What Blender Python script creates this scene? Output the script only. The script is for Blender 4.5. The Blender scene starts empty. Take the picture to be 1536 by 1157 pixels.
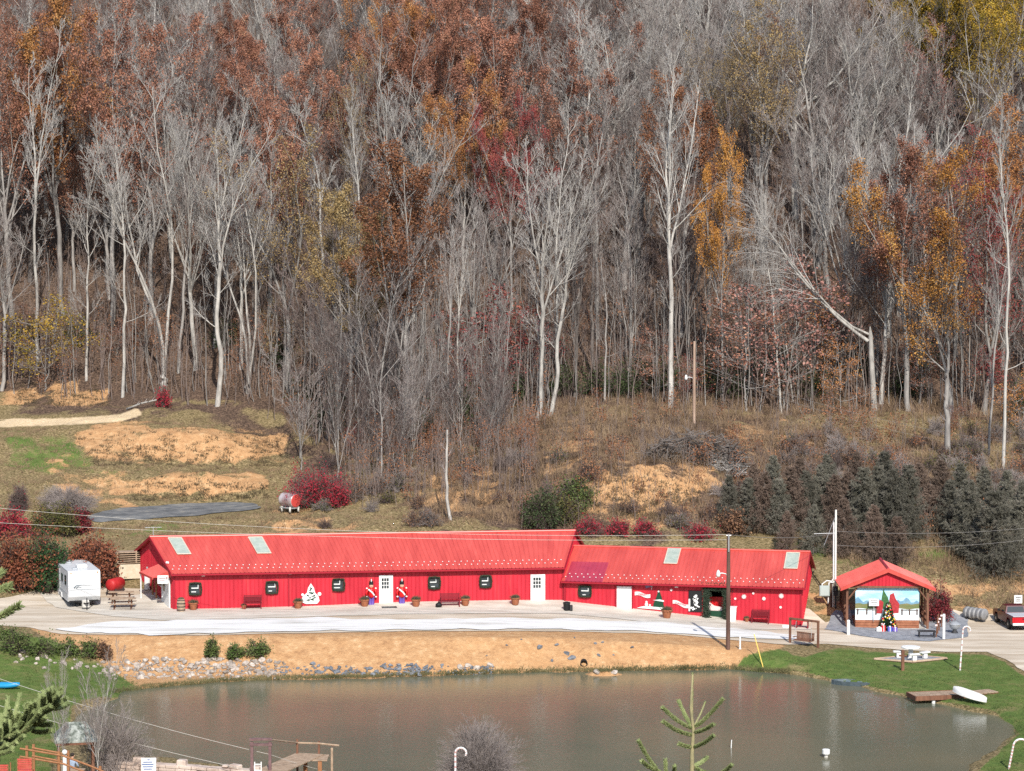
import bpy, bmesh, math, random
import numpy as np
from mathutils import Vector, Matrix
from mathutils.geometry import delaunay_2d_cdt
random.seed(7)
scene = bpy.context.scene
COL = scene.collection
R = math.radians
# ------------------------------------------------------------------ camera, light
ZC, PITCH, F = 25.4, R(3.2), 3464.0          # camera height above the yard, tilt, focal length in photo pixels (1536 wide)
CP, SP = math.cos(PITCH), math.sin(PITCH)
cam_d = bpy.data.cameras.new('camera'); cam = bpy.data.objects.new('camera', cam_d); COL.objects.link(cam)
cam.location = (0, 0, ZC); cam.rotation_euler = (math.pi/2 - PITCH, 0, 0)
cam_d.sensor_width = 36; cam_d.lens = 36*F/1536; cam_d.clip_start = 0.5; cam_d.clip_end = 3000
scene.camera = cam
SUN_EL, SUN_AZ = R(38), R(10)                # sun behind the camera, ten degrees to its right
sd = Vector((math.sin(SUN_AZ)*math.cos(SUN_EL), -math.cos(SUN_AZ)*math.cos(SUN_EL), math.sin(SUN_EL)))
sun_l = bpy.data.lights.new('sun', 'SUN'); sun_l.energy = 4.6; sun_l.angle = R(0.5); sun_l.color = (1.0, 0.95, 0.87)
sun = bpy.data.objects.new('sun', sun_l); COL.objects.link(sun)
sun.rotation_euler = sd.to_track_quat('Z', 'Y').to_euler(); sun.location = (40, -60, 90)
world = bpy.data.worlds.new('World'); scene.world = world; world.use_nodes = True
wn = world.node_tree.nodes; wl = world.node_tree.links
sky = wn.new('ShaderNodeTexSky'); sky.sky_type = 'NISHITA'; sky.sun_disc = False
sky.sun_elevation = SUN_EL; sky.sun_rotation = math.atan2(sd.x, sd.y)
wn['Background'].inputs[1].default_value = 0.155
wl.new(sky.outputs[0], wn['Background'].inputs[0])
scene.view_settings.view_transform = 'Standard'; scene.view_settings.look = 'None'
scene.view_settings.exposure = 0.3; scene.view_settings.gamma = 1
scene.cycles.max_bounces = 5; scene.cycles.use_denoising = False
scene.cycles.diffuse_bounces = 2; scene.cycles.glossy_bounces = 3; scene.cycles.transmission_bounces = 3

# ------------------------------------------------------------------ mapping between photo pixels and the place
def ray(px, row):
    kx, kv = (px-768)/F, (row-578.5)/F
    return Vector((kx, CP-kv*SP, -SP-kv*CP))
def at(px, row, Y):
    r = ray(px, row); t = Y/r.y
    return Vector((r.x*t, Y, ZC+r.z*t))
def zrow(row, Y): return at(768, row, Y).z
def to_px(x, y, z):
    dz = z-ZC; d = y*CP - dz*SP; u = y*SP + dz*CP
    return 768+F*x/d, 578.5-F*u/d

# ------------------------------------------------------------------ terrain
_rs = np.random.RandomState(3); _LAT = _rs.rand(256, 256)
def vnoise(x, y):
    x = np.asarray(x, float); y = np.asarray(y, float)
    xi = np.floor(x).astype(int); yi = np.floor(y).astype(int); fx = x-xi; fy = y-yi
    fx = fx*fx*(3-2*fx); fy = fy*fy*(3-2*fy)
    g = lambda a, b: _LAT[a & 255, b & 255]
    return (g(xi, yi)*(1-fx)+g(xi+1, yi)*fx)*(1-fy)+(g(xi, yi+1)*(1-fx)+g(xi+1, yi+1)*fx)*fy - .5
def Z0(px): return np.interp(px, [0, 600, 850, 1000, 1207, 1330, 1536], [0, 0, -.38, -.7, -1.2, -1.4, -1.5])
ZW = -2.0
FRONT = {0: [(118,-1.5),(138,-1.75),(146,-1.2),(153,-.2),(160,0)], 190: [(118,-1.5),(149,-1.9),(154,-.05),(160,0)],
         300: [(118,-1.6),(149.5,-1.9),(153.3,0)], 1090: [(118,-1.6),(149,-1.9),(153.5,None)],
         1180: [(118,-1.7),(147.5,-1.85),(154.5,None)], 1350: [(118,-1.7),(143,-1.8),(154,None)], 1536: [(118,-1.7),(136,-1.8),(151,None)]}
BACK = {0: [(890,170),(810,184),(780,192),(740,200),(690,210),(645,222),(632,228),(600,235),(560,243)],
        150: [(880,172),(800,184),(770,194),(757,201),(700,210),(650,219),(632,226),(600,234),(575,240)],
        300: [(830,178),(800,184),(778,192),(755,204),(715,207),(700,213),(645,217),(632,224),(615,229),(580,238)],
        420: [(830,178),(800,184),(770,194),(755,203),(700,213),(680,217),(650,221),(630,226),(600,236)],
        520: [(830,178),(800,184),(760,192),(700,207),(650,220),(610,232)],
        640: [(830,178),(795,184),(700,203),(640,220),(600,230)],
        760: [(830,178),(790,183),(740,192),(650,214),(615,222),(580,232)],
        880: [(835,179),(800,183),(760,187.5),(702,192),(680,200),(640,212),(610,222),(580,232)],
        1000: [(838,179),(800,183),(760,188),(702,193),(685,200),(640,212),(615,221),(585,232)],
        1200: [(870,173.5),(840,178),(800,185),(740,195),(660,208),(640,214),(610,225)],
        1350: [(925,169),(900,172),(850,177),(800,187),(740,197),(680,207),(640,216),(610,226)],
        1536: [(936,168.5),(905,173),(870,178),(800,189),(740,198),(690,208),(640,219),(600,230)]}
SL = {0: .5, 300: .5, 640: .5, 1000: .52, 1200: .5, 1536: .47}
_pxs = sorted(set(FRONT) | set(BACK))
_YG = np.arange(100, 720, .5)
def _prof(px):
    ks = sorted(FRONT)
    def fr(k):
        p = [(y, float(Z0(px)) if z is None else z) for y, z in FRONT[k]]
        return np.interp(_YG, [a for a, _ in p], [b for _, b in p])
    j = min(max(np.searchsorted(ks, px), 1), len(ks)-1); w = (px-ks[j-1])/(ks[j]-ks[j-1]); w = min(max(w, 0), 1)
    zf = fr(ks[j-1])*(1-w)+fr(ks[j])*w
    kb = sorted(BACK)
    def bk(k):
        p = [(166, float(Z0(px)))]+[(y, zrow(r, y)) for r, y in BACK[k]]
        yl, zl = p[-1]; s = float(np.interp(px, sorted(SL), [SL[q] for q in sorted(SL)]))
        p += [(yl+60, zl+60*s), (yl+130, zl+60*s+70*.42), (760, zl+60*s+70*.42+(630-yl)*.3)]
        return np.interp(_YG, [a for a, _ in p], [b for _, b in p])
    j = min(max(np.searchsorted(kb, px), 1), len(kb)-1); w = min(max((px-kb[j-1])/(kb[j]-kb[j-1]), 0), 1)
    zb = bk(kb[j-1])*(1-w)+bk(kb[j])*w
    return np.where(_YG < 163, zf, np.where(_YG > 167, zb, zf+(zb-zf)*(_YG-163)/4))
_PG = np.arange(-200, 1740, 20.0)
_TAB = np.array([_prof(p) for p in _PG])
NEAR_Y = [-400, -60, 0, 15, 40, 80, 110, 118]; NEAR_Z = [90, 42, 23.9, 20.6, 15.0, 6.0, -.5, -1.5]
POND_PX = [(190,1038),(240,1030),(330,1024),(420,1020),(540,1018),(650,1014),(760,1009),(850,1008),(960,1006),(1090,1004),(1190,1012),
  (1300,1033),(1370,1050),(1440,1063),(1490,1075),(1515,1090),(1522,1102),(1505,1118),(1480,1132),(1455,1148),(1425,1168),(1300,1205),(900,1215),
  (500,1190),(395,1168),(330,1153),(260,1143),(200,1136),(150,1132),(120,1110),(105,1090),(130,1068),(165,1052)]
def on_z(px, row, z):
    r = ray(px, row); t = (z-ZC)/r.z
    return r.x*t, r.y*t
def densify(poly, step, wob=0, seed=1):
    out = []; rs = np.random.RandomState(seed)
    for i, a in enumerate(poly):
        b = poly[(i+1) % len(poly)]; n = max(1, int(math.dist(a, b)/step))
        for k in range(n):
            f = k/n; x = a[0]+(b[0]-a[0])*f; y = a[1]+(b[1]-a[1])*f
            if wob: x += wob*2*float(vnoise(x*.9+seed*7, y*.9)); y += wob*2*float(vnoise(x*.9+50, y*.9+seed*3))
            out.append((x, y))
    return out
POND = densify([on_z(a, b, ZW) for a, b in POND_PX], .6, .35)
def in_poly(x, y, poly):
    x = np.asarray(x, float); y = np.asarray(y, float); c = np.zeros(x.shape, bool)
    for i in range(len(poly)):
        (x1, y1), (x2, y2) = poly[i], poly[i-1]
        if y1 == y2: continue
        c ^= ((y1 > y) != (y2 > y)) & (x < (x2-x1)*(y-y1)/(y2-y1)+x1)
    return c
def poly_dist(x, y, poly):
    d = np.full(np.shape(x), 1e9)
    P = np.array(poly); Q = np.roll(P, -1, 0)
    for a, b in zip(P, Q):
        ab = b-a; L = max(ab@ab, 1e-9); t = np.clip(((x-a[0])*ab[0]+(y-a[1])*ab[1])/L, 0, 1)
        d = np.minimum(d, (x-a[0]-t*ab[0])**2+(y-a[1]-t*ab[1])**2)
    return np.sqrt(d)
MOUND = on_z(906, 1012, ZW)
def edge_y(px): return np.interp(px, [0,150,300,420,520,640,760,880,1000,1200,1350,1536], [238,236,231,228,210,207,214,221,221,219,219,220])
def terrain(x, y):
    x = np.asarray(x, float); y = np.asarray(y, float); shp = x.shape
    x = x.ravel(); y = y.ravel()
    px = np.clip(768+F*x/np.maximum(y, 30)*.998, -199, 1735); yy = np.clip(y, 100, 719)
    i = np.clip(((px+200)/20).astype(int), 0, len(_PG)-2); f = (px+200)/20-i
    j = np.clip(((yy-100)/.5).astype(int), 0, len(_YG)-2); g = (yy-100)/.5-j
    z = (_TAB[i, j]*(1-g)+_TAB[i, j+1]*g)*(1-f)+(_TAB[i+1, j]*(1-g)+_TAB[i+1, j+1]*g)*f
    zn = np.interp(y, NEAR_Y, NEAR_Z); w = np.clip((y-112)/6, 0, 1); z = zn*(1-w)+z*w
    far = np.clip((y-205)/40, 0, 1); mid = np.clip((y-177)/8, 0, 1)
    pad = np.clip(np.minimum(px-105, 405-px)/20, 0, 1)*np.clip(np.minimum(y-190, 206-y)/2, 0, 1); mid = mid*(1-.9*pad)
    z = z + far*3.0*vnoise(x/22, y/22) + (mid*.5)*vnoise(x/3.1, y/3.1) + mid*.25*vnoise(x/1.1, y/1.1) + mid*.8*vnoise(x/8, y/8) + mid*.4*vnoise(x/.9, y/3)
    m = (y > 105) & (y < 160) & (np.abs(x) < 50)
    if m.any():
        d = poly_dist(x[m], y[m], POND); ins = in_poly(x[m], y[m], POND)
        rough = .25*vnoise(x[m]/.8, y[m]/.8)*np.clip(d, 0, 1)
        bank = ZW-.02+d*.66*(1+.5*vnoise(x[m]/2.5, y[m]/2.5))+rough
        zz = np.where(ins, ZW-.02-np.minimum(d*.5, 1.6), np.minimum(z[m], bank))
        r2 = ((x[m]-MOUND[0])/1.5)**2+((y[m]-MOUND[1])/.8)**2
        zz = np.maximum(zz, ZW-.4+.75*np.exp(-r2)+.1*vnoise(x[m]*3, y[m]*3))
        z[m] = zz
    return z.reshape(shp)
def tz(x, y): return float(terrain(np.array([x]), np.array([y]))[0])
_TS = np.linspace(112, 262, 1801)
def G(px, row):
    r = ray(px, row); t = _TS/r.y
    zs = ZC+r.z*t; tr = terrain(r.x*t, _TS)
    k = np.argmax(zs <= tr)
    if k == 0: k = len(_TS)-1
    return Vector((r.x*t[k], _TS[k], float(tr[k])))

# ------------------------------------------------------------------ materials
def M(name, c1, c2=None, scale=4, rough=.8, metal=0, bump=0, detail=5, rand=0, c3=None, spec=.3, stretch=None, lo=.35, hi=.65, coord='Object', bscale=None, world=False):
    m = bpy.data.materials.new(name); m.use_nodes = True
    n = m.node_tree.nodes; l = m.node_tree.links; b = n['Principled BSDF']
    b.inputs['Roughness'].default_value = rough; b.inputs['Metallic'].default_value = metal
    b.inputs['Specular IOR Level'].default_value = spec
    col = None
    if c2 is not None or bump:
        tc = n.new('ShaderNodeTexCoord'); mp = n.new('ShaderNodeMapping'); l.new(tc.outputs[coord], mp.inputs[0])
        if stretch: mp.inputs['Scale'].default_value = stretch
        src = mp.outputs[0]
        if rand or world:
            oi = n.new('ShaderNodeObjectInfo'); ad = n.new('ShaderNodeVectorMath'); ad.operation = 'ADD'
            l.new(src, ad.inputs[0]); l.new(oi.outputs['Location'], ad.inputs[1]); src = ad.outputs[0]
        nz = n.new('ShaderNodeTexNoise'); nz.inputs['Scale'].default_value = scale; nz.inputs['Detail'].default_value = detail
        nz.inputs['Roughness'].default_value = .65; l.new(src, nz.inputs['Vector'])
    if c2 is not None:
        cr = n.new('ShaderNodeValToRGB'); e = cr.color_ramp.elements
        e[0].position = lo; e[1].position = hi; e[0].color = (*c1, 1); e[1].color = (*c2, 1)
        if c3: q = cr.color_ramp.elements.new(hi+.12); q.color = (*c3, 1)
        l.new(nz.outputs[0], cr.inputs[0]); col = cr.outputs[0]
    if rand:
        oi = n.new('ShaderNodeObjectInfo'); hs = n.new('ShaderNodeHueSaturation'); mr = n.new('ShaderNodeMapRange')
        mr.inputs['To Min'].default_value = 1-rand; mr.inputs['To Max'].default_value = 1+rand
        l.new(oi.outputs['Random'], mr.inputs[0]); l.new(mr.outputs[0], hs.inputs['Value'])
        if col: l.new(col, hs.inputs['Color'])
        else: hs.inputs['Color'].default_value = (*c1, 1)
        col = hs.outputs[0]
    if col: l.new(col, b.inputs['Base Color'])
    else: b.inputs['Base Color'].default_value = (*c1, 1)
    if bump:
        bp = n.new('ShaderNodeBump'); bp.inputs['Strength'].default_value = bump; bp.inputs['Distance'].default_value = .05
        if bscale:
            nb = n.new('ShaderNodeTexNoise'); nb.inputs['Scale'].default_value = bscale; nb.inputs['Detail'].default_value = 4; l.new(src, nb.inputs['Vector']); l.new(nb.outputs[0], bp.inputs['Height'])
        else: l.new(nz.outputs[0], bp.inputs['Height'])
        l.new(bp.outputs[0], b.inputs['Normal'])
    return m
# ------------------------------------------------------------------ mesh helpers
def np_mesh(name, V, Q=None, T=None, mat_idx=None):
    V = np.asarray(V, np.float32); me = bpy.data.meshes.new(name); me.vertices.add(len(V)); me.vertices.foreach_set('co', V.ravel())
    nq = 0 if Q is None else len(Q); nt = 0 if T is None else len(T)
    loops = np.concatenate([np.asarray(a, np.int32).ravel() for a in (Q, T) if a is not None and len(a)])
    me.loops.add(len(loops)); me.loops.foreach_set('vertex_index', loops)
    me.polygons.add(nq+nt)
    me.polygons.foreach_set('loop_start', np.concatenate([np.arange(nq)*4, nq*4+np.arange(nt)*3]).astype(np.int32))
    if mat_idx is not None: me.polygons.foreach_set('material_index', np.asarray(mat_idx, np.int32))
    me.update(calc_edges=True); me.validate()
    return me
def link(name, me, mats=None, parent=None, loc=None):
    o = bpy.data.objects.new(name, me); COL.objects.link(o)
    for m in ([] if mats is None else mats if isinstance(mats, (list, tuple)) else [mats]): me.materials.append(m)
    if parent: o.parent = parent
    if loc is not None: o.location = loc
    return o
def tag(o, label=None, cat=None, group=None, kind=None):
    if label: o['label'] = label
    if cat: o['category'] = cat
    if group: o['group'] = group
    if kind: o['kind'] = kind
    return o
def thing(name, label, cat, loc=(0,0,0), rz=0, group=None):
    o = bpy.data.objects.new(name, None); COL.objects.link(o); o.location = loc; o.rotation_euler = (0, 0, rz)
    o.empty_display_size = .3
    return tag(o, label, cat, group)
class MB:
    def __init__(s): s.v = []; s.f = []; s.m = []
    def add(s, V, Fc, m=0):
        b = len(s.v); s.v += [tuple(p) for p in V]; s.f += [[b+i for i in f] for f in Fc]; s.m += [m]*len(Fc); return s
    def box(s, c, d, m=0, rz=0, bev=0, rx=0, ry=0):
        hx, hy, hz = d[0]/2, d[1]/2, d[2]/2
        Rm = Matrix.Rotation(rz, 3, 'Z') @ Matrix.Rotation(ry, 3, 'Y') @ Matrix.Rotation(rx, 3, 'X'); c = Vector(c)
        if bev and min(d) > 2.2*bev:
            V = []
            for sx in (-1, 1):
                for sy in (-1, 1):
                    for sz in (-1, 1):
                        V += [(sx*hx, sy*(hy-bev), sz*(hz-bev)), (sx*(hx-bev), sy*hy, sz*(hz-bev)), (sx*(hx-bev), sy*(hy-bev), sz*hz)]
            bm = bmesh.new(); vs = [bm.verts.new(p) for p in V]; r = bmesh.ops.convex_hull(bm, input=vs)
            bmesh.ops.dissolve_limit(bm, angle_limit=.01, verts=bm.verts, edges=bm.edges)
            bm.verts.index_update()
            s.add([c+Rm @ v.co for v in bm.verts], [[v.index for v in f.verts] for f in bm.faces], m); bm.free(); return s
        V = [c+Rm @ Vector((x*hx, y*hy, z*hz)) for z in (-1, 1) for y in (-1, 1) for x in (-1, 1)]
        return s.add(V, [(0,2,3,1),(4,5,7,6),(0,1,5,4),(2,6,7,3),(0,4,6,2),(1,3,7,5)], m)
    def tube(s, P, r, n=8, m=0, caps=True):
        P = [Vector(p) for p in P]; rr = r if isinstance(r, (list, tuple)) else [r]*len(P); b = len(s.v); N = len(P); prev = None
        for i, p in enumerate(P):
            t = (P[min(i+1, N-1)]-P[max(i-1, 0)]).normalized()
            a = (prev - t*prev.dot(t)) if prev is not None else t.cross(Vector((0, 0, 1)) if abs(t.z) < .9 else Vector((1, 0, 0)))
            a = a.normalized(); prev = a; c = t.cross(a)
            s.v += [tuple(p+(a*math.cos(2*math.pi*k/n)+c*math.sin(2*math.pi*k/n))*rr[i]) for k in range(n)]
        for i in range(N-1):
            for k in range(n): s.f.append([b+i*n+k, b+i*n+(k+1) % n, b+(i+1)*n+(k+1) % n, b+(i+1)*n+k]); s.m.append(m)
        if caps: s.f += [[b+k for k in range(n)][::-1], [b+(N-1)*n+k for k in range(n)]]; s.m += [m, m]
        return s
    def prism(s, poly, axis, a0, a1, m=0):
        """poly of 2-D points extruded along axis ('x','y','z') from a0 to a1"""
        def P(p, a): return (a, p[0], p[1]) if axis == 'x' else (p[0], a, p[1]) if axis == 'y' else (p[0], p[1], a)
        n = len(poly); V = [P(p, a0) for p in poly]+[P(p, a1) for p in poly]
        return s.add(V, [list(range(n))[::-1], list(range(n, 2*n))]+[[i, (i+1) % n, n+(i+1) % n, n+i] for i in range(n)], m)
    def lathe(s, prof, c=(0,0,0), n=20, m=0, axis='z'):
        b = len(s.v); c = Vector(c)
        for r, h in prof:
            for k in range(n):
                x, y = r*math.cos(2*math.pi*k/n), r*math.sin(2*math.pi*k/n)
                s.v.append(tuple(c+(Vector((x, y, h)) if axis == 'z' else Vector((h, x, y)) if axis == 'x' else Vector((x, h, y)))))
        for i in range(len(prof)-1):
            for k in range(n): s.f.append([b+i*n+k, b+i*n+(k+1) % n, b+(i+1)*n+(k+1) % n, b+(i+1)*n+k]); s.m.append(m)
        s.f += [[b+k for k in range(n)][::-1], [b+(len(prof)-1)*n+k for k in range(n)]]; s.m += [m, m]
        return s
    def ball(s, c, r, n=10, m=0, sq=(1,1,1), rough=0, seed=0):
        bm = bmesh.new(); bmesh.ops.create_icosphere(bm, subdivisions=2, radius=1); rs = random.Random(seed)
        V = []
        for v in bm.verts:
            k = r*(1+rough*rs.uniform(-1, 1)); V.append((c[0]+v.co.x*k*sq[0], c[1]+v.co.y*k*sq[1], c[2]+v.co.z*k*sq[2]))
        s.add(V, [[v.index for v in f.verts] for f in bm.faces], m); bm.free(); return s
    def build(s, name, mats, parent=None, loc=None, rz=None, smooth=False, smooth_angle=None):
        me = bpy.data.meshes.new(name); me.from_pydata(s.v, [], s.f)
        o = link(name, me, mats, parent, loc)
        me.polygons.foreach_set('material_index', s.m)
        bm = bmesh.new(); bm.from_mesh(me); bmesh.ops.recalc_face_normals(bm, faces=bm.faces); bm.to_mesh(me); bm.free()
        if smooth: me.shade_smooth()
        if smooth and smooth_angle: me.set_sharp_from_angle(angle=R(smooth_angle))
        if rz is not None: o.rotation_euler = (0, 0, rz)
        return o
# batches of tapering tubes
def tubes(P, Rd, n):
    N, K, _ = P.shape
    d = P[:, -1]-P[:, 0]; d /= np.linalg.norm(d, axis=1, keepdims=True)+1e-9
    ref = np.where(np.abs(d[:, 2:3]) < .8, np.array([[0, 0, 1.0]]), np.array([[1.0, 0, 0]]))
    a = np.cross(d, ref); a /= np.linalg.norm(a, axis=1, keepdims=True)+1e-9; b = np.cross(d, a)
    th = np.arange(n)*2*np.pi/n
    ring = a[:, None, None]*np.cos(th)[None, None, :, None]+b[:, None, None]*np.sin(th)[None, None, :, None]
    V = P[:, :, None]+ring*Rd[:, :, None, None]
    base = (np.arange(N)*K*n)[:, None, None]+(np.arange(K-1)*n)[None, :, None]; k = np.arange(n)[None, None]; k2 = (k+1) % n
    Q = np.stack([base+k, base+k2, base+n+k2, base+n+k], -1).reshape(-1, 4)
    return V.reshape(-1, 3), Q
def join(parts):
    V = []; Q = []; o = 0
    for v, q in parts: V.append(v); Q.append(q+o); o += len(v)
    return np.concatenate(V), np.concatenate(Q)
def grow(rs, P, Rd, m, t0, t1, ang, lenf, up, K, rf, minr, taper=.3, jit=.15, crook=.08, shorten=.55, absl=None):
    N, Kp, _ = P.shape
    t = t0+(t1-t0)*(np.arange(m)[None]+rs.rand(N, m))/m; ft = np.clip(t*(Kp-1), 0, Kp-1.001); i = ft.astype(int); f = (ft-i)[..., None]
    n_ = np.arange(N)[:, None]
    base = P[n_, i]*(1-f)+P[n_, i+1]*f; tan = P[n_, i+1]-P[n_, i]; tan /= np.linalg.norm(tan, axis=-1, keepdims=True)+1e-9
    rad = Rd[n_, i]*(1-f[..., 0])+Rd[n_, i+1]*f[..., 0]
    L = np.linalg.norm(np.diff(P, axis=1), axis=-1).sum(1)[:, None]
    az = np.arange(m)[None]*2.4+rs.rand(N, 1)*6.28+rs.randn(N, m)*.4
    ref = np.where(np.abs(tan[..., 2:3]) < .9, np.array([0, 0, 1.0]), np.array([1.0, 0, 0]))
    a = np.cross(tan, ref); a /= np.linalg.norm(a, axis=-1, keepdims=True)+1e-9; b = np.cross(tan, a)
    an = (ang+rs.randn(N, m)*ang*jit)[..., None]
    d = tan*np.cos(an)+(a*np.cos(az)[..., None]+b*np.sin(az)[..., None])*np.sin(an)
    ln = (L*lenf if absl is None else absl)*(1-shorten*(t-t0)/(t1-t0+1e-6))*rs.uniform(.7, 1.2, (N, m))
    d = d.reshape(-1, 3); p = base.reshape(-1, 3); ln = ln.reshape(-1, 1); NM = len(d)
    out = np.zeros((NM, K, 3)); out[:, 0] = p
    for k in range(1, K):
        d = d+np.array([0, 0, up])/(K-1)+rs.randn(NM, 3)*crook; d /= np.linalg.norm(d, axis=1, keepdims=True)
        p = p+d*ln/(K-1); out[:, k] = p
    r0 = np.maximum(rad.reshape(-1)*rf, minr)
    rr = r0[:, None]*np.linspace(1, taper, K)[None]
    return out, np.maximum(rr, minr*.6)
def leaves(rs, pts, n, spread, size, up=.4):
    c = pts[rs.randint(0, len(pts), n)]+rs.randn(n, 3)*spread
    nrm = rs.randn(n, 3)+np.array([0, 0, up]); nrm /= np.linalg.norm(nrm, axis=1, keepdims=True)
    a = np.cross(nrm, rs.randn(n, 3)); a /= np.linalg.norm(a, axis=1, keepdims=True)+1e-9; b = np.cross(nrm, a)
    s = (size*rs.uniform(.55, 1.35, n))[:, None]
    V = np.stack([c-a*s*.5, c-b*s*.32+nrm*s*.1, c+a*s*.5, c+b*s*.32+nrm*s*.1], 1).reshape(-1, 3)
    return V, np.arange(4*n).reshape(-1, 4)
def blades(rs, c, d, ln, w):
    """n thin three-sided spikes at c along d"""
    P = np.stack([c, c+d*ln[:, None]*.55, c+d*ln[:, None]], 1); Rr = np.stack([w, w*.8, w*.15], 1)
    return tubes(P, Rr, 3)
# ------------------------------------------------------------------ ground
def arr(lo, hi, st): return list(np.arange(lo, hi, st))
gx = np.array(arr(-420,-90,22)+arr(-90,-50,4)+arr(-50,-42,1)+arr(-42,42,.36)+arr(42,50,1)+arr(50,90,4)+arr(90,430,22))
gy = np.array(arr(-120,100,6)+arr(100,118,1)+arr(118,225,.36)+arr(225,330,1.2)+arr(330,700,12))
GX, GY = np.meshgrid(gx, gy); GZ = terrain(GX, GY)
nx, ny = len(gx), len(gy); idx = np.arange(nx*ny).reshape(ny, nx)
Qg = np.stack([idx[:-1, :-1], idx[:-1, 1:], idx[1:, 1:], idx[1:, :-1]], -1).reshape(-1, 4)
Vg = np.stack([GX, GY, GZ], -1).reshape(-1, 3)
gme = np_mesh('ground', Vg, Qg)
PXg, RWg = to_px(Vg[:, 0], Vg[:, 1], Vg[:, 2])
def mask(polys, blur=6, y0=118, y1=260):
    m = np.zeros(len(Vg)); ok = (Vg[:, 1] > y0) & (Vg[:, 1] < y1) & (PXg > -150) & (PXg < 1700)
    for p in polys:
        ins = in_poly(PXg[ok], RWg[ok], p); d = poly_dist(PXg[ok], RWg[ok], p)
        m[ok] = np.maximum(m[ok], np.where(ins, .5+np.minimum(d/blur, 1)*.5, .5-np.minimum(d/blur, 1)*.5))
    return m
m_dirt = mask([[(35,936),(95,950),(300,950),(600,946),(850,946),(1000,950),(1090,958),(1180,968),(1168,974),(1120,982),(1095,1012),(850,1022),(650,1026),(420,1034),(400,1000),(300,994),(150,990),(95,965),(60,952)]], 5, 140, 162)
m_dirt = np.maximum(m_dirt, mask([[(105,650),(165,636),(290,642),(430,655),(425,692),(330,700),(240,694),(190,696),(150,692),(120,668)],
   [(195,722),(270,711),(395,715),(402,735),(330,748),(240,752),(195,742)], [(75,568),(115,568),(120,606),(80,610)], [(0,575),(60,590),(58,606),(0,606)], [(125,590),(170,578),(160,604),(130,608)]], 7, 196, 250))
m_dirt = np.maximum(m_dirt, .9*mask([[(885,765),(898,718),(930,696),(990,696),(1060,708),(1064,740),(1005,765),(960,790),(930,775)], [(820,700),(850,650),(880,660),(850,700)], [(1100,650),(1190,648),(1200,665),(1120,668)], [(1400,905),(1405,870),(1460,862),(1480,905)], [(1225,925),(1235,900),(1300,905),(1250,940)]], 26, 168, 225))
m_dirt = np.maximum(m_dirt, .55*mask([[(390,790),(450,765),(560,795),(540,812),(400,812)], [(640,700),(760,690),(740,760),(640,760)], [(80,700),(200,700),(190,760),(80,770)], [(1360,880),(1536,850),(1560,900),(1400,905)]], 20, 168, 225))
rag = lambda m, a, b_: np.where(m > 0, m+a*vnoise(Vg[:, 0]/2.2, Vg[:, 1]/1.6)+b_*vnoise(Vg[:, 0]/.8, Vg[:, 1]/.8), 0)
m_dirt = np.where(Vg[:, 1] > 165, rag(m_dirt, .8, .75), m_dirt)
m_dirt -= .42*np.clip(mask([[(120,672),(190,676),(300,684),(424,680),(430,696),(330,704),(150,700)], [(195,742),(400,730),(404,745),(200,756)]], 6, 196, 230)-.3, 0, 1)/.7
m_dirt = np.maximum(m_dirt, mask([[(140,986),(300,984),(425,986),(425,1034),(300,1034),(210,1034),(180,1014)]], 6, 140, 162))
m_green = mask([[(1078,1012),(1105,990),(1118,978),(1150,972),(1180,976),(1190,984),(1210,986),(1235,976),(1262,971),(1300,978),(1400,982),(1440,980),(1478,982),(1505,992),(1560,1034),(1560,1200),(1420,1200),(1530,1100),(1490,1066),(1370,1043),(1190,1006)]], 5, 112, 158)
m_green = np.maximum(m_green, .8*mask([[(-40,950),(70,956),(130,985),(215,1022),(215,1040),(110,1056),(100,1100),(60,1200),(-60,1200)]], 8, 112, 156))
m_green = np.maximum(m_green, .54*mask([[(0,640),(110,650),(150,695),(270,708),(330,700),(440,702),(440,725),(400,712),(260,712),(180,722),(60,715),(0,700)], [(100,800),(240,780),(330,790),(200,812)], [(1190,815),(1280,800),(1300,850),(1210,860)], [(1360,830),(1450,800),(1480,830),(1400,850)]], 14, 168, 225))
m_green = rag(m_green, .3, .2)
m_pale = mask([[(-40,628),(100,628),(180,622),(205,612),(215,622),(180,633),(90,638),(-40,642)]], 5, 205, 240)
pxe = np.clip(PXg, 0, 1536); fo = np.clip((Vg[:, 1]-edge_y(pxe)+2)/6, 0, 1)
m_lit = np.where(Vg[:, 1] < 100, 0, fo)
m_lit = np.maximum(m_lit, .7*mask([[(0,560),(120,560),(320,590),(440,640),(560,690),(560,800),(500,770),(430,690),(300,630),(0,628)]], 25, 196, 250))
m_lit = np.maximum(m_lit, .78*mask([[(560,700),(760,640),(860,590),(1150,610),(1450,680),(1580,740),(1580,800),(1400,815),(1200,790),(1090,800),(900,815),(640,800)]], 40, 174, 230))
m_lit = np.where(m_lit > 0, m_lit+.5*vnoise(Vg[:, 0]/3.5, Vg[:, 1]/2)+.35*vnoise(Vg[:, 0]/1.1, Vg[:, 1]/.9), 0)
for nm, ch in (('cover_a', (m_dirt, m_green, m_lit)), ('cover_b', (m_pale, m_pale*0, m_pale*0))):
    at_ = gme.attributes.new(nm, 'FLOAT_COLOR', 'POINT')
    c4 = np.ones((len(Vg), 4), np.float32); c4[:, 0], c4[:, 1], c4[:, 2] = ch
    at_.data.foreach_set('color', c4.ravel())
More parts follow.
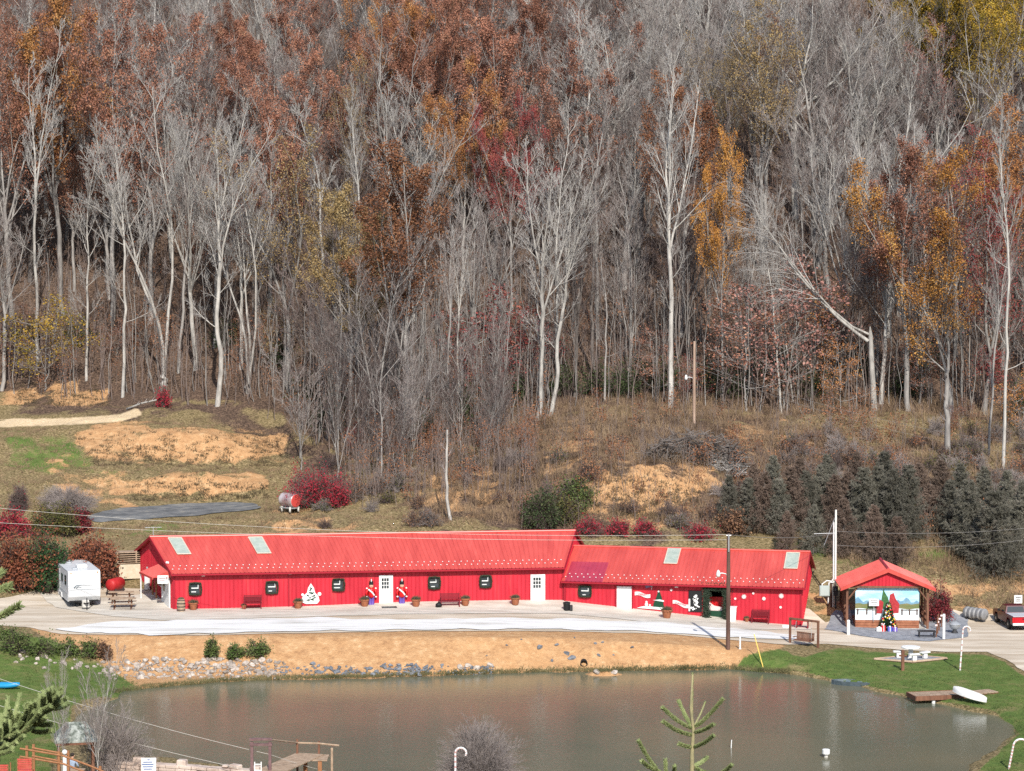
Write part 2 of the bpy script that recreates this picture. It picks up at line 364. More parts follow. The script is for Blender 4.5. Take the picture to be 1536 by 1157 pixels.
def ground_mat():
    m = bpy.data.materials.new('ground_cover'); m.use_nodes = True; n = m.node_tree.nodes; l = m.node_tree.links; b = n['Principled BSDF']
    b.inputs['Roughness'].default_value = .95; b.inputs['Specular IOR Level'].default_value = .1
    geo = n.new('ShaderNodeNewGeometry')
    def noise(s, d=6, r=.65):
        q = n.new('ShaderNodeTexNoise'); q.inputs['Scale'].default_value = s; q.inputs['Detail'].default_value = d; q.inputs['Roughness'].default_value = r
        l.new(geo.outputs['Position'], q.inputs['Vector']); return q.outputs[0]
    def ramp(fac, stops):
        q = n.new('ShaderNodeValToRGB'); e = q.color_ramp.elements
        while len(e) < len(stops): e.new(.5)
        for k, (p, c) in enumerate(stops): e[k].position = p; e[k].color = (*c, 1)
        l.new(fac, q.inputs[0]); return q.outputs[0]
    n_f, n_m, n_c, n_p = noise(5), noise(1.1), noise(14, 4), noise(.42, 5)
    dry = ramp(n_f, [(.32, (.05,.045,.02)), (.44, (.15,.115,.055)), (.56, (.26,.195,.1)), (.68, (.40,.31,.18))])
    green = ramp(n_m, [(.3, (.05,.09,.02)), (.5, (.1,.15,.035)), (.7, (.2,.2,.07))])
    gfine = ramp(n_c, [(.3, (.04,.078,.017)), (.6, (.13,.185,.05))])
    dirt = ramp(n_m, [(.28, (.33,.175,.08)), (.5, (.47,.27,.13)), (.7, (.58,.39,.215))])
    n_d = noise(1.9, 9, .72)
    dirtf = ramp(n_d, [(.34, (.28,.15,.075)), (.45, (.43,.24,.115)), (.56, (.5,.295,.145)), (.7, (.66,.485,.295))])
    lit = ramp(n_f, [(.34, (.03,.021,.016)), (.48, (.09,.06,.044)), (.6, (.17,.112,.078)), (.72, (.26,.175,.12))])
    pale = ramp(n_f, [(.3, (.5,.36,.2)), (.7, (.72,.58,.4))])
    def mixc(f, a, c):
        q = n.new('ShaderNodeMix'); q.data_type = 'RGBA'
        if isinstance(f, float): q.inputs[0].default_value = f
        else: l.new(f, q.inputs[0])
        l.new(a, q.inputs[6]); l.new(c, q.inputs[7]); return q.outputs[2]
    A = n.new('ShaderNodeAttribute'); A.attribute_name = 'cover_a'; S = n.new('ShaderNodeSeparateColor'); l.new(A.outputs['Color'], S.inputs[0])
    B = n.new('ShaderNodeAttribute'); B.attribute_name = 'cover_b'; S2 = n.new('ShaderNodeSeparateColor'); l.new(B.outputs['Color'], S2.inputs[0])
    def edge(v, ns, amp=.9, w=.12):
        a1 = n.new('ShaderNodeMath'); a1.operation = 'MULTIPLY_ADD'; l.new(ns, a1.inputs[0]); a1.inputs[1].default_value = amp; l.new(v, a1.inputs[2])
        q = n.new('ShaderNodeMapRange'); q.interpolation_type = 'SMOOTHSTEP'; q.inputs['From Min'].default_value = .5+amp*.5-w; q.inputs['From Max'].default_value = .5+amp*.5+w
        l.new(a1.outputs[0], q.inputs[0]); return q.outputs[0]
    c = dry
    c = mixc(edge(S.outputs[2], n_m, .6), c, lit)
    straw = ramp(n_f, [(.3, (.12,.1,.04)), (.7, (.3,.25,.12))]); patch = ramp(n_p, [(.54, (0,0,0)), (.7, (1,1,1))])
    c = mixc(edge(S.outputs[1], n_m, .5), c, mixc(patch, mixc(.5, green, gfine), straw))
    c = mixc(edge(S.outputs[0], n_f, .95, .16), c, mixc(.7, dirt, dirtf))
    c = mixc(edge(S2.outputs[0], n_m, .5), c, pale)
    l.new(c, b.inputs['Base Color'])
    bp = n.new('ShaderNodeBump'); bp.inputs['Strength'].default_value = .8; bp.inputs['Distance'].default_value = .15
    l.new(n_f, bp.inputs['Height']); l.new(bp.outputs[0], b.inputs['Normal'])
    return m
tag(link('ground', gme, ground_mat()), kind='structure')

def drape(name, poly_px, mat, lift, step=.7, wob=.15, seed=1, zfix=None):
    pts = [tuple(G(a, b).xy) if zfix is None else on_z(a, b, zfix) for a, b in poly_px]
    bd = densify(pts, .5, wob, seed); n = len(bd)
    xs = [p[0] for p in bd]; ys = [p[1] for p in bd]
    gxx, gyy = np.meshgrid(np.arange(min(xs), max(xs), step), np.arange(min(ys), max(ys), step)); gxx = gxx.ravel(); gyy = gyy.ravel()
    k = in_poly(gxx, gyy, bd); gxx, gyy = gxx[k], gyy[k]; k = poly_dist(gxx, gyy, bd) > .25; gxx, gyy = gxx[k], gyy[k]
    vv = [Vector(p) for p in bd]+[Vector((a, c)) for a, c in zip(gxx, gyy)]
    V2, _, Fc, *_r = delaunay_2d_cdt(vv, [(i, (i+1) % n) for i in range(n)], [list(range(n))], 1, 1e-4)
    V2 = np.array([(v.x, v.y) for v in V2]); z = terrain(V2[:, 0], V2[:, 1])+lift if zfix is None else np.full(len(V2), zfix)
    Fc = np.array([f for f in Fc if len(f) == 3])
    me = np_mesh(name, np.column_stack([V2, z]), None, Fc)
    bm = bmesh.new(); bm.from_mesh(me); bmesh.ops.recalc_face_normals(bm, faces=bm.faces)
    if sum(f.normal.z for f in bm.faces) < 0: bmesh.ops.reverse_faces(bm, faces=bm.faces)
    bm.to_mesh(me); bm.free()
    return tag(link(name, me, mat), kind='structure')
m_gravel = M('tan_gravel', (.40,.32,.23), (.57,.49,.39), scale=.9, c3=(.66,.58,.46), bump=.4, bscale=14, lo=.38, hi=.58, stretch=(.16,1,1), detail=8)
m_grey = M('grey_gravel', (.42,.375,.31), (.6,.55,.475), scale=1.3, bump=.4, bscale=18, lo=.36, hi=.62, stretch=(.3,1,1), detail=8)
m_white = M('white_limestone', (.42,.395,.35), (.67,.655,.63), scale=1.1, bump=.3, bscale=15, stretch=(.14,1,1), lo=.33, hi=.5, detail=8, rough=.9)
m_asph = M('worn_asphalt', (.085,.088,.09), (.17,.17,.168), scale=.9, c3=(.27,.25,.21), lo=.36, hi=.56, detail=8, bump=.3, bscale=10)
m_blueg = M('slate_gravel', (.17,.18,.2), (.3,.31,.335), scale=2.5, bump=.5, bscale=20)
drape('gravel_yard', [(-60,936),(40,941),(95,952),(300,954),(600,948),(850,948),(1000,952),(1090,960),(1180,968),(1240,966),(1300,972),(1420,979),(1480,979),(1512,992),(1580,1036),(1640,1000),(1640,916),(1536,918),(1465,925),(1425,914),(1380,930),(1300,922),(1240,936),(1215,915),(1080,905),(850,885),(640,880),(260,890),(200,884),(150,880),(60,884),(20,896),(-60,905)], m_gravel, .03)
drape('gravel_apron', [(60,890),(130,898),(180,896),(240,890),(440,890),(640,890),(850,890),(940,905),(1050,915),(1207,925),(1216,946),(1050,944),(940,931),(850,922),(640,922),(440,927),(250,932),(170,926),(80,912)], m_grey, .055, seed=4)
drape('limestone_strip', [(85,946),(140,936),(300,931),(470,928),(600,931),(850,930),(1000,936),(1100,945),(1195,955),(1190,961),(1100,958),(1000,950),(850,946),(600,946),(300,952),(160,953)], m_white, .08, seed=6, wob=.5)
drape('gravel_court', [(1236,945),(1252,918),(1300,915),(1400,925),(1425,915),(1450,930),(1450,957),(1395,963),(1330,961),(1290,955)], m_blueg, .06, seed=8)
drape('asphalt_pad', [(125,777),(180,763),(300,756),(380,755),(392,762),(300,774),(240,778),(140,784)], m_asph, .06, seed=9)
# pond
m_water = bpy.data.materials.new('pond_water'); m_water.use_nodes = True
n = m_water.node_tree.nodes; l = m_water.node_tree.links; b = n['Principled BSDF']
b.inputs['Base Color'].default_value = (.085,.07,.042,1); b.inputs['Roughness'].default_value = .09; b.inputs['IOR'].default_value = 1.33
g = n.new('ShaderNodeNewGeometry'); mp = n.new('ShaderNodeMapping'); mp.inputs['Scale'].default_value = (1.2, 2.2, 1); l.new(g.outputs['Position'], mp.inputs[0])
q = n.new('ShaderNodeTexNoise'); q.inputs['Scale'].default_value = 2.6; q.inputs['Detail'].default_value = 4; l.new(mp.outputs[0], q.inputs['Vector'])
q2 = n.new('ShaderNodeTexNoise'); q2.inputs['Scale'].default_value = .09; q2.inputs['Detail'].default_value = 2; l.new(g.outputs['Position'], q2.inputs['Vector'])
cr = n.new('ShaderNodeValToRGB'); cr.color_ramp.elements[0].position = .35; cr.color_ramp.elements[1].position = .65
cr.color_ramp.elements[0].color = (.105,.115,.08,1); cr.color_ramp.elements[1].color = (.145,.135,.088,1); l.new(q2.outputs[0], cr.inputs[0]); l.new(cr.outputs[0], b.inputs['Base Color'])
bp = n.new('ShaderNodeBump'); bp.inputs['Strength'].default_value = .13; bp.inputs['Distance'].default_value = .1; l.new(q.outputs[0], bp.inputs['Height']); l.new(bp.outputs[0], b.inputs['Normal'])
pw = [(x, y) for x, y in POND]; cx0 = sum(p[0] for p in pw)/len(pw); cy0 = sum(p[1] for p in pw)/len(pw)
mb = MB(); ex = [(x+(x-cx0)*.012, y+(y-cy0)*.03) for x, y in pw]
mb.add([(x, y, ZW) for x, y in ex], [list(range(len(ex)))])
tag(mb.build('pond', m_water), kind='structure')
# ------------------------------------------------------------------ trees
BARK = {'pale': M('pale_bark', (.25,.235,.215), (.47,.445,.405), scale=2.2, stretch=(1,1,.35), rand=.12, bump=.3),
        'grey': M('grey_bark', (.17,.155,.145), (.33,.31,.285), scale=2, stretch=(1,1,.35), rand=.18, bump=.3),
        'dark': M('dark_bark', (.085,.072,.063), (.19,.165,.15), scale=2, stretch=(1,1,.35), rand=.2, bump=.3)}
TWIG = {'pale': M('pale_twigs', (.34,.32,.30), rand=.12), 'grey': M('grey_twigs', (.26,.222,.205), rand=.3), 'haze': M('thicket_twigs', (.205,.16,.14)),
        'dark': M('brown_twigs', (.135,.10,.09), rand=.3)}
def LM(name, a, b_, c, s=.55): return M(name, a, b_, c3=c, scale=s, detail=6, rough=.7, rand=.2, lo=.38, hi=.56, spec=.15)
LEAF = {'rust': LM('rust_leaves', (.13,.056,.038), (.31,.14,.09), (.41,.235,.145)),
        'orange': LM('orange_leaves', (.22,.085,.035), (.41,.185,.065), (.47,.29,.11)),
        'amber': LM('amber_leaves', (.24,.10,.025), (.43,.205,.05), (.48,.3,.1)),
        'red': LM('red_leaves', (.13,.03,.028), (.27,.06,.055), (.31,.12,.08)),
        'gold': LM('gold_leaves', (.12,.11,.02), (.36,.22,.028), (.38,.28,.05)),
        'yellow': LM('yellow_olive_leaves', (.16,.11,.05), (.29,.2,.085), (.34,.27,.14)),
        'pink': LM('dusty_pink_leaves', (.2,.09,.075), (.32,.16,.13), (.36,.22,.17)),
        'brown': LM('brown_leaves', (.13,.055,.03), (.25,.11,.055), (.32,.18,.09))}
def tree_proto(seed, H, clear, nlead, spread, nl=10, limb=.42, limbang=.58, up=.6, leaf=0, leafsize=.17, rb=.25, n2=7, n3=6, n4=4, low=0, lspread=.24, crown_t=.0):
    rs = np.random.RandomState(seed)
    hf = H*clear; K = 10
    zt = np.linspace(0, 1, K)[:, None]
    wob = np.cumsum(rs.randn(K, 2)*.1*H/25, axis=0); wob -= wob[0]
    tr = np.column_stack([wob*np.array([1, 1]), zt*hf])[None]
    rt = (rb*(1-.35*zt[:, 0])+.12*rb*np.exp(-zt[:, 0]*14))[None]
    lead = []; lr = []
    for k in range(nlead):
        az = k*6.283/max(nlead, 1)+rs.rand()*1.2; an = spread*rs.uniform(.65, 1.2) if nlead > 1 and k else rs.uniform(0, .08)
        d = np.array([math.cos(az)*math.sin(an), math.sin(az)*math.sin(an), math.cos(an)]); p = tr[0, -1].copy() if k == 0 or clear < .15 else tr[0, int(K-1-min(3, k))].copy()
        pts = [p.copy()]; tot = (H-p[2])*(rs.uniform(.74, .9) if k else 1)
        for i in range(K-1):
            d = d+np.array([0, 0, .07])+rs.randn(3)*.08; d /= np.linalg.norm(d); p = p+d*tot/(K-1)/max(d[2], .8); pts.append(p.copy())
        lead.append(pts); r0 = rb*(.65 if nlead == 1 else .62-.04*nlead); lr.append(r0*np.linspace(1, .16, K))
    LP = np.array(lead); LR = np.array(lr)
    A, Ar = grow(rs, LP, LR, nl, crown_t, .97, limbang, limb, up, 6, .6, .032, taper=.35, crook=.1)
    if low:
        A2, A2r = grow(rs, tr, rt, low, .45, .98, 1.0, .3, .5, 6, .28, .02); A = np.concatenate([A, A2]); Ar = np.concatenate([Ar, A2r])
    B_, Br = grow(rs, A, Ar, n2, .2, 1, .58, .48, .4, 4, .6, .016, absl=None)
    C_, Cr = grow(rs, B_, Br, n3, .15, 1, .56, .5, .32, 3, .65, .0115)
    trunk = join([tubes(tr, rt, 8), tubes(LP, LR, 6), tubes(A, Ar, 4)])
    cr = [tubes(B_, Br, 3), tubes(C_, Cr, 3)]
    if n4:
        D_, Dr = grow(rs, C_, Cr, n4, .2, 1, .5, .55, .15, 2, .7, .0095); cr.append(tubes(D_, Dr, 3))
    tw = join(cr); me_t = np_mesh('trunk', *trunk)
    if not leaf: return dict(H=H, trunk=me_t, crown=np_mesh('crown', *tw), leafy=False)
    pts = np.concatenate([C_[:, -1], C_[:, 1], B_[:, -1]])
    lv = leaves(rs, pts, leaf, lspread, leafsize)
    V, Q = join([tw, lv]); mi = np.concatenate([np.zeros(len(tw[1])), np.ones(len(lv[1]))]).astype(np.int32)
    return dict(H=H, trunk=me_t, crown=np_mesh('crown', V, Q, mat_idx=mi), leafy=True)
PR = {}
def P(k, *a, **kw): PR[k] = tree_proto(*a, **kw)
# bare forms: fork = forked into ascending leaders, fan = wide fan crown, slim = slender pole, multi = several stems from the base
P('fork1', 11, 27, .5, 4, .2, nl=9, limb=.36, low=4); P('fork2', 12, 28, .56, 3, .2, nl=11, limb=.36, low=5); P('fork3', 13, 26, .44, 5, .24, nl=8, limb=.36)
P('fan1', 14, 24, .42, 6, .42, nl=7, limb=.42); P('fan2', 15, 25, .38, 7, .36, nl=6, limb=.4); P('fan3', 16, 23, .48, 4, .5, nl=8, limb=.45)
P('slim1', 17, 25, .6, 1, 0, nl=15, limb=.34, rb=.18, low=5); P('slim2', 18, 22, .5, 1, 0, nl=15, limb=.34, rb=.15, low=7); P('slim3', 19, 26, .55, 2, .14, nl=9, limb=.36, rb=.15, low=5)
P('multi1', 20, 27, .04, 3, .13, nl=10, limb=.26, rb=.3, crown_t=.42, n3=7); P('multi2', 21, 23, .04, 2, .14, nl=16, limb=.34, rb=.2, crown_t=.3); P('multi3', 22, 24, .05, 5, .2, nl=8, limb=.3, rb=.25, crown_t=.35)
P('small1', 23, 14, .12, 3, .3, nl=10, limb=.4, rb=.1, crown_t=.15, n4=3); P('small2', 24, 12, .2, 2, .25, nl=13, limb=.42, rb=.08, n4=3)
# leafy forms
P('dome1', 31, 24, .45, 4, .5, nl=8, limb=.45, leaf=24000, n3=5, n4=0); P('dome2', 32, 25, .42, 5, .42, nl=7, limb=.45, leaf=26000, n3=5, n4=0)
P('dome3', 33, 23, .4, 3, .5, nl=9, limb=.5, leaf=23000, n3=5, n4=0); P('thin1', 34, 24, .4, 3, .35, nl=9, leaf=5600, n4=3); P('thin2', 35, 25, .45, 2, .3, nl=11, leaf=5000, n4=3)
P('tall1', 36, 24, .25, 2, .16, nl=14, limb=.3, leaf=10000, n4=0, lspread=.4, low=5); P('tall2', 37, 22, .15, 1, 0, nl=26, limb=.28, leaf=9000, n4=0, lspread=.4)
P('tall3', 41, 24, .2, 2, .2, nl=13, limb=.3, leaf=18000, n4=0, lspread=.3); P('under1', 38, 8, .2, 2, .35, nl=10, limb=.5, limbang=1.1, up=.1, rb=.06, leaf=2600, leafsize=.15, n3=4, n4=0, lspread=.3)
P('under2', 39, 9, .15, 1, 0, nl=15, limb=.45, limbang=1.2, up=.1, rb=.06, leaf=2300, leafsize=.15, n3=4, n4=0, lspread=.3)
TREE_N = {'n': 0}
def put_tree(key, x, y, H, bark='grey', twig=None, leaf=None, w=1.0, rz=None, lean=(0, 0), label='', group=None, z=None, name=None):
    p = PR[key]; s = H/p['H']; zz = tz(x, y)-.15 if z is None else z
    nm = name or ('autumn_tree' if p['leafy'] else 'bare_tree')
    o = thing(nm, label, 'tree', (x, y, zz), random.uniform(0, 6.28) if rz is None else rz, group)
    o.rotation_euler[0], o.rotation_euler[1] = lean; o.scale = (s*w, s*w, s)
    for part, m_list in (('trunk', [BARK[bark]]), ('crown', [TWIG[twig or bark]]+([LEAF[leaf]] if p['leafy'] else []))):
        c = bpy.data.objects.new(part, p[part]); COL.objects.link(c); c.parent = o
        if not len(p[part].materials):
            for m in m_list: p[part].materials.append(m)
        for i, m in enumerate(m_list): c.material_slots[i].link = 'OBJECT'; c.material_slots[i].material = m
    TREE_N['n'] += 1
    return o
PLACED = []
def hero(key, px, y, top, bark='grey', leaf=None, w=1.0, rz=0, lean=(0, 0), label='', group=None, base=None, twig=None, name=None):
    p = at(px, 600, y); z = tz(p.x, y); H = max(zrow(top, y)-z, 3) if base is None else base
    PLACED.append((p.x, y)); return put_tree(key, p.x, y, H, bark, twig, leaf, w, rz, lean, label, group, name=name)
# ---- trees one can tell apart, left to right
hero('slim3', 58, 246, 60, 'pale', label='tall pale trunk with forked top at the left of the wood above the dirt track')
hero('slim2', 130, 242, 215, 'pale', w=.9, label='slim straight pale tree at the wood edge behind the bare dirt scar')
hero('slim1', 184, 236, 190, 'pale', w=.85, label='thin pale tree standing alone at the end of the dirt track')
hero('multi1', 245, 239, 130, 'pale', w=1.15, rz=.4, label='big white-barked tree of several stems above the small scarlet bush', twig='pale')
hero('slim3', 268, 241, 165, 'grey', w=1.1, lean=(0, .09), label='dark leaning trunk just right of the big white multi-stemmed tree')
hero('fan1', 294, 241, 140, 'pale', w=.85, rz=.8, twig='pale', label='pale round-crowned tree between the white multi-stemmed tree and the white forked tree')
hero('fork2', 326, 231, 165, 'pale', w=1.0, rz=1.2, twig='pale', label='stout white trunk with forked crown at the corner of the upper dirt cut')
hero('fan3', 362, 240, 205, 'pale', w=.85, rz=2, twig='pale', label='pale grey tree with a bent limb right of the white forked tree')
hero('fan3', 392, 243, 260, 'grey', w=1.1, rz=.5, label='grey spreading tree whose long bare limb reaches right over yellow leaves')
hero('slim1', 536, 238, 130, 'pale', w=.75, label='very thin white trunk in front of olive-yellow leaves left of the middle')
hero('multi2', 563, 209, 362, 'grey', w=1.25, rz=.3, label='grey twin-stemmed tree with round twiggy crown nearest the red bush', twig='grey')
hero('fan1', 622, 244, 120, 'pale', w=1.05, rz=.9, label='wide grey fan-crowned tree between yellow and orange leaves near the middle', twig='pale')
hero('multi3', 500, 215, 420, 'dark', w=.9, label='brown many-stemmed tree at the left edge of the brushy gully')
hero('slim3', 688, 222, 330, 'pale', w=1.0, label='pale thin tree with short side twigs at the middle of the wood edge')
hero('slim2', 738, 219, 420, 'grey', w=1.1, lean=(0, .05), label='slender grey tree leaning right in front of dark red understory leaves')
hero('fork1', 806, 220, 205, 'pale', w=1.05, rz=2.2, twig='pale', label='large pale trunk with broad crown on the knoll right of the middle')
hero('fork2', 826, 221, 250, 'pale', w=1.05, lean=(0, .12), rz=.7, label='grey trunk leaning right beside the large pale tree on the knoll')
hero('fork2', 1006, 222, 75, 'pale', w=.85, rz=2.8, twig='pale', label='tall white trunk behind the thin lamp pole, its crown high above')
hero('slim1', 1172, 222, 300, 'pale', w=.8, lean=(0, -.1), label='spotted pale trunk leaning left beneath the broken tree')
hero('slim3', 1190, 226, 330, 'pale', w=.8, lean=(0, -.12), label='second pale trunk leaning left, nearer the broken tree')
hero('fan1', 1265, 232, 190, 'pale', w=.95, rz=2.1, twig='pale', label='white tree with an even open fan crown right of the broken tree')
hero('fork3', 1322, 224, 200, 'pale', w=.9, rz=.2, label='pale tree forking low into two stems behind the broken stump')
hero('tall3', 1425, 219, 240, 'grey', 'amber', w=1.0, label='tall golden-orange maple hanging over the dark broken trunk at right')
hero('tall1', 1478, 224, 240, 'grey', 'red', w=1.1, rz=2, label='red-leaved maple just right of the golden-orange maple')
hero('slim1', 1506, 204, 170, 'pale', w=.7, label='tall thin white trunk rising behind the spruces at far right')
hero('slim3', 1484, 208, 300, 'grey', w=.9, lean=(0, .05), label='grey tree leaning beside the thin white trunk at far right')
hero('dome3', 1085, 226, 222, 'grey', 'amber', w=.55, label='orange and gold tree left of the broken tree, above the lamp pole')
hero('dome1', 768, 246, 165, 'grey', 'red', w=.7, label='crimson crown standing out near the middle of the wood')
hero('dome2', 692, 249, 120, 'grey', 'orange', w=.85, label='orange-gold crown left of the crimson one')
hero('thin1', 655, 243, 280, 'dark', 'brown', w=.8, rz=1, label='dull brown crown below the orange-gold one')
hero('dome1', 440, 258, 82, 'grey', 'rust', w=.85, label='rust-orange dome-shaped oak crown in the upper left of the wood')
hero('dome2', 690, 266, 45, 'grey', 'rust', w=.95, label='broad rust-red dome-shaped oak crown at the upper middle')
hero('dome3', 95, 256, 10, 'grey', 'orange', w=.9, label='orange oak crown in the top left part of the wood')
hero('dome1', 170, 254, 30, 'grey', 'rust', w=.85, rz=2, label='rust oak crown right of the orange one at top left')
hero('dome2', 20, 254, 20, 'grey', 'rust', w=.85, rz=3, label='rust oak crown at the left picture edge near the top')
hero('dome2', 570, 268, -25, 'grey', 'orange', w=.75, rz=3, label='orange crown at the top left of the middle')
hero('dome3', 1410, 275, -70, 'grey', 'gold', w=1.0, label='gold-green crown at top right, left of its twin')
hero('dome1', 1510, 273, -60, 'grey', 'gold', w=1.05, label='gold-green crown filling the top right corner')
hero('thin1', 1092, 258, 68, 'grey', 'yellow', w=.7, label='thin yellow-olive crown among bare trees in the upper right')
hero('thin2', 1405, 262, 40, 'pale', 'pink', w=.85, label='dusty pink crown with white stems below the gold-green crowns')
hero('thin1', 535, 254, 105, 'grey', 'yellow', w=.6, label='sparse yellowish crown left of the wide grey fan-crowned tree')
hero('thin2', 492, 243, 285, 'dark', 'yellow', w=.6, label='low ochre-yellow crown left of the thin white trunk')
hero('fan2', 1300, 268, -30, 'grey', w=1.15, twig='grey', label='grey many-limbed tree spreading at the top right of the wood')
hero('fan2', 1000, 274, -40, 'grey', w=1.1, rz=2, twig='grey', label='grey upswept tree at the top, right of the rust oaks')
# low leafy trees in the understory
for px, y, top, lf, w, lab in ((1120, 221, 440, 'rust', 1.5, 'rusty low beech left of the leaning spotted trunks'), (1175, 224, 400, 'pink', 1.3, 'pinkish low beech among the leaning spotted trunks'),
    (1262, 219, 520, 'orange', 1.3, 'low orange tree right under the broken tree'), (1258, 229, 415, 'orange', 1.2, 'orange sapling below the white fan-crowned tree'),
    (730, 226, 440, 'red', 1.5, 'dark red low tree behind the slender leaning grey tree'), (775, 228, 470, 'red', 1.3, 'dark red low tree beside the large pale trunk'),
    (980, 226, 500, 'rust', 1.4, 'rust low beech left of the tall white trunk'), (68, 240, 452, 'gold', 1.5, 'yellow-green low tree beside the tall pale trunk at left'),
    (25, 246, 460, 'rust', 1.3, 'rust low tree at the left picture edge'), (175, 246, 480, 'rust', 1.3, 'rust low tree behind the thin pale tree at the track end'),
    (215, 245, 470, 'brown', 1.3, 'brown-leaved low tree left of the white multi-stemmed tree'), (375, 240, 470, 'brown', 1.3, 'brown low tree right of the stout white forked trunk'),
    (415, 239, 460, 'yellow', 1.2, 'small ochre tree among thin stems left of the gully'), (1380, 224, 500, 'rust', 1.2, 'rust low tree left of the golden-orange maple'),
    (1440, 214, 640, 'rust', 1.4, 'rusty low tree behind the spruces at right'), (1530, 216, 560, 'orange', 1.4, 'orange low tree at the right picture edge'),
    (1035, 224, 540, 'red', 1.2, 'small red tree behind the thin lamp pole'), (530, 213, 680, 'red', .9, 'small red-leaved tree above the red bush')):
    hero(random.choice(['under1', 'under2']), px, y, top, 'grey', lf, w=w, label=lab, name='understory_tree')
# ---- the rest of the wood
ZONES = [(90,60,160,100,'rust',.22), (300,70,120,90,'rust',.35), (570,40,50,50,'orange',.45), (700,50,140,90,'rust',.45), (850,40,70,70,'rust',.4), (690,200,45,60,'orange',.35),
         (780,230,40,50,'red',.25), (660,300,100,50,'brown',.12), (480,330,100,70,'yellow',.3), (1450,30,110,60,'gold',.95), (1090,110,70,60,'yellow',.5), (1410,110,50,60,'pink',.4),
         (1470,300,90,120,'orange',.25), (1480,330,70,120,'red',.25), (330,190,150,80,'rust',.3), (640,160,200,100,'rust',.25), (200,230,180,90,'rust',.25), (1190,170,60,60,'brown',.3), (380,40,100,60,'rust',.6)]
TXT = {'rust': 'rust', 'orange': 'orange', 'red': 'red', 'yellow': 'olive-yellow', 'gold': 'gold-green', 'pink': 'dusty pink', 'brown': 'brown'}
DOMES = [(440,258),(690,266),(95,256),(170,254),(20,254),(570,268),(692,249),(768,246),(1410,275),(1510,273),(1085,226),(1265,232),(622,244),(294,241),(245,239),(362,240),(1092,258),(1405,262)]
rt = random.Random(21); pts = list(PLACED); tries = 0; cand = []
while tries < 9000 and len(cand) < 300:
    tries += 1
    y = rt.uniform(212, 322); x = rt.uniform(-.24*y-5, .24*y+5); px = 768+F*x/y
    if y < edge_y(min(max(px, 0), 1536))+rt.uniform(0, 6): continue
    if any(abs(px-a) < 46 and b_-26 < y < b_-1 and rt.random() < .88 for a, b_ in DOMES): continue
    dmin = 3.6 if y < 240 else 4.6 if y < 280 else 5.6
    if any((x-a)**2+(y-b_)**2 < dmin**2 for a, b_ in pts[-400:]): continue
    pts.append((x, y)); cand.append((x, y))
cand.sort(key=lambda c: c[1])
far_list = []
for i, (x, y) in enumerate(cand):
    H = rt.uniform(19, 27)*(1-.12*max(0, (y-270)/50)); z = tz(x, y); px, row = to_px(x, y, z+H*.8)
    kind = None
    for cx, cy, rx, ry, k, pr in ZONES:
        if ((px-cx)/rx)**2+((row-cy)/ry)**2 < 1 and rt.random() < pr: kind = k; break
    if kind is None and rt.random() < .06: kind = rt.choice(['rust', 'brown', 'brown'])
    if kind is None:
        key = rt.choice(['fork1', 'fork2', 'fork3', 'fan1', 'fan2', 'fan3', 'slim1', 'slim2', 'slim3', 'slim3', 'multi1', 'multi3', 'slim1']); bk = rt.choice(['pale', 'pale', 'grey', 'grey', 'dark', 'dark'])
        if y > 242: key = rt.choice(['fan1', 'fan2', 'fan3', 'fork3', 'multi3', 'fan1', 'fan2', 'fork1', 'slim3'])
        if y < 232: key = rt.choice(['slim1', 'slim2', 'slim3', 'fork1', 'small1', 'multi2']); H *= rt.uniform(.6, .95)
        put_tree(key, x, y, H, bk, {'pale': 'pale', 'grey': 'grey', 'dark': 'dark'}[bk], w=rt.uniform(.9, 1.15)*(1.25 if y > 242 else 1), label='bare %s tree, one of many alike on the wooded hillside' % {'pale': 'pale-barked', 'grey': 'grey', 'dark': 'brown'}[bk], group='%s bare trees of the hillside wood' % bk)
    else:
        key = rt.choice(['dome1', 'dome2', 'dome3', 'thin1'] if kind in ('rust', 'gold', 'orange') else ['thin1', 'thin2', 'dome3'])
        put_tree(key, x, y, H, 'grey', 'dark', kind, w=rt.uniform(.85, 1.15), label='tree with %s autumn leaves, one of several alike in the wood' % TXT[kind], group='%s-leaved trees of the hillside wood' % TXT[kind])
# nearer thin trees on the brushy slope in the middle and at right
for i in range(26):
    px = rt.uniform(450, 770); y = rt.uniform(200, 216)
    p = at(px, 700, y); put_tree(rt.choice(['small1', 'small2', 'small1', 'slim2']), p.x, y, rt.uniform(6, 12), rt.choice(['grey', 'dark', 'grey']), 'dark' if rt.random() < .5 else 'grey', w=rt.uniform(.8, 1.2), label='small bare tree in the thicket of the gully behind the red barn roof', group='small bare trees in the gully thicket')
